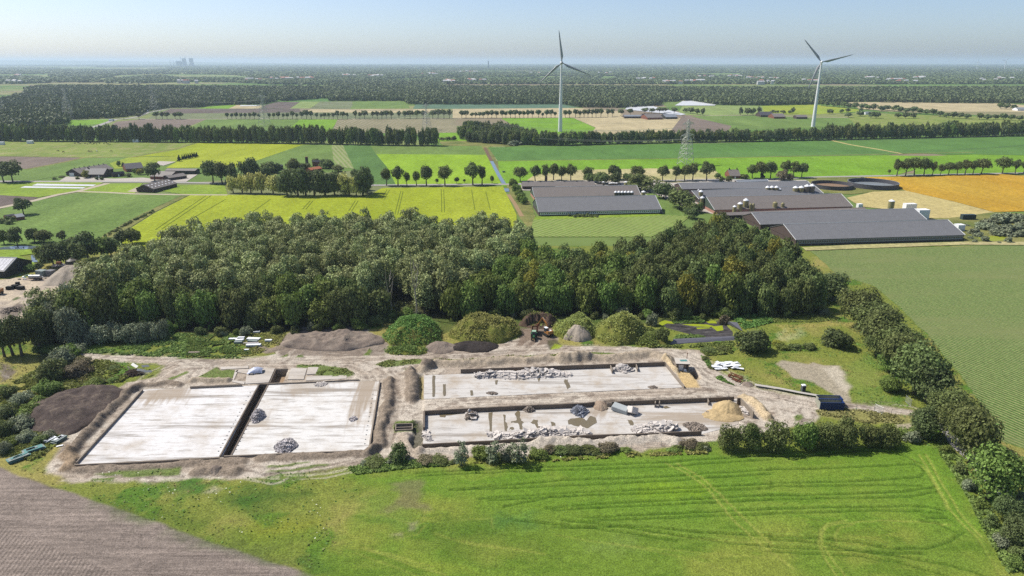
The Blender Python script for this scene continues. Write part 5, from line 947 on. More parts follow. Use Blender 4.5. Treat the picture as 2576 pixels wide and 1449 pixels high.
# --- left farm
barn('livestock_barn', p4(775, 392), p4(1100, 342), p4(700, 352), p4(1000, 288), 2.8, 22, M_RBROWN, M_BRICKD, 'long low dark barn at the back of the left farm', group='farm buildings at left', trim=False, vents=7)
barn('farmhouse', p4(795, 398), p4(1000, 398), p4(800, 352), p4(990, 348), 3.0, 38, M_RDARK, M_BRICKD, 'dark-roofed farmhouse behind the pale yellow tree, left farm', 'house', 'farm buildings at left', doors=2, chim=1, trim=False, over=.3)
barn('shed', p4(1085, 398), p4(1205, 386), p4(1095, 368), p4(1180, 358), 2.6, 32, M_RDARK, M_BRICKD, 'small dark shed between farmhouse and big tree, left farm', 'shed', 'farm buildings at left', doors=1, trim=False, over=.3)
barn('barn', p4(1215, 346), p4(1388, 332), p4(1248, 310), p4(1335, 294), 3.0, 32, M_RDARK, M_BRICK, 'steep brown-gabled barn in the middle of the left farm', 'barn', 'farm buildings at left', trim=False, over=.3)
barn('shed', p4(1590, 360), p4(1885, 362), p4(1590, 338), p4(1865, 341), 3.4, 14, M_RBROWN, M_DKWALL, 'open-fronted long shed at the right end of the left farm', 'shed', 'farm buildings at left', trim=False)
barn('barn', p4(1440, 415), p4(1640, 420), p4(1560, 360), p4(1690, 372), 3.0, 20, M_RBROWN, M_BRICK, 'wide barn with pink gable behind the big tree, left farm', 'barn', 'farm buildings at left', trim=False)
barn('barn', p4(1630, 432), p4(1810, 408), p4(1560, 412), p4(1740, 384), 2.6, 16, M_RBROWN, M_BRICKD, 'low lean barn next to the concrete yard, left farm', 'barn', 'farm buildings at left', trim=False)
barn('barn', p4(1482, 540), p4(1716, 482), p4(1366, 498), p4(1620, 443), 3.0, 22, M_RBROWN, M_BRICKD, 'dark barn with two rows of pale skylights by the lane', 'barn', 'farm buildings at left', skyl=7, trim=False)
barn('shed', p4(160, 812), p4(240, 800), p4(130, 788), p4(200, 770), 2.4, 22, M_RPALE, M_BRICK, 'small garden shed below the round tree at the left edge', 'shed', trim=False, over=.2)
barn('shed', p4(50, 806), p4(150, 790), p4(70, 786), p4(150, 770), 2.6, 30, M_RDARK, M_BRICK, 'dark-roofed garden house at the left edge', 'shed', trim=False, over=.2, doors=1)
d = empty('barn_door', g('4', 697, 418), 0, 'large white sliding door at the long low barn, left farm', 'door'); b = MB(); b.box((0, 0, 1.7), (4.4, .2, 3.4)); b.build('panel', M_WHITEP, d); b = MB()
for x in (-2.3, 2.3): b.box((x, 0, 1.8), (.2, .3, 3.6))
b.box((0, 0, 3.55), (4.8, .3, .2)); b.build('frame', M_DKWALL, d)
# --- hidden farm in the ring of trees
barn('farmhouse', p5_(655, 262), p5_(775, 258), p5_(680, 246), p5_(775, 230), 4.5, 32, M_RDARK, M_BRICK, 'dark-roofed house in the ring of trees, beside the chimney', 'house', None, trim=False, over=.3)
barn('barn', p5_(645, 335), p5_(750, 318), p5_(670, 312), p5_(735, 292), 3.0, 24, M_ROR, M_BRICK, 'orange-tiled roof in the ring of trees', 'house', None, trim=False, over=.3)
barn('barn', p5_(300, 328), p5_(395, 290), p5_(310, 312), p5_(370, 276), 3.4, 24, M_RDARK, M_BRICKD, 'dark shed roof in the ring of trees, left part', 'shed', None, trim=False, over=.3)
ch = empty('brick_chimney', g('5', 613, 300), 0, 'tall square brick chimney rising from the ring of trees', 'chimney'); X, Y, _ = g('5', 613, 300); H = hgt(px('5', 0, 218)[1], Y); b = MB(); b.box((0, 0, H/2), (2.6, 2.6, H), top=(.85, .85)); b.build('shaft', M_BRICKD, ch); b = MB(); b.box((0, 0, H+.2), (2.6, 2.6, .5)); b.build('cap', M_BRICK, ch)
# --- far farms
for j, (f, a, bq, c, dd, roof, wall, lab) in enumerate((('2', (2135, 476), (2290, 476), (2140, 465), (2285, 464), M_RPALE, M_BRICKD, 'pale-roofed far shed left in the farm by the white film'), ('2', (2310, 486), (2428, 484), (2312, 470), (2425, 467), M_RBROWN, M_BRICK, 'brown far shed middle in the farm by the white film'), ('2', (2450, 482), (2540, 480), (2470, 466), (2520, 461), M_RPALE, M_DKWALL, 'dark far shed right in the farm by the white film'), ('2', (2270, 462), (2320, 460), (2275, 452), (2318, 450), M_RDARK, M_BRICK, 'small far house behind the brown far shed'),
    ('3', (590, 668), (690, 668), (600, 648), (680, 644), M_RDARK, M_BRICKD, 'dark hipped far farmhouse left of the right turbine'), ('3', (690, 680), (780, 680), (695, 665), (775, 662), M_RBROWN, M_BRICK, 'brown far barn left of the right turbine'), ('3', (860, 682), (945, 682), (862, 670), (940, 668), M_RBROWN, M_BRICKD, 'low far shed just left of the right turbine tower'), ('3', (1380, 650), (1450, 650), (1385, 640), (1445, 639), M_RPALE, M_WHITEP, 'pale far shed right of the right turbine'), ('3', (2530, 622), (2600, 622), (2534, 613), (2598, 612), M_RPALE, M_WHITEP, 'far white shed at the right edge below the forest'),
    ('1', (410, 1), (410, 1), (1, 1), (1, 1), None, None, None))):
    if roof: barn('farm_shed', px(f, *a), px(f, *bq), px(f, *c), px(f, *dd), 3.6, 24, roof, wall, lab, 'shed', 'distant farm sheds', trim=False)
# --- silos
def silo(f, x, yb, yt, w, body, label, group, cap=True):
    X, Y, _ = g(f, x, yb); H = hgt(px(f, x, yt)[1], Y); r_ = max(w*FR[f][2]/2/ppm(Y, H/2), .8); o = empty('feed_silo', (X, Y, 0), 0, label, 'silo', group); zc = H*.24
    b = MB(); b.lathe([(r_*.3, zc*.25), (r_, zc), (r_, H*.86), (r_*.98, H*.87)], n=18); b.build('body', body, o, smooth=False)
    b = MB(); b.lathe([(r_*1.03, H*.86), (r_*.98, H*.9), (r_*.55, H*.97), (r_*.2, H), (r_*.2, H*1.03)], n=18); b.build('cap', M_WHITEP if cap else body, o)
    for k in range(4):
        a = math.pi/4 + k*math.pi/2; b = MB(); b.tube([(math.cos(a)*r_*.92, math.sin(a)*r_*.92, -.1), (math.cos(a)*r_*.92, math.sin(a)*r_*.92, zc*1.3)], .09, 5); b.build('leg', M_STEEL, o)
    b = MB()
    for s_ in (-.22, .22): b.tube([(r_*1.08, s_, .5), (r_*1.08, s_, H*.9)], .03, 4)
    for k in range(12): b.tube([(r_*1.08, -.22, .8 + k*H*.07), (r_*1.08, .22, .8 + k*H*.07)], .025, 4)
    b.build('ladder', M_STEEL, o)
for j, x in enumerate((1153, 1184, 1215, 1246, 1278, 1309)): silo('A', x, 553, 454, 32, M_SILOG, f'white-topped dark silo, {ORD[j]} from left of six on the brownish barn', 'six dark silos behind the front barn')
silo('A', 1420, 540, 452, 40, M_OLIVE, 'single olive silo at the right end of the brownish barn', None)
for j, (x, yb, yt, w) in enumerate(((1100, 405, 375, 26), (1120, 405, 372, 26), (1142, 405, 372, 26), (1163, 405, 373, 26))): silo('A', x, yb, yt, w, M_SILOG, f'small silo, {ORD[j]} of the low row by the lane trees', 'low silos by the lane')
silo('A', 1036, 405, 362, 26, M_SILOG, 'lone small silo left of the low row by the lane trees', None); silo('A', 1254, 405, 362, 36, M_OLIVE, 'lone olive silo right of the low row by the lane trees', None); silo('A', 936, 360, 302, 24, M_OLIVE, 'slim rusty silo behind the old lane barn', None, False); silo('A', 486, 368, 302, 18, M_BRICKD, 'slim dark silo among trees behind the old lane barn', None, False)
for j, (x, yb, yt, w) in enumerate(((1950, 530, 440, 28), (1972, 560, 446, 42), (1985, 625, 506, 40), (2298, 690, 594, 36), (2350, 672, 563, 48), (2403, 665, 527, 52))): silo('A', x, yb, yt, w, M_OLIVE, f'olive silo with white top, {ORD[j]} from left at the near ends of the right barns', 'olive silos by the right barns')
for j, (x, yb, yt, w) in enumerate(((2450, 672, 572, 26), (2478, 672, 572, 26))): silo('A', x, yb, yt, w, M_OLIVE, f"{('left', 'right')[j]} one of two short olive silos between two right barns", 'short olive silos', False)
for j, (x, yb, yt, w) in enumerate(((88, 568, 458, 40), (130, 568, 457, 40), (174, 568, 457, 40), (206, 568, 478, 32))): silo('B', x, yb, yt, w, M_OLIVE, f'olive silo, {ORD[j]} of the four before the second right barn', 'four olive silos')
for j, (x, yb, yt, w) in enumerate(((358, 568, 460, 50), (412, 568, 458, 50), (466, 567, 444, 50), (516, 566, 440, 50))): silo('B', x, yb, yt, w, M_OLIVE if j < 2 else M_SILOG, f'stout silo, {ORD[j]} of four near the round slurry stores', 'stout silos near the slurry stores')
silo('B', 162, 714, 608, 44, M_OLIVE, 'larger flat-topped silo before the middle right barn', None, False); silo('B', 236, 712, 616, 32, M_OLIVE, 'smaller flat-topped silo before the middle right barn', None, False); silo('B', 1284, 690, 590, 56, M_OLIVE, 'lone olive silo beside the straw field', None)
# --- slurry stores
M_TANKD = mat_plain('dark tank lining', (.07, .07, .08), .7, .3, .3, .5); M_CRUST = mat_plain('brown slurry crust', alb(150, 126, 104), .95, .1, .25, .3); M_GREYW = mat_plain('grey slurry', alb(150, 158, 162), .3, .4, .15, .2)
for j, (x, y, hw, hh, lab) in enumerate(((715, 472, 186, 3.4, 'round slurry store with brown crust, the left one'), (1112, 462, 224, 4.0, 'round slurry store with dark wall, the larger right one'))):
    X, Y, _ = g('B', x, y); rd = hw*.2604/ppm(Y, 2); o = empty('slurry_store', (X, Y, 0), 0, lab, 'tank', 'round slurry stores'); b = MB(); b.lathe([(rd, -.2), (rd, hh), (rd - .3, hh), (rd - .35, .7)], n=64, cap=False); b.build('wall', M_TANKD, o)
    b = MB(); b.lathe([(rd - .2, .6), (rd - .2, .9)], n=64); b.build('content', M_CRUST if j == 0 else M_GREYW, o); b = MB(); b.lathe([(rd+.02, hh-.05), (rd+.12, hh-.05), (rd+.12, hh+.12), (rd-.3, hh+.12), (rd-.3, hh-.02)], n=64, cap=False); b.build('rim', M_STEEL if j else M_SILOG, o)
def crate_thing(name, loc, dim, rz, mat, label, cat, lid=None, group=None, ribs=0, feet=True):
    o = empty(name, loc, rz, label, cat, group); b = MB(); b.box((0, 0, dim[2]/2), dim); b.build('body', mat, o); b = MB(); b.box((0, 0, dim[2] + .06), (dim[0]*1.02, dim[1]*1.02, .14)); b.build('lid', lid or mat, o)
    if ribs:
        for s_ in (-1, 1):
            for i in range(ribs):
                b = MB(); x = -dim[0]/2 + dim[0]*(i+.5)/ribs; b.box((x, s_*(dim[1]/2 + .05), dim[2]/2), (.1, .12, dim[2]*.95)); b.build('rib', mat, o)
    return o
X, Y, _ = g('B', 1465, 690); crate_thing('air_washer', (X, Y, 0), (8, 4, 4.6), .1, M_WHITEP, 'white block housing behind the rear long barn gable', 'housing', None, 'white air housings', 5)
X, Y, _ = g('B', 1580, 775); crate_thing('air_washer', (X, Y, 0), (7.5, 5, 6.4), .1, M_WHITEP, 'tall white block housing at the rear long barn gable', 'housing', None, 'white air housings', 5)
X, Y, _ = g('B', 1945, 890); crate_thing('air_washer', (X, Y, 0), (4.5, 4, 4), .1, M_WHITEP, 'white block housing at the longest barn gable', 'housing', None, 'white air housings', 3)
X, Y, _ = g('B', 2030, 782); crate_thing('storage_container', (X, Y, 0), (9, 3, 3.4), .05, mat_plain('dark green container', (.03, .05, .05), .5, .4), 'dark green container by the straw field', 'container', None, None, 8)
X, Y, _ = g('B', 985, 665); crate_thing('storage_container', (X, Y, 0), (3.6, 2.6, 2.6), .2, M_WHITEP, 'small white box at the end of the middle right barn', 'container', None, None, 3)
# ---------------------------------------------------------------- wind turbines
M_TOWER = mat_plain('white turbine paint', (.68, .69, .7), .4, .4, .04, .2); M_BLADE = mat_plain('grey turbine blade', (.3, .31, .33), .45, .4, .06, .2)  # blade colour: the white paint darkened for the backlit side
def turbine(base, hubz, r0, r1, L, ang, yaw, label, group, front=1, detail=True):
    o = empty('wind_turbine', base, yaw, label, 'wind turbine', group)
    b = MB(); b.lathe([(r0, -.5), (r0*.86, hubz*.25), (r0*.68, hubz*.55), (r1, hubz - 1.8)], n=28); b.build('tower', M_TOWER, o, smooth=False)
    b = MB(); b.tube([(0, -2.2*front, hubz), (0, -1*front, hubz), (0, 3.5*front, hubz + .1), (0, 5.2*front, hubz + .1)], [1.6, 2.0, 2.0, 1.2], 14); na = b.build('nacelle', M_TOWER, o)
    hub = MB(); hub.tube([(0, -2.2*front, hubz), (0, -3.4*front, hubz), (0, -4.6*front, hubz), (0, -5.3*front, hubz)], [1.7, 1.9, 1.3, .3], 14); hb = hub.build('hub', M_BLADE if detail else M_TOWER, o)
    for a in ang:
        b = MB(); a = R(a); ux, uz = math.sin(a), math.cos(a); nx, nz = uz, -ux; y = -3.4*front; pts = []; fs = []
        prof = [(1.2, .8, .8, .0), (4, .9, .75, .15), (9, 2.0, .5, .5), (16, 1.7, .36, .5), (28, 1.15, .22, .4), (40, .7, .12, .3), (L, .18, .05, .1)]
        for s_, wd, th, off in prof:
            s_ = s_*(L/45 if s_ < L else 1)
            for k in range(6):
                t_ = 2*math.pi*k/6; c = math.cos(t_)*wd + off*wd*.8; q = math.sin(t_)*th; tw = .35*(1 - s_/L)
                pts.append((ux*s_ + nx*(c*math.cos(tw)), y - c*math.sin(tw)*front + q*front, hubz + uz*s_ + nz*(c*math.cos(tw))))
        for i in range(len(prof)-1): fs += [(i*6+k, i*6+(k+1) % 6, (i+1)*6+(k+1) % 6, (i+1)*6+k) for k in range(6)]
        fs += [tuple(range(5, -1, -1)), tuple(range((len(prof)-1)*6, len(prof)*6))]; b.add(pts, fs); b.build('blade', M_BLADE, o, smooth=True)
X, Y, _ = gp(1409, 331); turbine((X, Y, 0), hgt(158, Y), 3.2, 1.25, 45.5, (-7, 112, 229), R(4), 'left white wind turbine standing behind the tree belt', 'near wind turbines')
X, Y, _ = gp(2045, 319); turbine((X, Y, 0), hgt(156, Y), 3.1, 1.2, 46, (-41, 76, 199), R(-14), 'right white wind turbine standing behind the tree belt', 'near wind turbines', -1)
for j, (x, s_, a) in enumerate(((2390, 1, (0, 118, 250)), (2455, 1.15, (40, 160, 280)), (2545, .8, (10, 130, 250)))):
    D = 9000; X = (x-1288)/FPX*D*.98; turbine((X, D*.97, 0), 96*s_, 4.0, 2.0, 48*s_, a, 0, f"{('left', 'middle', 'right')[j]} one of three faint turbines on the right horizon", 'faint turbines on the horizon', 1, False)
# ---------------------------------------------------------------- lattice pylons and wires
M_LAT = mat_plain('galvanised lattice steel', alb(214, 214, 204), .6, .4, .1, 1)
arms = []
def pylon(base, H, label, yaw, wb=.13, th=.2):
    o = empty('power_pylon', base, yaw, label, 'pylon', 'pylons of the power line'); W = H*wb
    def hw(z): return W*(1 - z/H)**.9*.92 + H*.016 if z < H*.62 else H*.026
    b = MB(); zs = [0] + [H*q for q in (.13, .25, .36, .46, .55, .63, .71, .79, .87, .93)]; s = [(-1, -1), (1, -1), (1, 1), (-1, 1)]
    for i in range(4):
        b.tube([(s[i][0]*hw(z), s[i][1]*hw(z), z) for z in zs] + [(0, 0, H)], th, 4)
    for a, c in zip(zs, zs[1:]):
        for i in range(4):
            p, q = s[i], s[(i+1) % 4]; A0 = (p[0]*hw(a), p[1]*hw(a), a); B1 = (q[0]*hw(c), q[1]*hw(c), c); B0 = (q[0]*hw(a), q[1]*hw(a), a); A1 = (p[0]*hw(c), p[1]*hw(c), c)
            b.tube([A0, B1], th*.6, 3, cap=False); b.tube([B0, A1], th*.6, 3, cap=False)
            if c > H*.2: b.tube([A1, B1], th*.6, 3, cap=False)
    b.build('lattice_mast', M_LAT, o); at_ = []
    for z, L in ((H*.64, H*.235), (H*.9, H*.2)):
        for sg in (-1, 1):
            b = MB(); k = hw(z)
            for yy in (-k, k): b.tube([(sg*k, yy, z), (sg*L, 0, z + .2)], th*.7, 4); b.tube([(sg*k, yy, z + H*.055), (sg*L, 0, z + .3)], th*.7, 4)
            for q in (.3, .55, .8): b.tube([(sg*(k + (L-k)*q), -k*(1-q), z + .1), (sg*(k + (L-k)*q), k*(1-q), z + H*.05*(1-q))], th*.5, 3); b.tube([(sg*(k + (L-k)*(q-.2)), 0, z + H*.055*(1.2-q)), (sg*(k + (L-k)*q), 0, z)], th*.5, 3)
            am = b.build('crossarm', M_LAT, o)
            for q in (.55, 1.0):
                ib = MB(); x = sg*L*q; ib.tube([(x - 1.0, 0, z), (x, 0, z - 3.4), (x + 1.0, 0, z)], .13, 4); ib.build('insulator', M_LAT, am); at_.append((x, 0, z - 3.5))
    at_.append((0, 0, H)); return o, at_
pyl = []
for j, (f, xb, yb, xt, yt, th) in enumerate((('D', 1724, 413, 1730, 300, .3), ('2', 645, 575, 635, 378, .24), ('1', 1998, 548, 1990, 305, .26), ('1', 1172, 452, 1148, 240, .24), ('1', 522, 500, 515, 245, .2), ('1', 14, 470, 12, 235, .18))):
    X, Y, _ = g(f, xb, yb); H = min(hgt(px(f, xt, yt)[1], Y), 58); pyl.append(((X, Y), H, th))
for j, ((X, Y), H, th) in enumerate(pyl):
    a = pyl[max(j-1, 0)][0]; c = pyl[min(j+1, len(pyl)-1)][0]; yaw = math.atan2(c[1]-a[1], c[0]-a[0]) - math.pi/2
    o, at_ = pylon((X, Y, 0), H, ('nearest steel lattice pylon standing in the bright green field', 'lattice pylon in the ridged brown field behind the belt', 'lattice pylon at the far tree row left of centre', 'lattice pylon at the bend of the far road', 'lattice pylon standing in the left forest', 'lattice pylon in the forest at the left edge')[j], yaw, .13, th)
    c_, s_ = math.cos(yaw), math.sin(yaw); arms.append([(X + x*c_ - y*s_, Y + x*s_ + y*c_, z) for x, y, z in at_])
dv = np.array(arms[0]) - np.array(arms[1]); dv = dv.mean(0); dv[2] = 0; ext = [tuple(np.array(p) + np.array([330, -40, 0]) + 0*dv) for p in arms[0]]
M_WIRE = mat_plain('aluminium wire', alb(176, 176, 166), .5, .4, .05)
for j, (A_, B_) in enumerate(zip([ext] + arms[:-1], arms)):
    o = empty('power_line', tuple(np.array(B_[0])*np.array([1, 1, 0])), 0, ('span of wires from the nearest pylon to beyond the right edge', 'span of wires from the nearest pylon to the ridged field pylon', 'span of wires from the ridged field pylon to the far row pylon', 'span of wires from the far row pylon to the road bend pylon', 'span of wires from the road bend pylon into the forest', 'span of wires above the left forest')[j], 'wires', 'spans of the power line'); ol = np.array(o.location)
    for p, q in zip(A_, B_):
        b = MB(); p = np.array(p); q = np.array(q); L = np.linalg.norm(p-q); b.tube([p + (q-p)*t_ - np.array([0, 0, L*.03*4*t_*(1-t_)]) - ol for t_ in np.linspace(0, 1, 14)], .05 + .012*j, 3, cap=False); b.build('cable', M_WIRE, o)
# ---------------------------------------------------------------- things on the horizon
M_FARC = mat_plain('far concrete', (.34, .36, .4), .9, .1, .05, .01)
def far_pt(x, D): return ((x-1288)/FPX*D, D*CP)
D = 16000; s_ = D/FPX; X0, Y0 = far_pt(550, D); o = empty('power_plant', (X0, Y0, 0), 0, 'hazy power station with cooling towers and chimneys on the left horizon', 'power station')
for x in (545, 561):
    b = MB(); xx = (x-550)*s_; b.lathe([(6.2*s_, 0), (5.4*s_, 40), (4.6*s_, 80), (4.3*s_, 140), (4.5*s_, 168)], (xx, 0, 0), 24); b.build('cooling_tower', M_FARC, o)
for x, h_ in ((536, 206), (546, 211), (511, 134), (519, 124), (525, 122)): b = MB(); b.lathe([(.6*s_, 0), (.42*s_, h_)], ((x-550)*s_, 40, 0), 10); b.build('chimney', M_FARC, o)
b = MB(); b.box(((532-550)*s_, 0, 55), (9*s_, 80, 114)); b.build('boiler_house', M_FARC, o); b = MB(); b.box(((541-550)*s_, 0, 50), (6*s_, 60, 100)); b.build('turbine_hall', M_FARC, o)
D = 11000; X0, Y0 = far_pt(1234.5, D); o = empty('water_tower', (X0, Y0, 0), 0, 'slim hazy tower on the horizon left of the left turbine', 'tower'); b = MB(); b.box((0, 0, 50), (14, 14, 100)); b.build('shaft', M_FARC, o); b = MB(); b.box((0, 0, 104), (18, 18, 10)); b.build('head', M_FARC, o)
for nm, pts, hh, D in (('hills', [(-600, 147), (0, 151), (120, 152), (300, 153), (480, 155), (700, 157.5), (900, 160)], 0, 30000), ('hills', [(1560, 160.5), (1580, 158.8), (1600, 159.8), (1640, 158.5), (1660, 160.6), (1700, 158.8), (1730, 161)], 0, 24000)):
    b = MB(); top = [((x-1288)/FPX*D, D*CP, CAMH + (155-y)/FPX*D) for x, y in pts]; n = len(top); v = [(x, y - 1500, -5) for x, y, z in top] + top + [(x, y + 2500, -5) for x, y, z in top]
    b.add(v, [(i, i+1, n+i+1, n+i) for i in range(n-1)] + [(n+i, n+i+1, 2*n+i+1, 2*n+i) for i in range(n-1)]); tag(b.build(nm, LEAF['far']), kind='structure')
rd = random.Random(5); k = 0; M_VR = mat_plain('far red roof', alb(186, 130, 108), .8, .1); M_VW = mat_plain('far white wall', (.5, .5, .5), .7, .2)
vill = [('1', 2120, 205, 8), ('1', 2300, 200, 8), ('1', 1420, 226, 5), ('1', 90, 226, 4), ('1', 170, 178, 2), ('1', 1900, 215, 4), ('2', 240, 182, 8), ('2', 640, 165, 8), ('2', 960, 148, 10), ('2', 860, 228, 8), ('2', 1020, 218, 8), ('2', 70, 178, 5), ('2', 1450, 160, 5), ('2', 2000, 160, 5), ('2', 2300, 210, 6), ('2', 2500, 230, 6), ('3', 180, 390, 5), ('3', 360, 385, 7), ('3', 540, 400, 8), ('3', 80, 430, 6), ('3', 620, 435, 5), ('3', 960, 425, 3), ('3', 1420, 402, 6), ('3', 1600, 415, 8), ('3', 1760, 400, 8), ('3', 1690, 428, 4), ('3', 2440, 408, 4), ('3', 2300, 418, 3), ('3', 2520, 340, 3), ('3', 720, 405, 3)]
for f, x, y, n in vill:
    for i in range(n):
        X, Y, _ = g(f, x + rd.uniform(-70, 70), y + rd.uniform(-4, 5)); Ls, h_ = rd.uniform(14, 26)*(2.0 if rd.random() < .12 else .8), rd.uniform(5, 7.5); w_ = rd.uniform(10, 16); k += 1
        red = rd.random() < .4; o = empty('village_house', (X, Y, 9), rd.uniform(-.5, .5), f"tiny {'red-roofed' if red else 'pale'} building in the distant {'left' if f == '1' else 'central' if f == '2' else 'right'} woodland villages", 'building', f"distant {'red-roofed' if red else 'pale'} buildings, {f}".replace(', 1', ' left').replace(', 2', ' centre').replace(', 3', ' right'))
        b = MB(); b.box((0, 0, h_/2 - 4), (Ls, w_, h_ + 8)); b.build('wall', M_VW, o); b = MB(); b.add([(-Ls/2-.3, -w_/2-.3, h_), (Ls/2+.3, -w_/2-.3, h_), (Ls/2+.3, 0, h_*1.5), (-Ls/2-.3, 0, h_*1.5), (-Ls/2-.3, w_/2+.3, h_), (Ls/2+.3, w_/2+.3, h_)], [(0,1,2,3), (3,2,5,4), (0,3,4), (1,5,2), (0,4,5,1)]); b.build('roof', M_VR if red else M_VW, o)
# ================================================================ THE DEMOLITION YARD
def mat_conc(name, col, streak=.25, dirt=.5, rot=R(-2), tracks=()):
    m, t = nt(name); n1 = noise(t, .55, 5, .65, (.16, 1, 1), rot); n2 = noise(t, .12, 5, .65); n3 = noise(t, 3.0, 3, .6); n4 = noise(t, .22, 4, .7, (.06, 1, 1), rot); n5 = noise(t, 1.6, 4, .7, (.22, 1, 1), rot)
    c = mixc(t, col, tuple(x*1.16 for x in col), n1); c = mixc(t, c, alb(180, 174, 166), ramp(t, n1, [(.52, 0.0), (.66, min(streak*1.6, .9))])); c = mixc(t, c, alb(148, 138, 126), ramp(t, n4, [(.54, 0.0), (.63, min(streak*1.5, .85))]))
    c = mixc(t, c, alb(186, 170, 148), ramp(t, n2, [(.48, 0.0), (.72, dirt)])); c = mixc(t, c, alb(140, 132, 124), ramp(t, n5, [(.57, 0.0), (.72, .7)])); 
    for (x0, y0, *_), (x1, y1, *_), wd_t, amt in tracks:               # dirt carried onto the slab by wheels
        L = math.hypot(x1-x0, y1-y0); ux, uy = (x1-x0)/L, (y1-y0)/L; tc = N(t, 'ShaderNodeTexCoord'); mp = N(t, 'ShaderNodeMapping', vector_type='TEXTURE'); mp.inputs['Location'].default_value = (x0, y0, 0); mp.inputs['Rotation'].default_value = (0, 0, math.atan2(uy, ux)); t.links.new(tc.outputs['Object'], mp.inputs[0]); sp = N(t, 'ShaderNodeSeparateXYZ'); t.links.new(mp.outputs[0], sp.inputs[0])
        def mth(op, a, b): q = N(t, 'ShaderNodeMath', operation=op, use_clamp=False); [t.links.new(v, q.inputs[i]) if hasattr(v, 'is_output') else setattr(q.inputs[i], 'default_value', v) for i, v in enumerate((a, b))]; return q.outputs[0]
        nz = N(t, 'ShaderNodeTexNoise', i_Scale=.5, i_Detail=4.0); mq = N(t, 'ShaderNodeMapping'); mq.inputs['Scale'].default_value = (.12, 1.6, 1); t.links.new(mp.outputs[0], mq.inputs[0]); t.links.new(mq.outputs[0], nz.inputs['Vector'])
        cross = mth('DIVIDE', mth('ABSOLUTE', sp.outputs[1], 0.0), wd_t/2); along = mth('DIVIDE', sp.outputs[0], L); fall = mth('MAXIMUM', cross, mth('SUBTRACT', mth('MULTIPLY', along, 1.15), .0)); k = mth('SUBTRACT', mth('ADD', mth('MULTIPLY', nz.outputs[0], 1.5), .25), fall); neg = mth('GREATER_THAN', sp.outputs[0], -1.5)
        c = mixc(t, c, alb(176, 160, 140), mth('MULTIPLY', ramp(t, k, [(.1, 0.0), (.55, amt)]), neg))
    c = mixc(t, c, ramp(t, n3, [(.3, .86), (.7, 1.08)]), .6, 'MULTIPLY')
    out(t, c, .9, .2, n3, .03, .4); return m
M_SLAB = mat_conc('pale concrete floor', alb(232, 230, 228), .55, .6); M_SLAB2 = mat_conc('worn concrete floor', alb(212, 208, 202), .5, .9); M_APRON = mat_conc('old concrete apron', alb(206, 198, 188), .2, .6)
M_CWALL = mat_plain('weathered concrete wall', alb(160, 148, 134), .9, .15, .25, .7, 0, .02); M_CDARK = mat_plain('darker concrete wall', alb(128, 116, 104), .9, .15, .3, .6); M_GREEN = mat_plain('green slurry water', (.035, .042, .018), .25, .4, .3, .4)  # second wall tone: the same concrete, darker
M_WET = mat_plain('wet concrete', alb(128, 116, 90), .35, .4, .2, .4); M_RUB = mat_plain('broken concrete', alb(224, 216, 208), .9, .15, .2, .9, isl=.18); M_RUBD = mat_plain('grey rubble', alb(184, 178, 178), .9, .15, .35, 1.5, isl=.65); M_RUBW = mat_plain('mixed brick and debris', alb(150, 138, 126), .9, .15, .45, 1.6, isl=.6); M_SLATE = mat_plain('blue grey slate rubble', alb(134, 138, 148), .8, .2, .35, 1.5, isl=.7)
def pz(f, x, y, z): return gp(*px(f, x, y), z)
def wall(parent, pts, z1, z0, th=.35, mat=None, name='wall'):
    """pts: measured points on the top line of the wall (at height z1)"""
    for (fa, xa, ya), (fb, xb, yb) in zip(pts, pts[1:]):
        a = np.array(pz(fa, xa, ya, z1)); b = np.array(pz(fb, xb, yb, z1)); d = b - a; L = np.linalg.norm(d[:2]); n = max(1, int(L/2.5)); u = d/L; nr = np.array([-u[1], u[0], 0])*th/2
        r = random.Random(int(xa + ya)); v = []; f = []
        for i in range(n+1):                                   # slightly chipped top edge
            p = a + d*i/n; j = r.uniform(-.05, .03)
            v += [tuple(p - nr + [0, 0, z0 - z1]), tuple(p + nr + [0, 0, z0 - z1]), tuple(p + nr + [0, 0, j]), tuple(p - nr + [0, 0, j])]
        for i in range(n): k = 4*i; f += [(k, k+4, k+7, k+3), (k+1, k+2, k+6, k+5), (k+3, k+7, k+6, k+2), (k, k+1, k+5, k+4)]
        f += [(0, 3, 2, 1), (4*n, 4*n+1, 4*n+2, 4*n+3)]; MB().add(v, f).build(name, mat or M_CWALL, parent)
def slab(parent, pts, z1, th, mat, name='floor'): return MB().prism([p[:2] for p in pts], z1 - th, z1).build(name, mat, parent)
A = empty('concrete_basin', (0, 0, 0), 0, 'large pale concrete floor with low walls, leftmost of the four', 'concrete floor', 'concrete floors of the removed barns')
slab(A, FLOOR['A'], 0, .3, mat_conc('ramped concrete floor', alb(232, 230, 228), .55, .6, R(-2), [(g('Q', 1430, 700), g('Q', 1330, 860), 16, .85), (g('Q', 1250, 720), g('Q', 1150, 850), 9, .6)]))
wall(A, [('Q', 1190, 688), ('Q', 1010, 890), ('Q', 800, 1118), ('Q', 618, 1318)], .75, -.4); wall(A, [('Q', 612, 1320), ('Q', 1200, 1292), ('Q', 1838, 1258)], .7, -.5); wall(A, [('Q', 1588, 666), ('Q', 1800, 656), ('Q', 2020, 646)], .8, -.4)
wall(A, [('E', 655, 628), ('E', 480, 950), ('E', 302, 1276)], .35, -3.2, .4, M_CDARK)
def holes(parent, fr, pts, n):
    b = MB()
    for i in range(n):
        t_ = (i+.5)/n; x = pts[0][0] + (pts[1][0]-pts[0][0])*t_; y = pts[0][1] + (pts[1][1]-pts[0][1])*t_; p = g(fr, x, y); b.lathe([(.22, .0), (.22, .03)], p, 8)
    tag(b.build('drain_hole', M_DARKW, parent), kind='stuff')
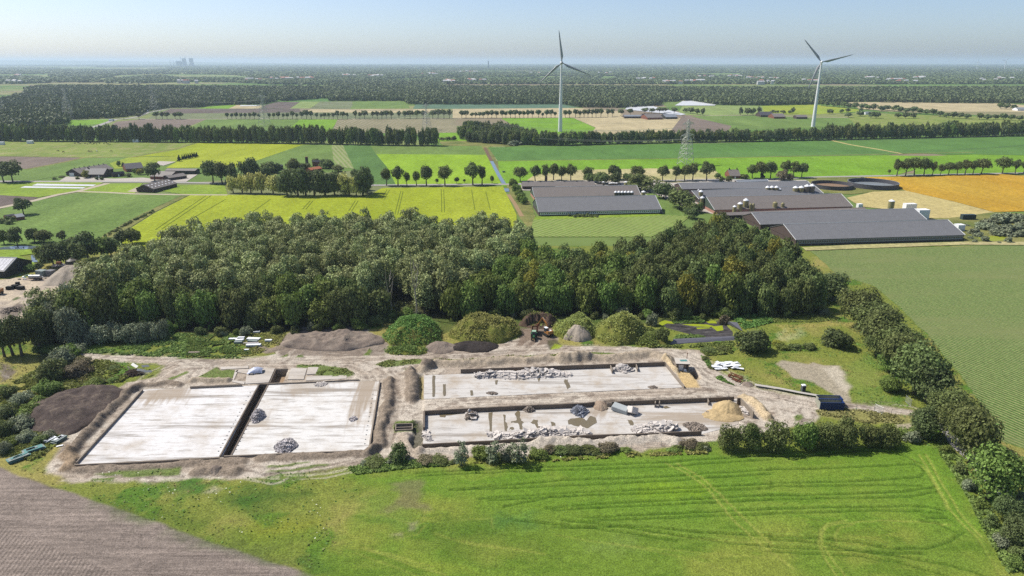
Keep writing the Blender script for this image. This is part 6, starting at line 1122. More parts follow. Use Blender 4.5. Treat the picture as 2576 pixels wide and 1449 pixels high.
holes(A, 'E', [(585, 690), (280, 1255)], 16)
ch_ = empty('slurry_channel', (0, 0, 0), 0, 'deep narrow channel with dark green water between the two left floors', 'channel'); slab(ch_, CHAN, -2.5, .4, M_GREEN, 'water'); wall(ch_, [('E', 660, 628), ('E', 735, 626)], .3, -3.2, .3, M_CDARK, 'end_wall'); slab(ch_, [g('E', 372, 1283, -2.4), g('E', 396, 1282, -2.4), g('E', 716, 660, -2.4), g('E', 700, 655, -2.4)], -2.35, .3, M_CDARK, 'ledge')
B_ = empty('concrete_basin', (0, 0, 0), 0, 'pale concrete floor right of the green channel, with debris heaps', 'concrete floor', 'concrete floors of the removed barns')
slab(B_, FLOOR['B'], 0, .3, mat_conc('driven concrete floor', alb(230, 228, 224), .55, .6, R(-2), [(g('E', 1640, 600), g('E', 1520, 1130), 9, .9), (g('E', 1100, 630), g('E', 1120, 760), 20, .5), (g('E', 640, 1000), g('E', 700, 800), 9, .4)])); wall(B_, [('E', 335, 1278), ('E', 1000, 1250), ('E', 1645, 1226)], .7, -.5); wall(B_, [('E', 1648, 1228), ('E', 1700, 900), ('E', 1748, 592)], .9, -.5); wall(B_, [('E', 738, 622), ('E', 1100, 606), ('E', 1562, 584)], .5, -.5)
wall(B_, [('E', 737, 634), ('E', 570, 950), ('E', 400, 1278)], .12, -3.2, .45, M_CDARK); holes(B_, 'E', [(712, 690), (440, 1240)], 15); holes(B_, 'E', [(1690, 700), (1610, 1190)], 12)
p_ = empty('sunken_pit', (0, 0, 0), 0, 'sunken concrete pit with a dirt floor behind the two left floors', 'pit'); wall(p_, [('E', 808, 492), ('E', 915, 488)], .3, -2.6, .3, M_CWALL); wall(p_, [('E', 806, 494), ('E', 752, 614)], .3, -2.6, .3, M_CDARK); slab(p_, PIT, -2.3, .3, mat_plain('pit dirt', alb(166, 142, 116), .95, .1), 'floor')
for nm, q, lab in (('concrete_apron', [(470,500),(800,490),(742,618),(530,630),(545,540),(440,520)], 'worn concrete apron under the crumpled blue-white sheet'), ('concrete_apron', [(305,478),(560,470),(560,488),(310,500)], 'narrow concrete strip at the grass square left of the sheet'), ('concrete_apron', [(945,490),(1090,490),(1060,590),(915,590)], 'grey concrete pad right of the sunken pit'), ('concrete_apron', [(1085,562),(1450,552),(1448,582),(1080,602)], 'pale concrete strip above the second floor'), ('concrete_apron', [(1100,480),(1195,480),(1170,540),(1085,545)], 'small tiled concrete pad between grass patches'), ('concrete_apron', [(440,505),(470,500),(425,600),(530,610),(520,635),(410,612)], 'narrow concrete path left of the sheet')):
    pts = P('E', q); o = empty(nm, (0, 0, 0), 0, lab, 'concrete pad', 'concrete pads behind the left floors'); slab(o, pts, .22, .5, M_APRON, 'surface')
C_ = empty('concrete_basin', (0, 0, 0), 0, 'long concrete floor at upper right, with rubble along its rear wall', 'concrete floor', 'concrete floors of the removed barns')
slab(C_, FLOOR['C'], 0, .3, M_SLAB2); wall(C_, [('F', 832, 596), ('F', 1300, 580), ('F', 2034, 553), ('G', 480, 545), ('G', 1000, 526)], 1.5, -.4, .35, M_CDARK); wall(C_, [('G', 1003, 528), ('G', 1100, 650), ('G', 1188, 756)], 1.1, -.4); wall(C_, [('G', 478, 545), ('G', 500, 608)], 1.2, 0, .3); wall(C_, [('G', 722, 535), ('G', 742, 590)], 1.2, 0, .3)
D_ = empty('concrete_basin', (0, 0, 0), 0, 'long concrete floor at lower right, with wet stains and rubble', 'concrete floor', 'concrete floors of the removed barns')
slab(D_, FLOOR['D'], 0, .3, mat_conc('worn muddy floor', alb(212, 208, 202), .5, .9, R(-2), [(g('G', 1700, 1060), g('G', 300, 1080), 11, .8), (g('G', 385, 960), g('G', 330, 1120), 7, .8)])); wall(D_, [('F', 484, 993), ('F', 1000, 962), ('F', 1500, 938), ('F', 2034, 917), ('G', 330, 905)], 1.4, -.4, .4, M_CDARK); wall(D_, [('G', 445, 905), ('G', 900, 888), ('G', 1400, 868), ('G', 1660, 857)], 1.4, -.4, .4, M_CDARK); wall(D_, [('F', 484, 995), ('F', 482, 1150)], 1.4, -.4, .5, M_CDARK)
wall(D_, [('F', 466, 1310), ('F', 1200, 1272), ('F', 2034, 1222), ('G', 700, 1212), ('G', 1350, 1184)], 1.4, -.6, .35, M_CDARK); wall(D_, [('G', 1408, 868), ('G', 1420, 905)], 1.3, 0, .3)
for x in (910, 950): wall(D_, [('G', x, 896), ('G', x - 3, 920)], 1.5, 0, .3)
wz = [.01]
for f, q in (('F', [(1100,1010),(1140,1000),(1130,1200),(1105,1195)]), ('F', [(1240,1030),(1262,1030),(1258,1090),(1280,1130),(1275,1185),(1250,1185)]), ('F', [(1375,990),(1400,1010),(1395,1060),(1435,1105),(1415,1120),(1425,1172),(1395,1170),(1380,1110),(1310,1105),(1320,1090),(1370,1085),(1350,1020)]), ('F', [(1530,1075),(1565,1080),(1570,1130),(1605,1180),(1570,1180),(1540,1125),(1500,1110)]), ('F', [(1690,1095),(1730,1105),(1745,1150),(1700,1145)]), ('F', [(1300,1145),(1340,1150),(1340,1175),(1295,1170)]), ('F', [(1860,1085),(1990,1060),(2034,1090),(2034,1150),(1930,1135)]), ('G', [(75,1080),(190,1055),(255,1085),(290,1040),(340,1060),(350,1105),(270,1160),(180,1140),(80,1120)]), ('G', [(640,1080),(690,1085),(710,1125),(670,1135)]), ('G', [(960,960),(1010,948),(1060,965),(1000,970)]), ('F', [(1825,690),(1850,695),(1880,770),(1850,785),(1820,720)]), ('F', [(1160,705),(1185,705),(1180,745),(1165,745)]), ('F', [(1560,685),(1590,685),(1580,712)]), ('F', [(630,1025),(820,1010),(830,1022),(690,1040),(680,1060),(630,1050)]), ('F', [(560,660),(590,660),(585,860),(565,860)]), ('F', [(660,740),(690,740),(690,850),(665,850)]), ('F', [(920,800),(950,800),(950,850),(925,850)])):
    wz[0] += .004; q0, q = q, []; rj = random.Random(len(q0) + int(q0[0][0]))
    for (xa, ya), (xb, yb) in zip(q0, q0[1:] + q0[:1]):
        for t_ in (0, .25, .5, .75): q.append((xa + (xb-xa)*t_ + rj.uniform(-5, 5), ya + (yb-ya)*t_ + rj.uniform(-5, 5)))
    o = MB().add([(a, b, wz[0]) for a, b, _ in P(f, q)], [tuple(range(len(q)))]).build('wet_patch', M_WET)
    if o.data.polygons[0].normal.z < 0: o.data.flip_normals()
    tag(o, kind='structure')
bs = empty('small_basin', (0, 0, 0), 0, 'small two-chamber concrete basin in weeds left of the lower floor', 'basin'); slab(bs, SMALL, -1.2, .2, M_GREEN, 'water'); wall(bs, [('F', 214, 1116), ('F', 372, 1110)], .4, -1.4, .25); wall(bs, [('F', 372, 1112), ('F', 370, 1166)], .4, -1.4, .25); wall(bs, [('F', 214, 1118), ('F', 212, 1174)], .4, -1.4, .25); wall(bs, [('F', 212, 1174), ('F', 370, 1166)], .4, -1.4, .25); wall(bs, [('F', 214, 1150), ('F', 370, 1143)], .35, -1.4, .25)
rw = empty('retaining_wall', (0, 0, 0), 0, 'standing grey concrete panel wall beside the sand heap', 'wall'); rw['kind'] = 'thing'; wall(rw, [('G', 1722, 868), ('G', 1790, 940), ('G', 1848, 1000)], 2.2, -.3, .3, M_CWALL, 'panel'); wall(rw, [('G', 1692, 872), ('G', 1720, 868)], 2.2, -.3, .3, M_CDARK, 'end_panel')
# ---- rubble: big slabs one by one, the small stuff as one heap each
def chunk(r, s, th):
    n = r.randint(5, 7); a0 = r.uniform(0, 6.28); pts = [(math.cos(a0 + 6.283*i/n + r.uniform(-.25, .25))*s*r.uniform(.7, 1.1), math.sin(a0 + 6.283*i/n + r.uniform(-.25, .25))*s*r.uniform(.5, .85)) for i in range(n)]
    return MB().prism(pts, -th/2, th/2)
CHK = [chunk(random.Random(i), 1.0, .22 + .02*(i % 4)).mesh('slab', M_RUB) for i in range(12)]
def rubble(spine, width, H, n, label, group, seed, mat=M_RUB, srange=(.6, 1.6), nsmall=500, dens=None, slabs=True):
    """spine: ground points; a ridge of rubble along it"""
    r = random.Random(seed); sp = [np.array(p[:2]) for p in spine]; seg = [np.linalg.norm(b-a) for a, b in zip(sp, sp[1:])]; T = sum(seg); pw_ = .35 if T > 12 else .85
    def at(t_):
        d = t_*T
        for (a, b), L in zip(zip(sp, sp[1:]), seg):
            if d <= L or L == seg[-1] and b is sp[-1]: u = (b-a)/L; return a + u*min(d, L), np.array([-u[1], u[0]])
            d -= L
        return sp[-1], np.array([0, 1.])
    def spot(k=1.0):
        t_ = r.random(); p, nr = at(t_); q = max(-1, min(1, r.gauss(0, .42))); e = math.sin(math.pi*min(max(t_, .04), .96))**pw_; hump = .65 + .35*math.sin(t_*T/3.1 + seed)
        z = H*(1 - abs(q)**1.5)*e*hump; return p[0] + nr[0]*q*width/2*e*k, p[1] + nr[1]*q*width/2*e*k, z
    V = []; Fc = []
    for i in range(nsmall):
        x, y, z = spot(1.08); s_ = r.uniform(.1, .4 if nsmall > 2000 else .5); b = MB(); b.box((x, y, z*r.uniform(.55, 1.0) + .06), (s_*r.uniform(1, 2.4), s_*r.uniform(.8, 1.6), s_*r.uniform(.4, 1)), r.uniform(0, 6.3), r.uniform(-.8, .8), r.uniform(-.8, .8), top=(r.uniform(.5, 1), r.uniform(.5, 1))); o_ = len(V); V += b.v; Fc += [tuple(k + o_ for k in f) for f in b.f]
    # core so the heap is not hollow
    cb = MB(); m_ = 14
    for i in range(m_):
        for j in range(5):
            t_ = (i+.5)/m_; p, nr = at(t_); q = -.7 + .35*j; e = math.sin(math.pi*t_)**pw_; z = H*.72*(1 - abs(q)**1.5)*e; cb.box((p[0] + nr[0]*q*width/2*e, p[1] + nr[1]*q*width/2*e, z/2 - .1), (T/m_*1.15, width*.25*e, max(z, .1)), r.uniform(-.4, .4) + math.atan2(nr[1], nr[0]) - 1.57, 0, 0, (.7, .6))
    o_ = len(V); V += cb.v; Fc += [tuple(k + o_ for k in f) for f in cb.f]
    tag(link('rubble', big_mesh('rubble', V, Fc, mat)), kind='stuff')
    for i in range(n if slabs else 0):
        x, y, z = spot(.95); s_ = r.uniform(*srange)**1.0; o = link('concrete_chunk', CHK[r.randrange(12)], None, (x, y, z + .12), (r.gauss(0, .35), r.gauss(0, .35), r.uniform(0, 6.28)), (s_, s_, r.uniform(.7, 1.3))); tag(o, label, 'concrete slab', group)
rubble(P('F', [(985, 672), (1150, 650), (1350, 660), (1550, 645), (1750, 650), (1890, 655)]), 6.2, 2.2, 85, 'broken concrete slab in the long heap on the upper right floor', 'slabs of the upper long heap', 1, nsmall=900)
rubble(P('G', [(515, 610), (600, 600), (700, 605)]), 5.2, 2.3, 28, 'broken concrete slab in the short heap at the rear wall of the upper floor', 'slabs of the upper short heap', 2, srange=(.7, 1.5), nsmall=300)
rubble(P('F', [(1090, 1225), (1300, 1235), (1500, 1222), (1700, 1205), (1900, 1195), (2034, 1200)]) + [g('G', 270, 1222)], 4.8, 1.7, 85, 'broken concrete slab in the long heap at the front wall of the lower floor', 'slabs of the lower long heap', 3, nsmall=900)
rubble(P('G', [(690, 1185), (850, 1165), (1000, 1150), (1110, 1165)]), 6.0, 2.0, 52, 'broken concrete slab in the heap at the right end of the lower floor', 'slabs of the lower right heap', 4, nsmall=600)
rubble(P('F', [(500, 1180), (510, 1250), (545, 1280)]), 2.6, .5, 12, 'flat broken concrete slab at the left end of the lower floor', 'slabs at the lower floor end', 5, nsmall=80, srange=(.6, 1.3))
rubble(P('F', [(890, 1030), (950, 1050), (990, 1055)]), 5.0, 1.7, 10, 'broken slab in the brown heap at the left of the lower floor', 'slabs of the brown heap', 6, M_RUBW, nsmall=700)
rubble(P('F', [(1430, 985), (1490, 985), (1530, 995)]), 3.4, 1.2, 0, '', '', 7, M_RUBW, nsmall=500); rubble([g('F', 1890, 1005), g('G', 265, 1000)], 6.5, 2.0, 0, '', '', 8, M_SLATE, nsmall=1300)
rubble(P('G', [(1180, 1130), (1300, 1150), (1400, 1170)]), 5.5, 1.3, 0, '', '', 9, M_RUBW, nsmall=900); rubble(P('F', [(1080, 825), (1180, 830)]), 2, .5, 0, '', '', 10, M_RUBW, nsmall=200); rubble(P('G', [(850, 770), (920, 772)]), 2, .5, 0, '', '', 11, M_RUBW, nsmall=200)
rubble(P('G', [(1400, 1010), (1470, 1020)]), 2, .4, 0, '', '', 12, M_RUBW, nsmall=200); rubble(P('G', [(1720, 960), (1790, 1030)]), 2.4, .6, 4, 'broken slab at the foot of the standing panel wall', 'slabs at the panel wall', 13, nsmall=250)
rubble(P('E', [(590, 930), (705, 925)]), 7.0, 2.4, 0, '', '', 14, M_RUBD, nsmall=2400); rubble(P('E', [(800, 1205), (1000, 1190)]), 8.0, 2.8, 0, '', '', 15, M_RUBD, nsmall=3000); rubble(P('E', [(1160, 640), (1270, 625)]), 3.4, .8, 0, '', '', 16, M_RUB, nsmall=420); rubble(P('E', [(1480, 945), (1540, 945)]), 2.8, .7, 0, '', '', 17, M_RUBD, nsmall=260)
rubble(P('N', [(430, 1110), (600, 1090), (800, 1030), (900, 975)]), 9, 1.8, 34, 'pale broken slab in the scrap heap at the left edge', 'slabs of the left scrap heap', 18, M_RUBD, nsmall=900); rubble(P('N', [(0, 1210), (150, 1190), (330, 1130)]), 9, 1.3, 0, '', '', 19, M_RUBW, nsmall=500)
rubble(P('Q', [(1060, 550), (1130, 560), (1200, 560)]), 5, 1.3, 0, '', '', 20, mat_plain('dark brushwood', alb(84, 72, 62), .95, .1, .4, 2), nsmall=500)
for j, (x, y, a) in enumerate(((1185, 560, .3), (1220, 525, 1.1), (1130, 520, -.4), (1240, 570, .8))):
    X, Y, _ = g('Q', x, y); o = MB().box((0, 0, 0), (2.6, 1.0, .05), a, .5, .3).build('metal_sheet', M_STEEL, None, (X, Y, 1.3)); tag(o, f'bent metal sheet, {ORD[j]} piece sticking out of the brushwood heap', 'metal sheet', 'sheets on the brushwood heap')
for j in range(14):
    r = random.Random(j); X, Y, _ = g('Q', r.uniform(1040, 1260), r.uniform(520, 580)); a = r.uniform(0, 6.28); L = r.uniform(1.5, 3.2); o = MB().tube([(0, 0, 0), (math.cos(a)*L, math.sin(a)*L, r.uniform(.2, 1.6))], .07, 5).build('plank', M_DEAD, None, (X, Y, .5)); tag(o, 'loose plank sticking out of the brushwood heap left of the dirt road', 'plank', 'planks of the brushwood heap')
# ---- the two big tilted blocks
def block(loc, dim, rz, rx, ry, mat, label):
    b = MB(); b.box((0, 0, 0), dim, rz, rx, ry, top=(.92, .9)); me = b.mesh('block', mat); o = link('concrete_block', me, None, loc); bm_ = o.modifiers.new('b', 'BEVEL'); bm_.width = .12; tag(o, label, 'concrete block', 'two tilted concrete blocks'); return o
X, Y, _ = g('G', 575, 1000); block((X, Y, 1.1), (5.2, 2.6, 1.5), -.55, .25, .1, mat_plain('bluish concrete block', alb(190, 196, 196), .9, .1, .15, .8), 'long bluish concrete block tilted against its neighbour, lower floor'); X, Y, _ = g('G', 690, 1020); block((X, Y, 1.2), (2.9, 2.4, 2.0), .5, -.35, .5, M_RUB, 'shorter cream concrete block standing on edge, lower floor')
X, Y, _ = g('G', 470, 950); block((X, Y, .7), (1.7, .5, 1.3), .1, .1, 0, M_CWALL, 'small upright concrete piece left of the two big blocks')
# ---- heaps of soil and sand, each a mound of its own
def mound(name, f, x, y, w, dep, H, mat, label, cat='mound', seed=0, sharp=1.25, rough=.25, rz=0.0, veg=None, nveg=0, vs=.3, flat=0.0, bite=None, zoff=0.0, group=None):
    X, Y, _ = g(f, x, y); rx = w*FR[f][2]/2/ppm(Y); ry = dep; nr, na = 34, 84; V = []; rr = np.linspace(0, 1, nr); aa = np.linspace(0, 2*math.pi, na, endpoint=False)
    RR, AA = np.meshgrid(rr, aa, indexing='ij'); ed = 1 + .22*(fbm(np.cos(AA)*2 + seed, np.sin(AA)*2 + seed, 1, 3, seed) - .5)*2; lx = np.cos(AA)*RR*rx*ed; ly = np.sin(AA)*RR*ry*ed
    prof = np.clip((1 - RR**1.7)/(1 - flat), 0, 1)**sharp; nn = fbm(lx + seed*9.1, ly, 3.4, 4, seed + 3) - .5; n2_ = fbm(lx + seed*3.3, ly + 50, 8, 2, seed + 8) - .5; lz = H*prof*(1 + rough*2*nn)*(1 + rough*2.4*n2_) + (nn*.9*rough)*(RR < .97) - .25*(RR >= .999)
    if bite: lz = np.where((lx - bite[0])**2 + ((ly - bite[1])*1.0)**2 < bite[2]**2, lz*.18, lz)
    V = np.stack([lx, ly, lz], -1).reshape(-1, 3); idx_ = np.arange(nr*na).reshape(nr, na); F = np.stack([idx_[:-1], np.roll(idx_, -1, 1)[:-1], np.roll(idx_, -1, 1)[1:], idx_[1:]], -1).reshape(-1, 4)[:, ::-1]
    F = F[na:] if False else F; o = link(name, big_mesh(name, V, F, mat, smooth=True), None, (X, Y, zoff), (0, 0, rz)); tag(o, label, cat, group)
    if veg:
        r = np.random.default_rng(seed); q = r.integers(na*2, nr*na - na*2, nveg); q = q[fbm(V[q, 0] + 7*seed, V[q, 1], 2.6, 3, seed + 20) > .4]; base = V[q] + r.normal(size=(len(q), 3))*[.45, .45, .14]; Vq, Fq = tufts(base, vs, r); tag(link('weed_cover', big_mesh('weeds', Vq, Fq, LEAF[veg] if isinstance(veg, str) else veg), o), kind='stuff')
    return o
def tufts(base, s, r, up=.8):
    n = len(base); nrm = unit(r.normal(size=(n, 3))*.6 + [0, 0, up]); a = unit(np.cross(nrm, unit(r.normal(size=(n, 3))))); b = np.cross(nrm, a); k = s*r.uniform(.5, 1.3, n)[:, None]; c = base + np.array([0, 0, 1])*k*.5
    return np.stack([c + a*k, c + b*k*.6, c - a*k, c - b*k*.6], 1).reshape(-1, 3), np.arange(n*4).reshape(n, 4)
LEAF['weed'] = mat_leaf('weed leaves', (.19, .24, .065), .06, .4, .35); LEAF['weedlush'] = mat_leaf('lush nettle leaves', (.15, .24, .06), .04, .4, .35); LEAF['weeddry'] = mat_leaf('drying weeds', (.27, .26, .1), .06, .4, .3); LEAF['weedol'] = mat_leaf('olive weeds', (.3, .31, .095), .06, .45, .35)
def mat_soil(name, c1, c2, sc=1.0):
    m, t = nt(name); n1 = noise(t, .35*sc, 5, .65); n2 = noise(t, 2.4*sc, 4, .7); n3 = noise(t, .9*sc, 4, .6, (1, .35, 1)); c = mixc(t, c1, c2, ramp(t, n1, [(.5, 0.0), (.7, .8)])); c = mixc(t, c, ramp(t, n2, [(.3, .6), (.7, 1.3)]), .7, 'MULTIPLY'); c = mixc(t, c, c2, ramp(t, n3, [(.6, 0.0), (.72, .6)])); out(t, c, .95, .1, n2, .25, .8); return m
M_S1 = mat_soil('dark crumbly soil', alb(94, 83, 78), alb(138, 124, 110)); M_S2 = mat_soil('grey clay soil', alb(146, 132, 120), alb(176, 162, 146), .8); M_S3 = mat_soil('black compost', alb(66, 60, 58), alb(84, 76, 70)); M_S4 = mat_soil('yellow sand', alb(204, 180, 136), alb(190, 166, 126), .6); M_S5 = mat_soil('pale grey gravel', alb(184, 172, 156), alb(168, 156, 140)); M_S6 = mat_soil('earth under weeds', alb(122, 128, 60), alb(146, 140, 78)); M_S7 = mat_soil('dark brown dug soil', alb(104, 86, 74), alb(84, 70, 62))
mound('soil_mound', 'Q', 620, 855, 820, 15.5, 2.6, M_S1, 'wide low mound of dark soil at the left of the yard', seed=1, sharp=.8, rough=.34, rz=R(28), flat=.3, group='soil mounds')
mound('soil_mound', 'E', 1320, 245, 900, 9.0, 3.0, M_S2, 'long grey soil mound between white bundles and green mound', seed=2, sharp=.7, rough=.55, flat=.25, group='soil mounds')
mound('soil_mound', 'F', 640, 395, 330, 5.0, 1.9, M_S2, 'low grey soil mound beside the black compost', seed=3, sharp=.9, group='soil mounds'); mound('soil_mound', 'F', 965, 385, 450, 5.0, 2.0, M_S3, 'low black compost mound at the haul road', seed=4, sharp=.8, group='soil mounds')
mound('grassy_mound', 'F', 375, 270, 600, 11.5, 7.4, M_S6, 'tall mound fully covered in dark green nettles', seed=5, sharp=1.0, rough=.3, veg='weedlush', nveg=11000, vs=.34, group='overgrown mounds'); mound('grassy_mound', 'F', 330, 420, 430, 4, 1.0, M_S6, 'low spread of fresh green weeds below the nettle mound', seed=15, sharp=.8, rough=.3, veg='weedlush', nveg=2600, vs=.36, group='overgrown mounds')
mound('grassy_mound', 'F', 1065, 260, 690, 10.5, 6.6, M_S6, 'broad mound covered in olive grass left of the excavator', seed=6, sharp=.75, rough=.34, veg='weedol', nveg=11000, vs=.32, flat=.15, group='overgrown mounds')
mound('grassy_mound', 'G', 150, 230, 460, 9.5, 6.6, M_S6, 'overgrown mound behind the pale gravel heap', seed=7, sharp=.9, rough=.36, veg='weedol', nveg=7000, vs=.33, group='overgrown mounds'); mound('gravel_mound', 'G', 170, 285, 310, 5.5, 5.0, M_S5, 'steep pale gravel mound right of the excavator', seed=8, sharp=.8, rough=.2, group='soil mounds')
mound('grassy_mound', 'G', 590, 260, 560, 12, 8.6, M_S6, 'tall pointed overgrown mound left of the pond', seed=9, sharp=1.05, rough=.32, veg='weedol', nveg=10000, vs=.34, group='overgrown mounds'); mound('grassy_mound', 'G', 850, 330, 380, 6, 2.6, M_S6, 'low weedy bank between the pointed mound and the pond', seed=10, sharp=.9, veg='weed', nveg=3800, vs=.42, group='overgrown mounds')
mound('soil_mound', 'F', 1575, 160, 400, 5.5, 4.0, M_S7, 'dark dug-out soil bank behind the excavator', seed=11, sharp=.9, rough=.45, bite=(-.8, -4.2, 4.2), group='soil mounds', veg='weed', nveg=500, vs=.4)
mound('sand_mound', 'G', 1600, 985, 290, 5.2, 2.6, M_S4, 'yellow sand mound at the right end of the lower floor', seed=12, sharp=1.1, rough=.2, group='soil mounds'); mound('sand_mound', 'G', 1560, 1040, 420, 4, .9, M_S4, 'flat spread of yellow sand before the sand mound', seed=13, sharp=.8, rough=.4, group='soil mounds'); mound('soil_mound', 'G', 385, 950, 150, 3.4, 1.3, mat_soil('ramp dirt', alb(172, 152, 132), alb(184, 168, 146)), 'dirt ramp sliding through the gap in the rear wall', seed=14, sharp=.9, group='soil mounds')
mound('gravel_mound', 'N', 1120, 640, 640, 15, 5.2, M_S5, 'tall grey gravel mound at the wood edge in the scrap yard', seed=16, sharp=1.1, rough=.12, group='soil mounds'); mound('soil_mound', 'G', 1790, 740, 110, 1.8, .7, M_S2, 'tiny soil mound at the road edge below the rusty beams', seed=17, group='soil mounds'); mound('soil_mound', 'F', 205, 358, 95, 1.8, 1.1, M_S2, 'tiny soil mound in the weeds below the nettle mound', seed=18, group='soil mounds'); mound('soil_mound', 'J', 1490, 215, 130, 2.2, 1.3, M_S2, 'small lumpy soil mound before the left floors', seed=19, rough=.5, group='soil mounds')
# ---- lined pond
o = empty('lined_pond', (0, 0, 0), 0, 'black-lined pond with algae patches at the wood edge', 'pond'); m, t = nt('pond liner'); n1 = noise(t, .6, 4, .7, (.4, 1, 1)); out(t, ramp(t, n1, [(.35, alb(44, 42, 42)), (.55, alb(84, 80, 80)), (.7, alb(120, 116, 114))]), .55, .3)
pp = POND; MB().add([(a, b, -.45) for a, b, _ in pp], [tuple(range(len(pp)))]).build('liner', m, o); me = o.children[0].data
if me.polygons[0].normal.z < 0: me.flip_normals()
M_ALG = mat_plain('yellow green algae', alb(158, 172, 36), .8, .2, .25, .8)
for q in ([(940,140),(1000,120),(1080,135),(1090,155),(1020,150),(960,180)], [(1160,160),(1270,155),(1400,160),(1470,175),(1430,185),(1280,178)], [(1380,125),(1480,125),(1500,150),(1420,150)], [(1440,180),(1550,170),(1560,215),(1500,225)], [(1115,235),(1170,262),(1150,275),(1120,255)], [(1300,190),(1420,188),(1440,196),(1310,205)]):
    b = MB(); b.add([(a, c, -.40) for a, c, _ in P('G', q)], [tuple(range(len(q)))]); k = b.build('algae', M_ALG, o)
    if k.data.polygons[0].normal.z < 0: k.data.flip_normals()
M_LIN = mat_plain('grey liner sheet', alb(112, 112, 122), .5, .4, .15, .6); lw_ = empty('liner_bank', (0, 0, 0), 0, 'long grey lined bank in front of the pond', 'bank'); b = MB(); t0, t1, u0, u1 = pz('G', 1080, 318, .9), pz('G', 1665, 290, .9), pz('G', 1045, 358, .05), pz('G', 1660, 322, .05); b.quad(u0, u1, t1, t0); b.quad(t0, t1, (t1[0], t1[1]+1.2, .85), (t0[0], t0[1]+1.2, .85)); b.build('sheet', M_LIN, lw_)
b = MB(); b.quad(pz('G', 1590, 160, .2), pz('G', 1740, 232, .2), pz('G', 1690, 150, 1.6), pz('G', 1610, 140, 1.6)); tag(b.build('liner_flap', M_LIN), 'grey liner sheet on the slope right of the pond', 'sheet')
# ---- vegetation that nobody could count: tufts over the rough grass
r = np.random.default_rng(77); n = 150000; xx = r.uniform(-235, 235, n); yy = r.uniform(112, 330, n); jj = ((xx-GX0)/GS).astype(int); ii = ((yy-GY0)/GS).astype(int); c = CLS[ii, jj]; nz = n_mid[ii, jj]; nb = n_big[ii, jj]; inv = (np.abs(xx) < yy*.8 + 8)
k = (c == 0) & inv & ((yy > 185) | (r.random(n) < .45)) & (r.random(n) < .1 + .9*sst((nz - .4)/.25)); base = np.stack([xx[k], yy[k], Z[ii[k], jj[k]] - .05], -1); sel = r.random(len(base)); dry = nb[k] > .55
for nm, q, mt, s_ in (('weeds', (sel < .5) & ~dry, 'weed', .3), ('weeds', (sel >= .5) & ~dry, 'weedlush', .32), ('weeds', dry & (sel < .5), 'weeddry', .28), ('weeds', dry & (sel >= .5), 'weedol', .3)):
    Vq, Fq = tufts(base[q], s_, r); tag(link(nm, big_mesh(nm, Vq, Fq, LEAF[mt])), kind='stuff')
for f, poly, n, mt, s_, h in (('Q', [(650,390),(1000,330),(1450,230),(2006,230),(2006,430),(1400,420),(900,400)], 9000, 'weed', .5, .5), ('E', [(0,170),(370,180),(780,170),(900,180),(830,300),(560,380),(200,395),(0,390)], 7000, 'weedol', .42, .3), ('E', [(0,210),(330,240),(450,330),(560,330),(600,360),(300,390),(0,380)], 5000, 'weedlush', .5, .5), ('Q', [(330,520),(560,400),(780,440),(960,470),(1120,560),(1020,630),(700,660),(480,720),(100,640)], 8000, 'weed', .5, .5), ('Q', [(0,680),(300,650),(470,720),(300,880),(180,960),(240,1040),(400,1060),(560,1090),(300,1300),(0,1240)], 9000, 'weed', .45, .4), ('Q', [(540,420),(700,430),(780,520),(700,660),(560,560)], 2600, 'weeddry', .5, .8),
                              ('G', [(820,150),(1000,330),(1050,370),(1650,340),(1650,380),(1200,390),(900,390),(780,330)], 4200, 'weed', .5, .5), ('G', [(1340,430),(1640,400),(1640,450),(1400,470)], 1500, 'weed', .45, .5), ('G', [(1060,110),(1260,100),(1380,110),(1380,150),(1080,150)], 1400, 'weedlush', .6, .8), ('G', [(1120,270),(1380,280),(1380,310),(1080,312)], 800, 'weed', .5, .6), ('G', [(1650,120),(1900,60),(2034,80),(2034,150),(1760,220)], 2600, 'weedlush', .5, .5), ('H', [(180,90),(1050,60),(1130,130),(900,150),(300,150)], 4200, 'weed', .4, .4), ('G', [(1340,470),(1420,520),(1500,640),(1600,720),(1700,760),(1500,700)], 1300, 'weedlush', .42, .4),
                              ('K', [(0,250),(240,195),(420,200),(640,215),(640,235),(380,250),(60,290)], 2600, 'weed', .4, .4), ('K', [(640,225),(1200,205),(1640,160),(2180,145),(2180,165),(1640,185),(1200,215)], 3000, 'weedol', .38, .4), ('H', [(920,985),(1200,960),(1830,1050),(1840,1110),(1400,1110),(950,1030)], 2200, 'weeddry', .35, .35), ('F', [(20,560),(150,510),(400,505),(900,500),(1500,470),(2034,442),(2034,462),(1500,490),(900,525),(480,545),(120,582)], 2200, 'weed', .35, .3), ('E', [(1000,455),(1200,455),(1450,490),(1530,540),(1160,550),(1190,480)], 900, 'weed', .3, .2), ('I', [(540,850),(600,880),(690,1010),(760,1150),(840,1280),(920,1420),(850,1440),(760,1280),(680,1120),(560,930)], 5000, 'weed', .45, .4)):
    pts = P(f, poly); xs = [p[0] for p in pts]; ys = [p[1] for p in pts]; X = r.uniform(min(xs), max(xs), n*3); Y = r.uniform(min(ys), max(ys), n*3); q = inside(X, Y, pts); X, Y = X[q][:n], Y[q][:n]; q = fbm(X, Y, 4, 3, 90) > .4; X, Y = X[q], Y[q]
    zz = np.array([zat(a, b) for a, b in zip(X, Y)]); bm_ = fbm(X, Y, 3, 2, 91); base = np.stack([X, Y, zz + h*np.clip(bm_*2.4 - .9, 0, 1.4)*r.random(len(X))], -1); Vq, Fq = tufts(base, s_, r); tag(link('weeds', big_mesh('weeds', Vq, Fq, LEAF[mt])), kind='stuff')
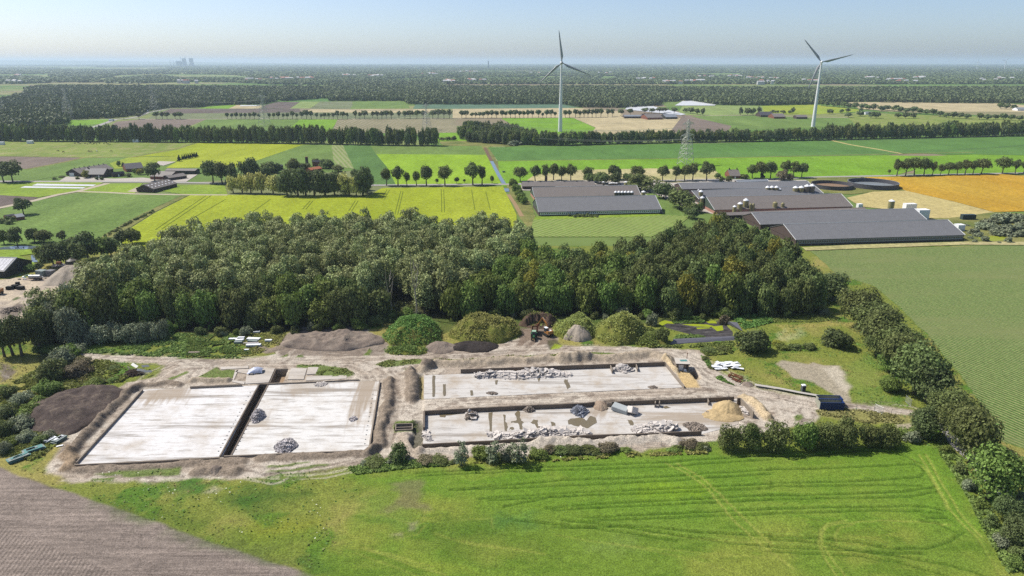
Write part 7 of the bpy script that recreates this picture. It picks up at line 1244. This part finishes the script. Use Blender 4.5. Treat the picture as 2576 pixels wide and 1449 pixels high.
# umbels: small white flower heads in the rough grass
X = r.uniform(-120, 20, 900); Y = r.uniform(118, 180, 900); ii = ((Y-GY0)/GS).astype(int); jj = ((X-GX0)/GS).astype(int); q = (CLS[ii, jj] == 0) & (fbm(X, Y, 9, 3, 95) > .6); base = np.stack([X[q], Y[q], Z[ii[q], jj[q]] + .35], -1); Vq, Fq = tufts(base, .22, r, 3.0); tag(link('flower_heads', big_mesh('flower_heads', Vq, Fq, mat_plain('white umbels', (.62, .62, .5), .9, .1, .1))), kind='stuff')
# ================================================================ MACHINES AND SMALL THINGS
M_ORANGE = mat_plain('orange machine paint', alb(178, 124, 66), .45, .4, .15, 1); M_BLACK = mat_plain('black rubber', (.02, .02, .02), .8, .2, .2, 2); M_TGREEN = mat_plain('green tractor paint', (.02, .09, .035), .4, .5, .1, 1); M_MINT = mat_plain('pale green roof', alb(170, 200, 172), .5, .3, .05); M_RUST = mat_plain('rusty steel', alb(136, 90, 64), .9, .2, .3, 2); M_BLUE = mat_plain('blue container paint', alb(36, 66, 130), .5, .4, .2, .8); M_GRIM_LIT = mat_plain('grimy inside and lit end', alb(178, 178, 160), .8, .2, .3, .8); M_GREYP = mat_plain('grey plastic', alb(96, 102, 110), .5, .4, .1, 1); M_TEALP = mat_plain('faded teal panels', alb(96, 152, 148), .6, .3, .2, 1.2); M_PANW = mat_plain('white sandwich panel', (.72, .74, .77), .5, .4, .06, .8); M_PANG = mat_plain('grey weathered panel', alb(150, 162, 158), .7, .3, .3, 1); M_BLUSH = mat_plain('blue white sheeting', alb(206, 214, 236), .45, .4, .08, 1); M_YEL = mat_plain('yellow number plate', (.7, .55, .03), .5, .3, .02)
def put(name, f, x, y, yaw, label, cat, group=None, z=None):
    X, Y, _ = g(f, x, y); return empty(name, (X, Y, zat(X, Y) if z is None else z), yaw, label, cat, group)
def wheel(par, c, r_, w_, rim=M_GREYP):
    b = MB(); b.tube([(c[0]-w_/2, c[1], c[2]), (c[0]-w_*.35, c[1], c[2]), (c[0]+w_*.35, c[1], c[2]), (c[0]+w_/2, c[1], c[2])], [r_*.86, r_, r_, r_*.86], 18); o = b.build('wheel', M_BLACK, par); b = MB(); b.tube([(c[0]-w_*.53, c[1], c[2]), (c[0]+w_*.53, c[1], c[2])], r_*.5, 12); b.build('rim', rim, o); return o
# excavator (facing away, boom over to the trailer)
e = put('excavator', 'L', 1490, 760, R(28), 'orange tracked excavator reaching its bucket over the trailer', 'excavator')
for s_ in (-1, 1):
    b = MB(); prof = [(-2.0, .45), (-1.7, .1), (1.7, .1), (2.0, .45), (1.7, .85), (-1.7, .85)]; b.add([(s_*1.15 - .3, y, z) for y, z in prof] + [(s_*1.15 + .3, y, z) for y, z in prof], [(5,4,3,2,1,0), (6,7,8,9,10,11)] + [(i, (i+1) % 6, 6+(i+1) % 6, 6+i) for i in range(6)]); b.build('track', M_BLACK, e)
b = MB(); b.box((0, -.3, 1.05), (1.4, 1.4, .5)); b.build('undercarriage', M_BLACK, e); b = MB(); b.box((0, -.7, 1.75), (2.5, 2.9, 1.0), top=(.96, .96)); b.box((.0, -1.9, 1.8), (2.4, .7, 1.1), top=(.9, .8)); b.build('body', M_ORANGE, e)
b = MB(); b.box((-.75, .15, 2.55), (1.0, 1.6, 1.5), top=(.88, .9)); cb_ = b.build('cab', M_GLASS, e); b = MB(); b.box((-.75, .15, 3.33), (1.1, 1.7, .14)); b.build('cab_roof', M_WHITEP, cb_); b = MB(); b.box((.3, -1.0, 2.3), (1.0, 1.2, .18)); b.build('engine_hood', M_WHITEP, e)
def beam(par, nm, pts, w_, mat):
    b = MB()
    for p, q in zip(pts, pts[1:]):
        p = np.array(p); q = np.array(q); d = q - p; L = np.linalg.norm(d); b.box((p+q)/2, (w_, L*1.04, w_*1.25), math.atan2(-d[0], d[1]), math.asin(d[2]/L))
    return b.build(nm, mat, par)
bo = beam(e, 'boom', [(.45, .3, 2.0), (.4, 2.0, 4.3), (.3, 4.4, 5.6)], .42, M_ORANGE); st = beam(e, 'stick', [(.3, 4.6, 5.7), (-.9, 5.3, 3.3)], .34, M_ORANGE)
b = MB(); b.box((-1.3, 5.4, 2.85), (1.3, .9, .9), .3, .4, 0, top=(.9, .6)); b.build('bucket', M_RUST, st); b = MB(); b.tube([(.42, .9, 2.2), (.4, 2.2, 4.0)], .09, 6); b.tube([(.38, 3.0, 5.2), (.3, 4.5, 6.0)], .08, 6); b.build('hydraulic_ram', M_STEEL, bo)
# tractor and tipping trailer
t_ = put('tractor', 'L', 985, 880, R(-4), 'dark green tractor with pale roof parked before the dug soil bank', 'tractor')
for s_ in (-1, 1): wheel(t_, (s_*.95, 1.0, .9), .9, .5, M_MINT); wheel(t_, (s_*.85, -1.5, .62), .62, .4, M_MINT)
b = MB(); b.box((0, -1.3, 1.35), (.8, 2.4, .8), top=(.8, .95)); b.build('hood', M_TGREEN, t_); b = MB(); b.box((0, .65, 1.0), (1.2, 2.0, .8)); b.build('chassis', M_TGREEN, t_); b = MB(); b.box((0, .6, 2.1), (1.55, 1.6, 1.5), top=(.9, .88)); c_ = b.build('cab', M_GLASS, t_); b = MB(); b.box((0, .6, 2.92), (1.6, 1.7, .16)); b.build('cab_roof', M_MINT, c_)
for s_ in (-1, 1): b = MB(); b.box((s_*.95, 1.0, 1.9), (.6, 1.7, .12)); b.build('mudguard', M_TGREEN, t_)
b = MB(); b.box((0, -2.65, 1.0), (.9, .3, .5)); b.build('front_weight', M_BLACK, t_); b = MB(); b.box((0, -2.83, 1.05), (.5, .03, .2)); b.build('number_plate', M_YEL, t_)
t_ = put('tipping_trailer', 'L', 1020, 680, R(-4), 'rusty tipping trailer being loaded behind the green tractor', 'trailer'); b = MB()
for c_, d_ in (((0, 0, 1.15), (2.4, 5.2, .14)), ((-1.2, 0, 1.75), (.1, 5.2, 1.2)), ((1.2, 0, 1.75), (.1, 5.2, 1.2)), ((0, -2.6, 1.75), (2.5, .1, 1.2)), ((0, 2.6, 1.6), (2.5, .1, .9))): b.box(c_, d_)
b.build('bed', M_RUST, t_); b = MB(); b.box((0, 0, 1.6), (2.2, 4.8, .8), top=(.6, .7)); b.build('load', M_S7, t_); b = MB(); b.box((0, -3.1, .8), (.25, 1.6, .2)); b.box((0, 0, .9), (1.0, 5, .25)); b.build('drawbar', M_RUST, t_)
for s_ in (-1, 1):
    for y in (-.3, 1.1): wheel(t_, (s_*1.0, y, .55), .55, .4)
# blue skips
for j, (x, y, lab) in enumerate(((1035, 930, 'rear one of the two open blue containers on the access road'), (1050, 968, 'front one of the two open blue containers on the access road'))):
    o = put('skip_container', 'H', x, y, R(-3), lab, 'container', 'open blue containers'); Lx, Wy, Hz = 7.2, 2.4, 2.3; b = MB(); b.box((0, 0, .2), (Lx, Wy, .14)); b.build('bottom', M_GRIM_LIT, o)
    for s_ in (-1, 1):
        b = MB(); b.box((0, s_*Wy/2, Hz/2 + .15), (Lx, .1, Hz)); sd = b.build('side_wall', M_BLUE, o); b = MB(); b.box((0, s_*(Wy/2 - .075), Hz/2 + .15), (Lx - .2, .04, Hz - .1)); b.build('inner_face', M_GRIM_LIT, sd); b = MB()
        for k in range(9): b.box((-Lx/2 + .4 + k*.8, s_*(Wy/2 + .09), Hz/2 + .1), (.12, .08, Hz - .2))
        b.build('rib', M_BLUE, sd); b = MB(); b.box((0, s_*Wy/2, Hz + .2), (Lx, .16, .12)); b.build('top_rail', M_BLUE, sd)
        b = MB(); b.box((s_*(Lx/2), 0, Hz/2 + .15), (.1, Wy - .11, Hz)); b.build('end_wall', M_GRIM_LIT if s_ < 0 else M_BLUE, o)  # left end pale: its sunlit look is put into the colour
    for x_ in (-2.8, 2.8):
        for s_ in (-.8, .8): b = MB(); b.tube([(x_ - .1, s_, .1), (x_ + .1, s_, .1)], .12, 8); b.build('roller', M_STEEL, o)
# portable toilet
o = put('portable_toilet', 'H', 790, 808, R(4), 'dark grey portable toilet with white roof beside the access road', 'toilet'); b = MB(); b.box((0, 0, 1.1), (1.15, 1.15, 2.1)); b.build('cabin', M_GREYP, o); b = MB(); b.box((0, 0, 2.25), (1.22, 1.22, .22), top=(.85, .85)); b.build('roof', M_WHITEP, o); b = MB(); b.box((.05, -.59, 1.05), (.8, .04, 1.85)); d_ = b.build('door', M_BLACK, o); b = MB(); b.box((.35, -.63, 1.05), (.06, .04, .2)); b.build('handle', M_STEEL, d_); b = MB(); b.tube([(.45, .45, 2.2), (.45, .45, 2.65)], .06, 6); b.build('vent_pipe', M_GREYP, o)
# pump house
o = put('pump_house', 'M', 590, 545, R(-6), 'small flat-roofed concrete pump house with white door at the upper floor', 'shed', z=0)
for c_, d_, mt, nm in (((-1.95, 1.9, 1.3), (.22, 4.0, 3.0), M_CWALL, 'wall'), ((1.95, 1.9, 1.3), (.22, 4.0, 3.0), M_CDARK, 'wall'), ((0, 3.8, 1.3), (3.7, .22, 3.0), M_CWALL, 'wall'), ((-.2, .55, 1.25), (3.2, .2, 2.6), M_CWALL, 'wall'), ((-.45, .4, 1.15), (1.6, .08, 2.2), M_WHITEP, 'door'), ((1.85, .05, 1.2), (.25, .25, 2.8), M_CWALL, 'post'), ((-1.85, .05, 1.2), (.25, .25, 2.8), M_CWALL, 'post')): MB().box(c_, d_).build(nm, mt, o)
b = MB(); b.box((0, 1.7, 2.92), (4.7, 4.9, .3)); rf = b.build('roof', mat_plain('pale roofing', alb(214, 206, 194), .8, .2, .15, 1), o); b = MB(); b.box((0, -.77, 2.85), (4.72, .06, .3)); b.build('fascia', M_BRICKD, rf); b = MB(); b.box((.5, 2.0, 3.1), (2.4, 1.4, .06), .15); b.build('teal_cover', M_TEALP, rf); b = MB(); b.box((.9, -.1, .45), (.8, .6, .9)); b.box((1.3, -.3, .2), (.5, .5, .4)); b.build('pump_unit', M_PANW, o)
o = put('vent_pipe', 'M', 705, 420, 0, 'thin dark vent pipe standing behind the pump house', 'pipe', z=0); b = MB(); b.tube([(0, 0, 0), (0, 0, 5.0)], .12, 8); b.build('pipe', M_RUST, o); b = MB(); b.tube([(0, 0, 5.0), (0, 0, 5.25)], .2, 8); b.build('cowl', M_RUST, o)
# white sheets and rusty beams
r = random.Random(21)
for j in range(30):
    X, Y, _ = g('G', r.uniform(1475, 1715), r.uniform(545, 605)); o = MB().box((0, 0, 0), (r.uniform(1.4, 3.4), r.uniform(.8, 1.3), .1), r.gauss(.15, .35), r.gauss(0, .07), r.gauss(0, .07)).build('insulation_panel', M_PANW, None, (X, Y, .25 + .03*j + r.uniform(0, .2))); tag(o, 'white insulation panel lying in the loose pile on the grass', 'panel', 'white panels on the grass')
for j, (a, c, z) in enumerate((((1610, 640), (1740, 690), .5), ((1600, 660), (1735, 712), .3), ((1625, 628), (1750, 672), .8), ((1640, 690), (1725, 722), .3), ((1680, 715), (1745, 668), 1.1), ((1600, 650), (1690, 668), .9), ((1660, 650), (1752, 690), .6), ((1615, 668), (1640, 632), 1.0))):
    p, q = np.array(g('G', *a, z)), np.array(g('G', *c, z)); c0 = (p+q)/2; b = MB()
    for dz in (-.12, .12): d = (q-p)/2; b.tube([-d + [0, 0, dz], d + [0, 0, dz]], .09, 4)
    b.tube([-(q-p)/2, (q-p)/2], .06, 4); o = b.build('steel_beam', M_RUST, None, tuple(c0)); tag(o, f"rusty steel beam in the tangle below the white panels, {ORD[j]} from the top", 'beam', 'rusty beams below the white panels')
# white bundles left of the grey mound, stacked roof panels bottom left
for j, (x0, x1, y, h_, dp, a, mt) in enumerate(((378, 458, 240, .7, 1.2, 0, M_PANW), (458, 522, 226, .7, 1.1, 0, M_PANW), (440, 516, 250, .7, 1.3, .15, M_PANW), (428, 502, 270, .8, 1.3, .1, M_PANG), (535, 660, 240, .7, 1.8, -.12, M_PANW), (512, 655, 272, .4, .9, .08, M_RUBD), (535, 672, 300, .9, 1.4, .05, M_PANW), (706, 772, 254, .7, 1.0, 0, M_PANW), (604, 662, 172, .6, 1.0, .1, M_PANW), (520, 562, 334, .5, .8, 0, M_PANW), (545, 640, 256, .6, 1.2, -.2, M_PANG), (10, 120, 358, .4, 1.2, .05, M_RUBW))):
    p, q = g('E', x0, y), g('E', x1, y); L = math.dist(p, q); o = put('panel_bundle', 'E', (x0+x1)/2, y, a, f"{'white' if mt is M_PANW else 'greyish'} bundle of panels in the weeds left of the grey mound, {ORD[j]} piece", 'bundle', 'panel bundles in the weeds')
    for k in range(3):
        b = MB(); b.box((0, dp/2, .15 + h_*(k+.5)/3 + .12), (L*(1 - .03*k), dp, h_/3 - .02), .02*(k-1)); b.build('panel', mt if k != 1 else M_PANG, o)
    for s_ in (-.3, .3): b = MB(); b.box((L*s_, dp/2, .1), (.15, dp, .24)); b.build('batten', M_DEAD, o)
for j, (pts, nl, mt, lab) in enumerate((((('Q', 70, 1318), ('Q', 255, 1250)), 7, M_TEALP, 'lower stack of faded teal roof panels at the bottom left'), ((('Q', 205, 1245), ('Q', 385, 1185)), 7, M_PANG, 'middle stack of grey-green roof panels at the bottom left'), ((('Q', 378, 1150), ('Q', 465, 1105)), 5, M_PANW, 'upper left stack of white roof panels by the soil mound'), ((('Q', 460, 1155), ('Q', 552, 1100)), 6, M_PANG, 'upper right stack of grey roof panels by the soil mound'))):
    p, q = g(*pts[0]), g(*pts[1]); L = math.dist(p, q); yaw = math.atan2(q[1]-p[1], q[0]-p[0]); o = empty('panel_bundle', ((p[0]+q[0])/2, (p[1]+q[1])/2, zat((p[0]+q[0])/2, (p[1]+q[1])/2)), yaw, lab, 'panels', 'stacked roof panels at the bottom left'); rr2 = random.Random(j)
    for k in range(nl):
        b = MB(); b.box((rr2.uniform(-.3, .3), rr2.uniform(-.12, .12) + .5, .12 + .14*k), (L*rr2.uniform(.85, 1), 2.0, .1), rr2.uniform(-.03, .03)); b.build('panel', mt if k % 3 else (M_PANG if mt is not M_PANG else M_TEALP), o)
    for k in range(3):
        b = MB(); b.box((rr2.uniform(-L*.3, L*.3), .5, .12 + .14*nl), (L*.4, .8, .06), rr2.uniform(-.3, .3)); b.build('loose_panel', M_PANW if j > 1 else mt, o)
for j, (x, y) in enumerate(((310, 1165), (500, 1170), (345, 1150))):
    X, Y, _ = g('Q', x, y); o = MB().box((0, 0, 0), (1.6, .6, .08), .5).build('loose_panel', M_PANW, None, (X, Y, .3)); tag(o, f"single pale panel lying loose by the bottom left stacks, {ORD[j]} one", 'panel', 'loose panels bottom left')
# crumpled sheet
X, Y, _ = g('E', 612, 545); V = []; F = []; n = 16
for i in range(n+1):
    for k in range(n+1):
        u, v = i/n*2-1, k/n*2-1; z = .25 + 1.5*max(0, 1 - abs(u*.85 - .1)**2)*(max(0, 1 - v*v))**.7 + .35*float(fbm(np.array([u*2.2]), np.array([v*2.2]), 1, 3, 5)[0]); V.append((u*2.4 + .2*v, v*1.6, z))
for i in range(n):
    for k in range(n): a = i*(n+1) + k; F.append((a, a+n+1, a+n+2, a+1))
o = link('crumpled_sheet', big_mesh('sheet', V, F, M_BLUSH, smooth=False), None, (X, Y + 1.4, .2), (0, 0, .25)); tag(o, 'crumpled blue-white plastic sheeting lying on the rear concrete apron', 'sheeting'); o.modifiers.new('s', 'SOLIDIFY').thickness = .04
for j, (x, y) in enumerate(((590, 548), (612, 542), (640, 540))): X, Y, _ = g('E', x, y); o = MB().box((0, 0, .3), (.9, .7, .5), .3*j).build('wooden_crate', M_DEAD, None, (X, Y, .22)); tag(o, f"small pale crate at the front edge of the crumpled sheet, {ORD[j]} from the left", 'crate', 'crates by the crumpled sheet')
# fence, gates and posts on the right
def fence(name, pts, h_, step, label, cat, mat=M_STEEL, mesh=True):
    p0 = pts[0]; o = empty(name, (p0[0], p0[1], zat(p0[0], p0[1])), 0, label, cat); k = 0
    for a, c in zip(pts, pts[1:]):
        a = np.array(a[:2]); c = np.array(c[:2]); L = np.linalg.norm(c-a); m_ = max(1, int(L/step))
        for i in range(m_): p = a + (c-a)*i/m_; b = MB(); b.tube([(p[0]-p0[0], p[1]-p0[1], -.2), (p[0]-p0[0], p[1]-p0[1], h_)], .06, 5); b.build('post', mat, o)
        for z in (h_*.3, h_*.62, h_*.95): b = MB(); b.tube([(a[0]-p0[0], a[1]-p0[1], z), (c[0]-p0[0], c[1]-p0[1], z)], .022, 3); b.build('wire', mat, o)
    return o
fence('wire_fence', P('H', [(1190, 968), (1300, 985), (1470, 1000), (1800, 1040)]), 1.7, 3.5, 'wire fence between the access road and the hedge', 'fence'); fence('wire_fence', P('K', [(1640, 130), (1800, 122), (2000, 112), (2150, 112)]), 1.5, 3.5, 'wire fence in front of the pale sand bank', 'fence')
for j, (x0, y0, x1, y1) in enumerate(((1765, 905, 1790, 925), (1470, 985, 1500, 1000))):
    p, q = g('H', x0, y0), g('H', x1, y1); L = 3.0; o = empty('mesh_gate', p, math.atan2(q[1]-p[1], q[0]-p[0]), ('leaning mesh gate at the road end under the avenue', 'mesh gate panel beside the road right of the blue containers')[j], 'gate'); b = MB(); b.tube([(0, 0, .1), (L, 0, .1), (L, 0, 2.1), (0, 0, 2.1), (0, 0, .1)], .05, 4); b.build('frame', M_STEEL, o); b = MB()
    for k in range(1, 14): b.tube([(L*k/14, 0, .1), (L*k/14, 0, 2.1)], .02, 3)
    for k in range(1, 6): b.tube([(0, 0, .1 + k*.33), (L, 0, .1 + k*.33)], .02, 3)
    b.build('mesh', M_STEEL, o)
strip('kerb_strip', mat_plain('concrete edge strip', alb(200, 194, 186), .9, .1, .1, .5), P('H', [(330, 755), (560, 790), (760, 830), (1100, 888)]), 1.3, z=.5)
strip('road', M_ROAD, P('I', [(860, 1110), (800, 1060), (720, 960), (640, 890), (560, 760)]), 4.5, z=.15)
# ---- scrap yard at the left edge
E0, E1 = pz('N', -600, 570, 3.6), pz('N', 65, 575, 3.6); 
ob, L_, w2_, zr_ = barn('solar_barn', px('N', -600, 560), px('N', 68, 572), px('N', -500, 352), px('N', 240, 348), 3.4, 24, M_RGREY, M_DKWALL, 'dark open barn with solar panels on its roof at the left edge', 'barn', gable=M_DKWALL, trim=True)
M_PV = mat_plain('blue solar cells', (.03, .05, .13), .15, .6, .1, 1); sg_ = 1; ro = [c for c in ob.children if c.name.startswith('roof')][0]
for i in range(14):
    for k in range(4):
        x = L_ - 1.9 - i*1.75; f0 = .08 + k*.21; w_ = w2_/2; dz = (zr_ - 3.4)/w_
        if x < 1: continue
        y0, y1 = f0*w_, (f0 + .195)*w_; b = MB(); b.quad((x - .82, y0, 3.4 + y0*dz + .12), (x + .82, y0, 3.4 + y0*dz + .12), (x + .82, y1, 3.4 + y1*dz + .12), (x - .82, y1, 3.4 + y1*dz + .12)); pn = b.build('solar_panel', M_WHITEP, ro)
        for a_ in (-.42, .42): b = MB(); ya, yb = y0 + .08, y1 - .08; b.quad((x + a_ - .36, ya, 3.4 + ya*dz + .14), (x + a_ + .36, ya, 3.4 + ya*dz + .14), (x + a_ + .36, yb, 3.4 + yb*dz + .14), (x + a_ - .36, yb, 3.4 + yb*dz + .14)); b.build('cell_field', M_PV, pn)
t_ = put('slurry_tanker', 'N', 555, 705, R(2), 'silver slurry tanker on two axles in the scrap yard', 'tanker'); b = MB(); b.tube([(-2.9, 0, 1.75), (-2.7, 0, 1.75), (2.6, 0, 1.75), (2.9, 0, 1.75)], [.5, .95, .95, .5], 20); b.build('tank', M_STEEL, t_, smooth=False); b = MB(); b.box((.2, 0, .75), (5.2, .9, .3)); b.box((-3.6, 0, .7), (1.8, .2, .2)); b.build('chassis', M_RUST, t_); b = MB(); b.tube([(-1, 0, 2.65), (-1, 0, 2.9)], .35, 12); b.build('filler_cap', M_STEEL, t_)
for x in (.4, 1.9):
    for s_ in (-1, 1):
        b = MB(); b.tube([(x, s_*.75, .68), (x, s_*1.2, .68)], .68, 16); w_ = b.build('wheel', M_BLACK, t_); b = MB(); b.tube([(x, s_*.73, .68), (x, s_*1.23, .68)], .34, 10); b.build('rim', M_RGREY, w_)
for nm, x, y, d_, a, mt, lab, cat in (('storage_shed', 655, 635, (4.4, 3, 2.6), -.25, M_PANG, 'pale grey metal box shed behind the tanker', 'shed'), ('storage_shed', 800, 640, (3.4, 2.8, 2.8), -.25, M_RGREY, 'darker metal box shed right of the pale one', 'shed'), ('scrap_container', 155, 852, (2.6, 1.6, 1.3), .1, M_BLACK, 'left one of three black tubs in the scrap yard', 'tub'), ('scrap_container', 240, 838, (2.4, 1.6, 1.7), .0, M_BLACK, 'middle one of three black tubs in the scrap yard', 'tub'), ('scrap_container', 325, 850, (3.0, 1.8, 1.4), -.1, M_BLACK, 'right one of three black tubs in the scrap yard', 'tub'), ('scrap_container', 278, 778, (1.6, 1.4, 1.2), .3, M_BLACK, 'small black tub alone behind the three tubs', 'tub'), ('water_container', 890, 655, (2.0, 1.6, 2.0), .1, M_MINT, 'pale green wrapped bale at the left of the bale pair', 'bale'), ('water_container', 975, 640, (3.2, 1.8, 2.2), .1, M_PANW, 'white wrapped bale at the right of the bale pair', 'bale')):
    X, Y, _ = g('N', x, y); crate_thing(nm, (X, Y, zat(X, Y)), d_, a, mt, lab, cat, None, None, 4 if cat != 'bale' else 6)
X, Y, _ = g('N', 1140, 560); o = empty('steel_silo', (X, Y, 0), 0, 'dark round steel silo at the wood edge in the scrap yard', 'silo'); b = MB(); b.lathe([(2.2, 0), (2.2, 5.4)], n=20); b.build('body', M_DKWALL, o); b = MB(); b.lathe([(2.3, 5.4), (.5, 6.4), (.4, 6.7)], n=20); b.build('roof', M_SILOG, o)
X, Y, _ = g('N', 940, 590); o = empty('scrap_rack', (X, Y, 0), .1, 'dark rack loaded with scrap and a rusty tank', 'rack'); b = MB(); b.box((0, 0, 1.4), (7, 2.4, .2)); b.box((0, 0, 3.2), (7, 2.4, .2))
for x in (-3.4, 0, 3.4):
    for y in (-1.1, 1.1): b.box((x, y, 1.7), (.2, .2, 3.4))
b.build('frame', M_BLACK, o); b = MB()
for j in range(26): b.box((random.Random(j).uniform(-3, 2.6), random.Random(j+50).uniform(-.8, .8), 3.5 + random.Random(j+9).uniform(0, .9)), (1.4, .3, .15), j*.7, .3*((j % 3)-1), .2)
tag(b.build('scrap', M_RUBD, o), kind='stuff'); b = MB(); b.tube([(-1, .3, 5.0), (1.2, .3, 5.0)], .75, 14); b.build('rusty_tank', M_RUST, o)
X, Y, _ = g('N', 10, 925); o = empty('dump_truck', (X - 2, Y, 0), .05, 'dusty yellow dump truck cut by the left frame edge', 'truck'); b = MB(); b.box((0, 0, 1.9), (5.6, 2.4, 1.5), 0, 0, 0, top=(1.08, 1.06)); b.build('bed', M_ORANGE, o); b = MB(); b.box((0, 0, 2.68), (5.4, 2.2, .3), top=(.8, .8)); b.build('load', M_S5, o); b = MB(); b.box((0, 0, .95), (6.4, 1.4, .35)); b.build('chassis', M_BLACK, o); b = MB(); b.box((-3.8, 0, 1.9), (1.8, 2.3, 2.0), top=(.9, .92)); b.build('cab', M_ORANGE, o)
for x in (-3.6, .6, 2.0):
    for s_ in (-1, 1): b = MB(); b.tube([(x, s_*.85, .6), (x, s_*1.25, .6)], .6, 14); b.build('wheel', M_BLACK, o)
for j in range(26):
    r = random.Random(300 + j); X, Y, _ = g('N', r.uniform(280, 860), r.uniform(630, 695)); o = MB().box((0, 0, .2), (r.uniform(.8, 2.2), r.uniform(.5, 1), r.uniform(.15, .7)), r.uniform(0, 3)).build('scrap_board', (M_PANW, M_TEALP, M_PANG, M_DEAD)[j % 4], None, (X, Y, zat(X, Y))); tag(o, f"{('white', 'teal', 'grey', 'wooden')[j % 4]} board among the litter around the silver tanker", 'board', f"{('white', 'teal', 'grey', 'wooden')[j % 4]} boards around the tanker")
# ---- vehicles and animals far off
def van(f, x, y, yaw, label, s_=1.0):
    X, Y, _ = g(f, x, y); o = empty('parked_van', (X, Y, .3), yaw, label, 'van', 'white vans on the far road'); b = MB(); b.box((0, 0, 1.3*s_), (5.4*s_, 2*s_, 1.7*s_), top=(.92, .88)); b.box((2.6*s_, 0, .85*s_), (1.2*s_, 1.9*s_, .9*s_), top=(.8, .9)); b.build('body', M_WHITEP, o); b = MB(); b.box((1.9*s_, 0, 1.75*s_), (1.5*s_, 1.86*s_, .55*s_)); b.build('window', M_GLASS, o)
    for x_ in (-1.7, 2.0):
        for k in (-1, 1): b = MB(); b.tube([(x_*s_, k*.75*s_, .38), (x_*s_, k*1.02*s_, .38)], .38*s_, 10); b.build('wheel', M_BLACK, o)
van('1', 1108, 442, 2.6, 'white van at the bend of the far road by the forest', 1.5); van('1', 842, 512, .3, 'white van on the far road before the left belt', 1.5)
X, Y, _ = g('A', 75, 278); o = empty('small_trailer', (X, Y, .3), .3, 'tiny dark trailer in the bright grass beside the ditch', 'trailer'); b = MB(); b.box((0, 0, .9), (2.6, 1.5, .9)); b.build('box', M_GREYP, o)
for k in (-1, 1): b = MB(); b.tube([(0, k*.7, .35), (0, k*.95, .35)], .35, 10); b.build('wheel', M_BLACK, o)
M_HB = mat_plain('dark brown coat', (.05, .03, .02), .7, .2); M_HW = mat_plain('pale grey coat', (.5, .48, .44), .7, .2)
def horse(f, x, y, yaw, mat, label, graze=True):
    X, Y, _ = g(f, x, y); me = bpy.data.meshes.new('horse'); v = [(-.75, 0, 1.2), (-.3, 0, 1.22), (.25, 0, 1.2), (.7, 0, 1.3), (1.15, 0, 1.0 if graze else 1.75), (1.4, 0, .45 if graze else 2.0), (1.6, 0, .2 if graze else 1.8), (-.95, 0, 1.0), (-1.05, 0, .5)]; e_ = [(0, 1), (1, 2), (2, 3), (3, 4), (4, 5), (5, 6), (0, 7), (7, 8)]; rads = [.33, .34, .33, .28, .19, .16, .1, .1, .07]
    for sx, root, xo in ((-1, 0, -.7), (1, 0, -.7), (-1, 3, .65), (1, 3, .65)):
        k = len(v); v += [(xo, sx*.2, .85), (xo + (-.1 if root == 0 else .04), sx*.2, .45), (xo, sx*.2, .02)]; e_ += [(root, k), (k, k+1), (k+1, k+2)]; rads += [.17, .09, .075]
    me.from_pydata(v, e_, []); me.materials.append(mat); o = link('horse', me, None, (X, Y, zf[0] if False else .5), (0, 0, yaw), (1.15, 1.15, 1.15)); sk_ = o.modifiers.new('skin', 'SKIN')
    for i, rr3 in enumerate(rads): me.skin_vertices[0].data[i].radius = (rr3, rr3)
    me.skin_vertices[0].data[0].use_root = True; o.modifiers.new('sub', 'SUBSURF').levels = 1; tag(o, label, 'horse', 'horses in the rough pasture')
for j, (x, y, a, w_) in enumerate(((560, 180, .2, 0), (862, 184, 2.9, 0), (880, 186, .4, 0), (940, 184, 3.0, 1), (1075, 184, .3, 0), (612, 190, 1.2, 0))): horse('4', x, y, a, M_HW if w_ else M_HB, f"{'pale grey' if w_ else 'dark'} horse grazing in the rough pasture, {ORD[j]} from the left" if x != 612 else 'dark horse grazing apart between the two left horses', True)
for j, (x, y) in enumerate(((295, 100), (15, 112), (1318, 86))):
    X, Y, _ = g('4', x, y); crate_thing('field_shelter', (X, Y, .3), (7, 4, 3.4), .1, M_PANW, f"small white field shelter in the pasture before the belt, {('middle', 'left', 'right')[j]} one", 'shelter', None, 'white field shelters')
# lengths of scrub along the ditch and headland
for j, (f, a, c, n, h_) in enumerate((('4', (1010, 1000), (1500, 740), 26, 1.6), ('4', (730, 100), (1100, 104), 14, 1.2), ('A', (720, 705), (1000, 702), 16, 2.0))):
    for k in range(n):
        r = random.Random(j*100 + k); t_ = k/n; X, Y, _ = g(f, a[0] + (c[0]-a[0])*t_ + r.uniform(-12, 12), a[1] + (c[1]-a[1])*t_ + r.uniform(-8, 8)); shrub('field_shrub', (X, Y, .1), h_*r.uniform(.5, 1.2), h_*r.uniform(.7, 1.3), 'oak', ('low shrub on the field margin left of the yellow crop', 'low scrub in the rough pasture before the belt', 'clipped hedge shrub in front of the left barn')[j], ('shrubs on the margin', 'scrub in the pasture', 'hedge shrubs before the left barn')[j], 300, .22, 8)
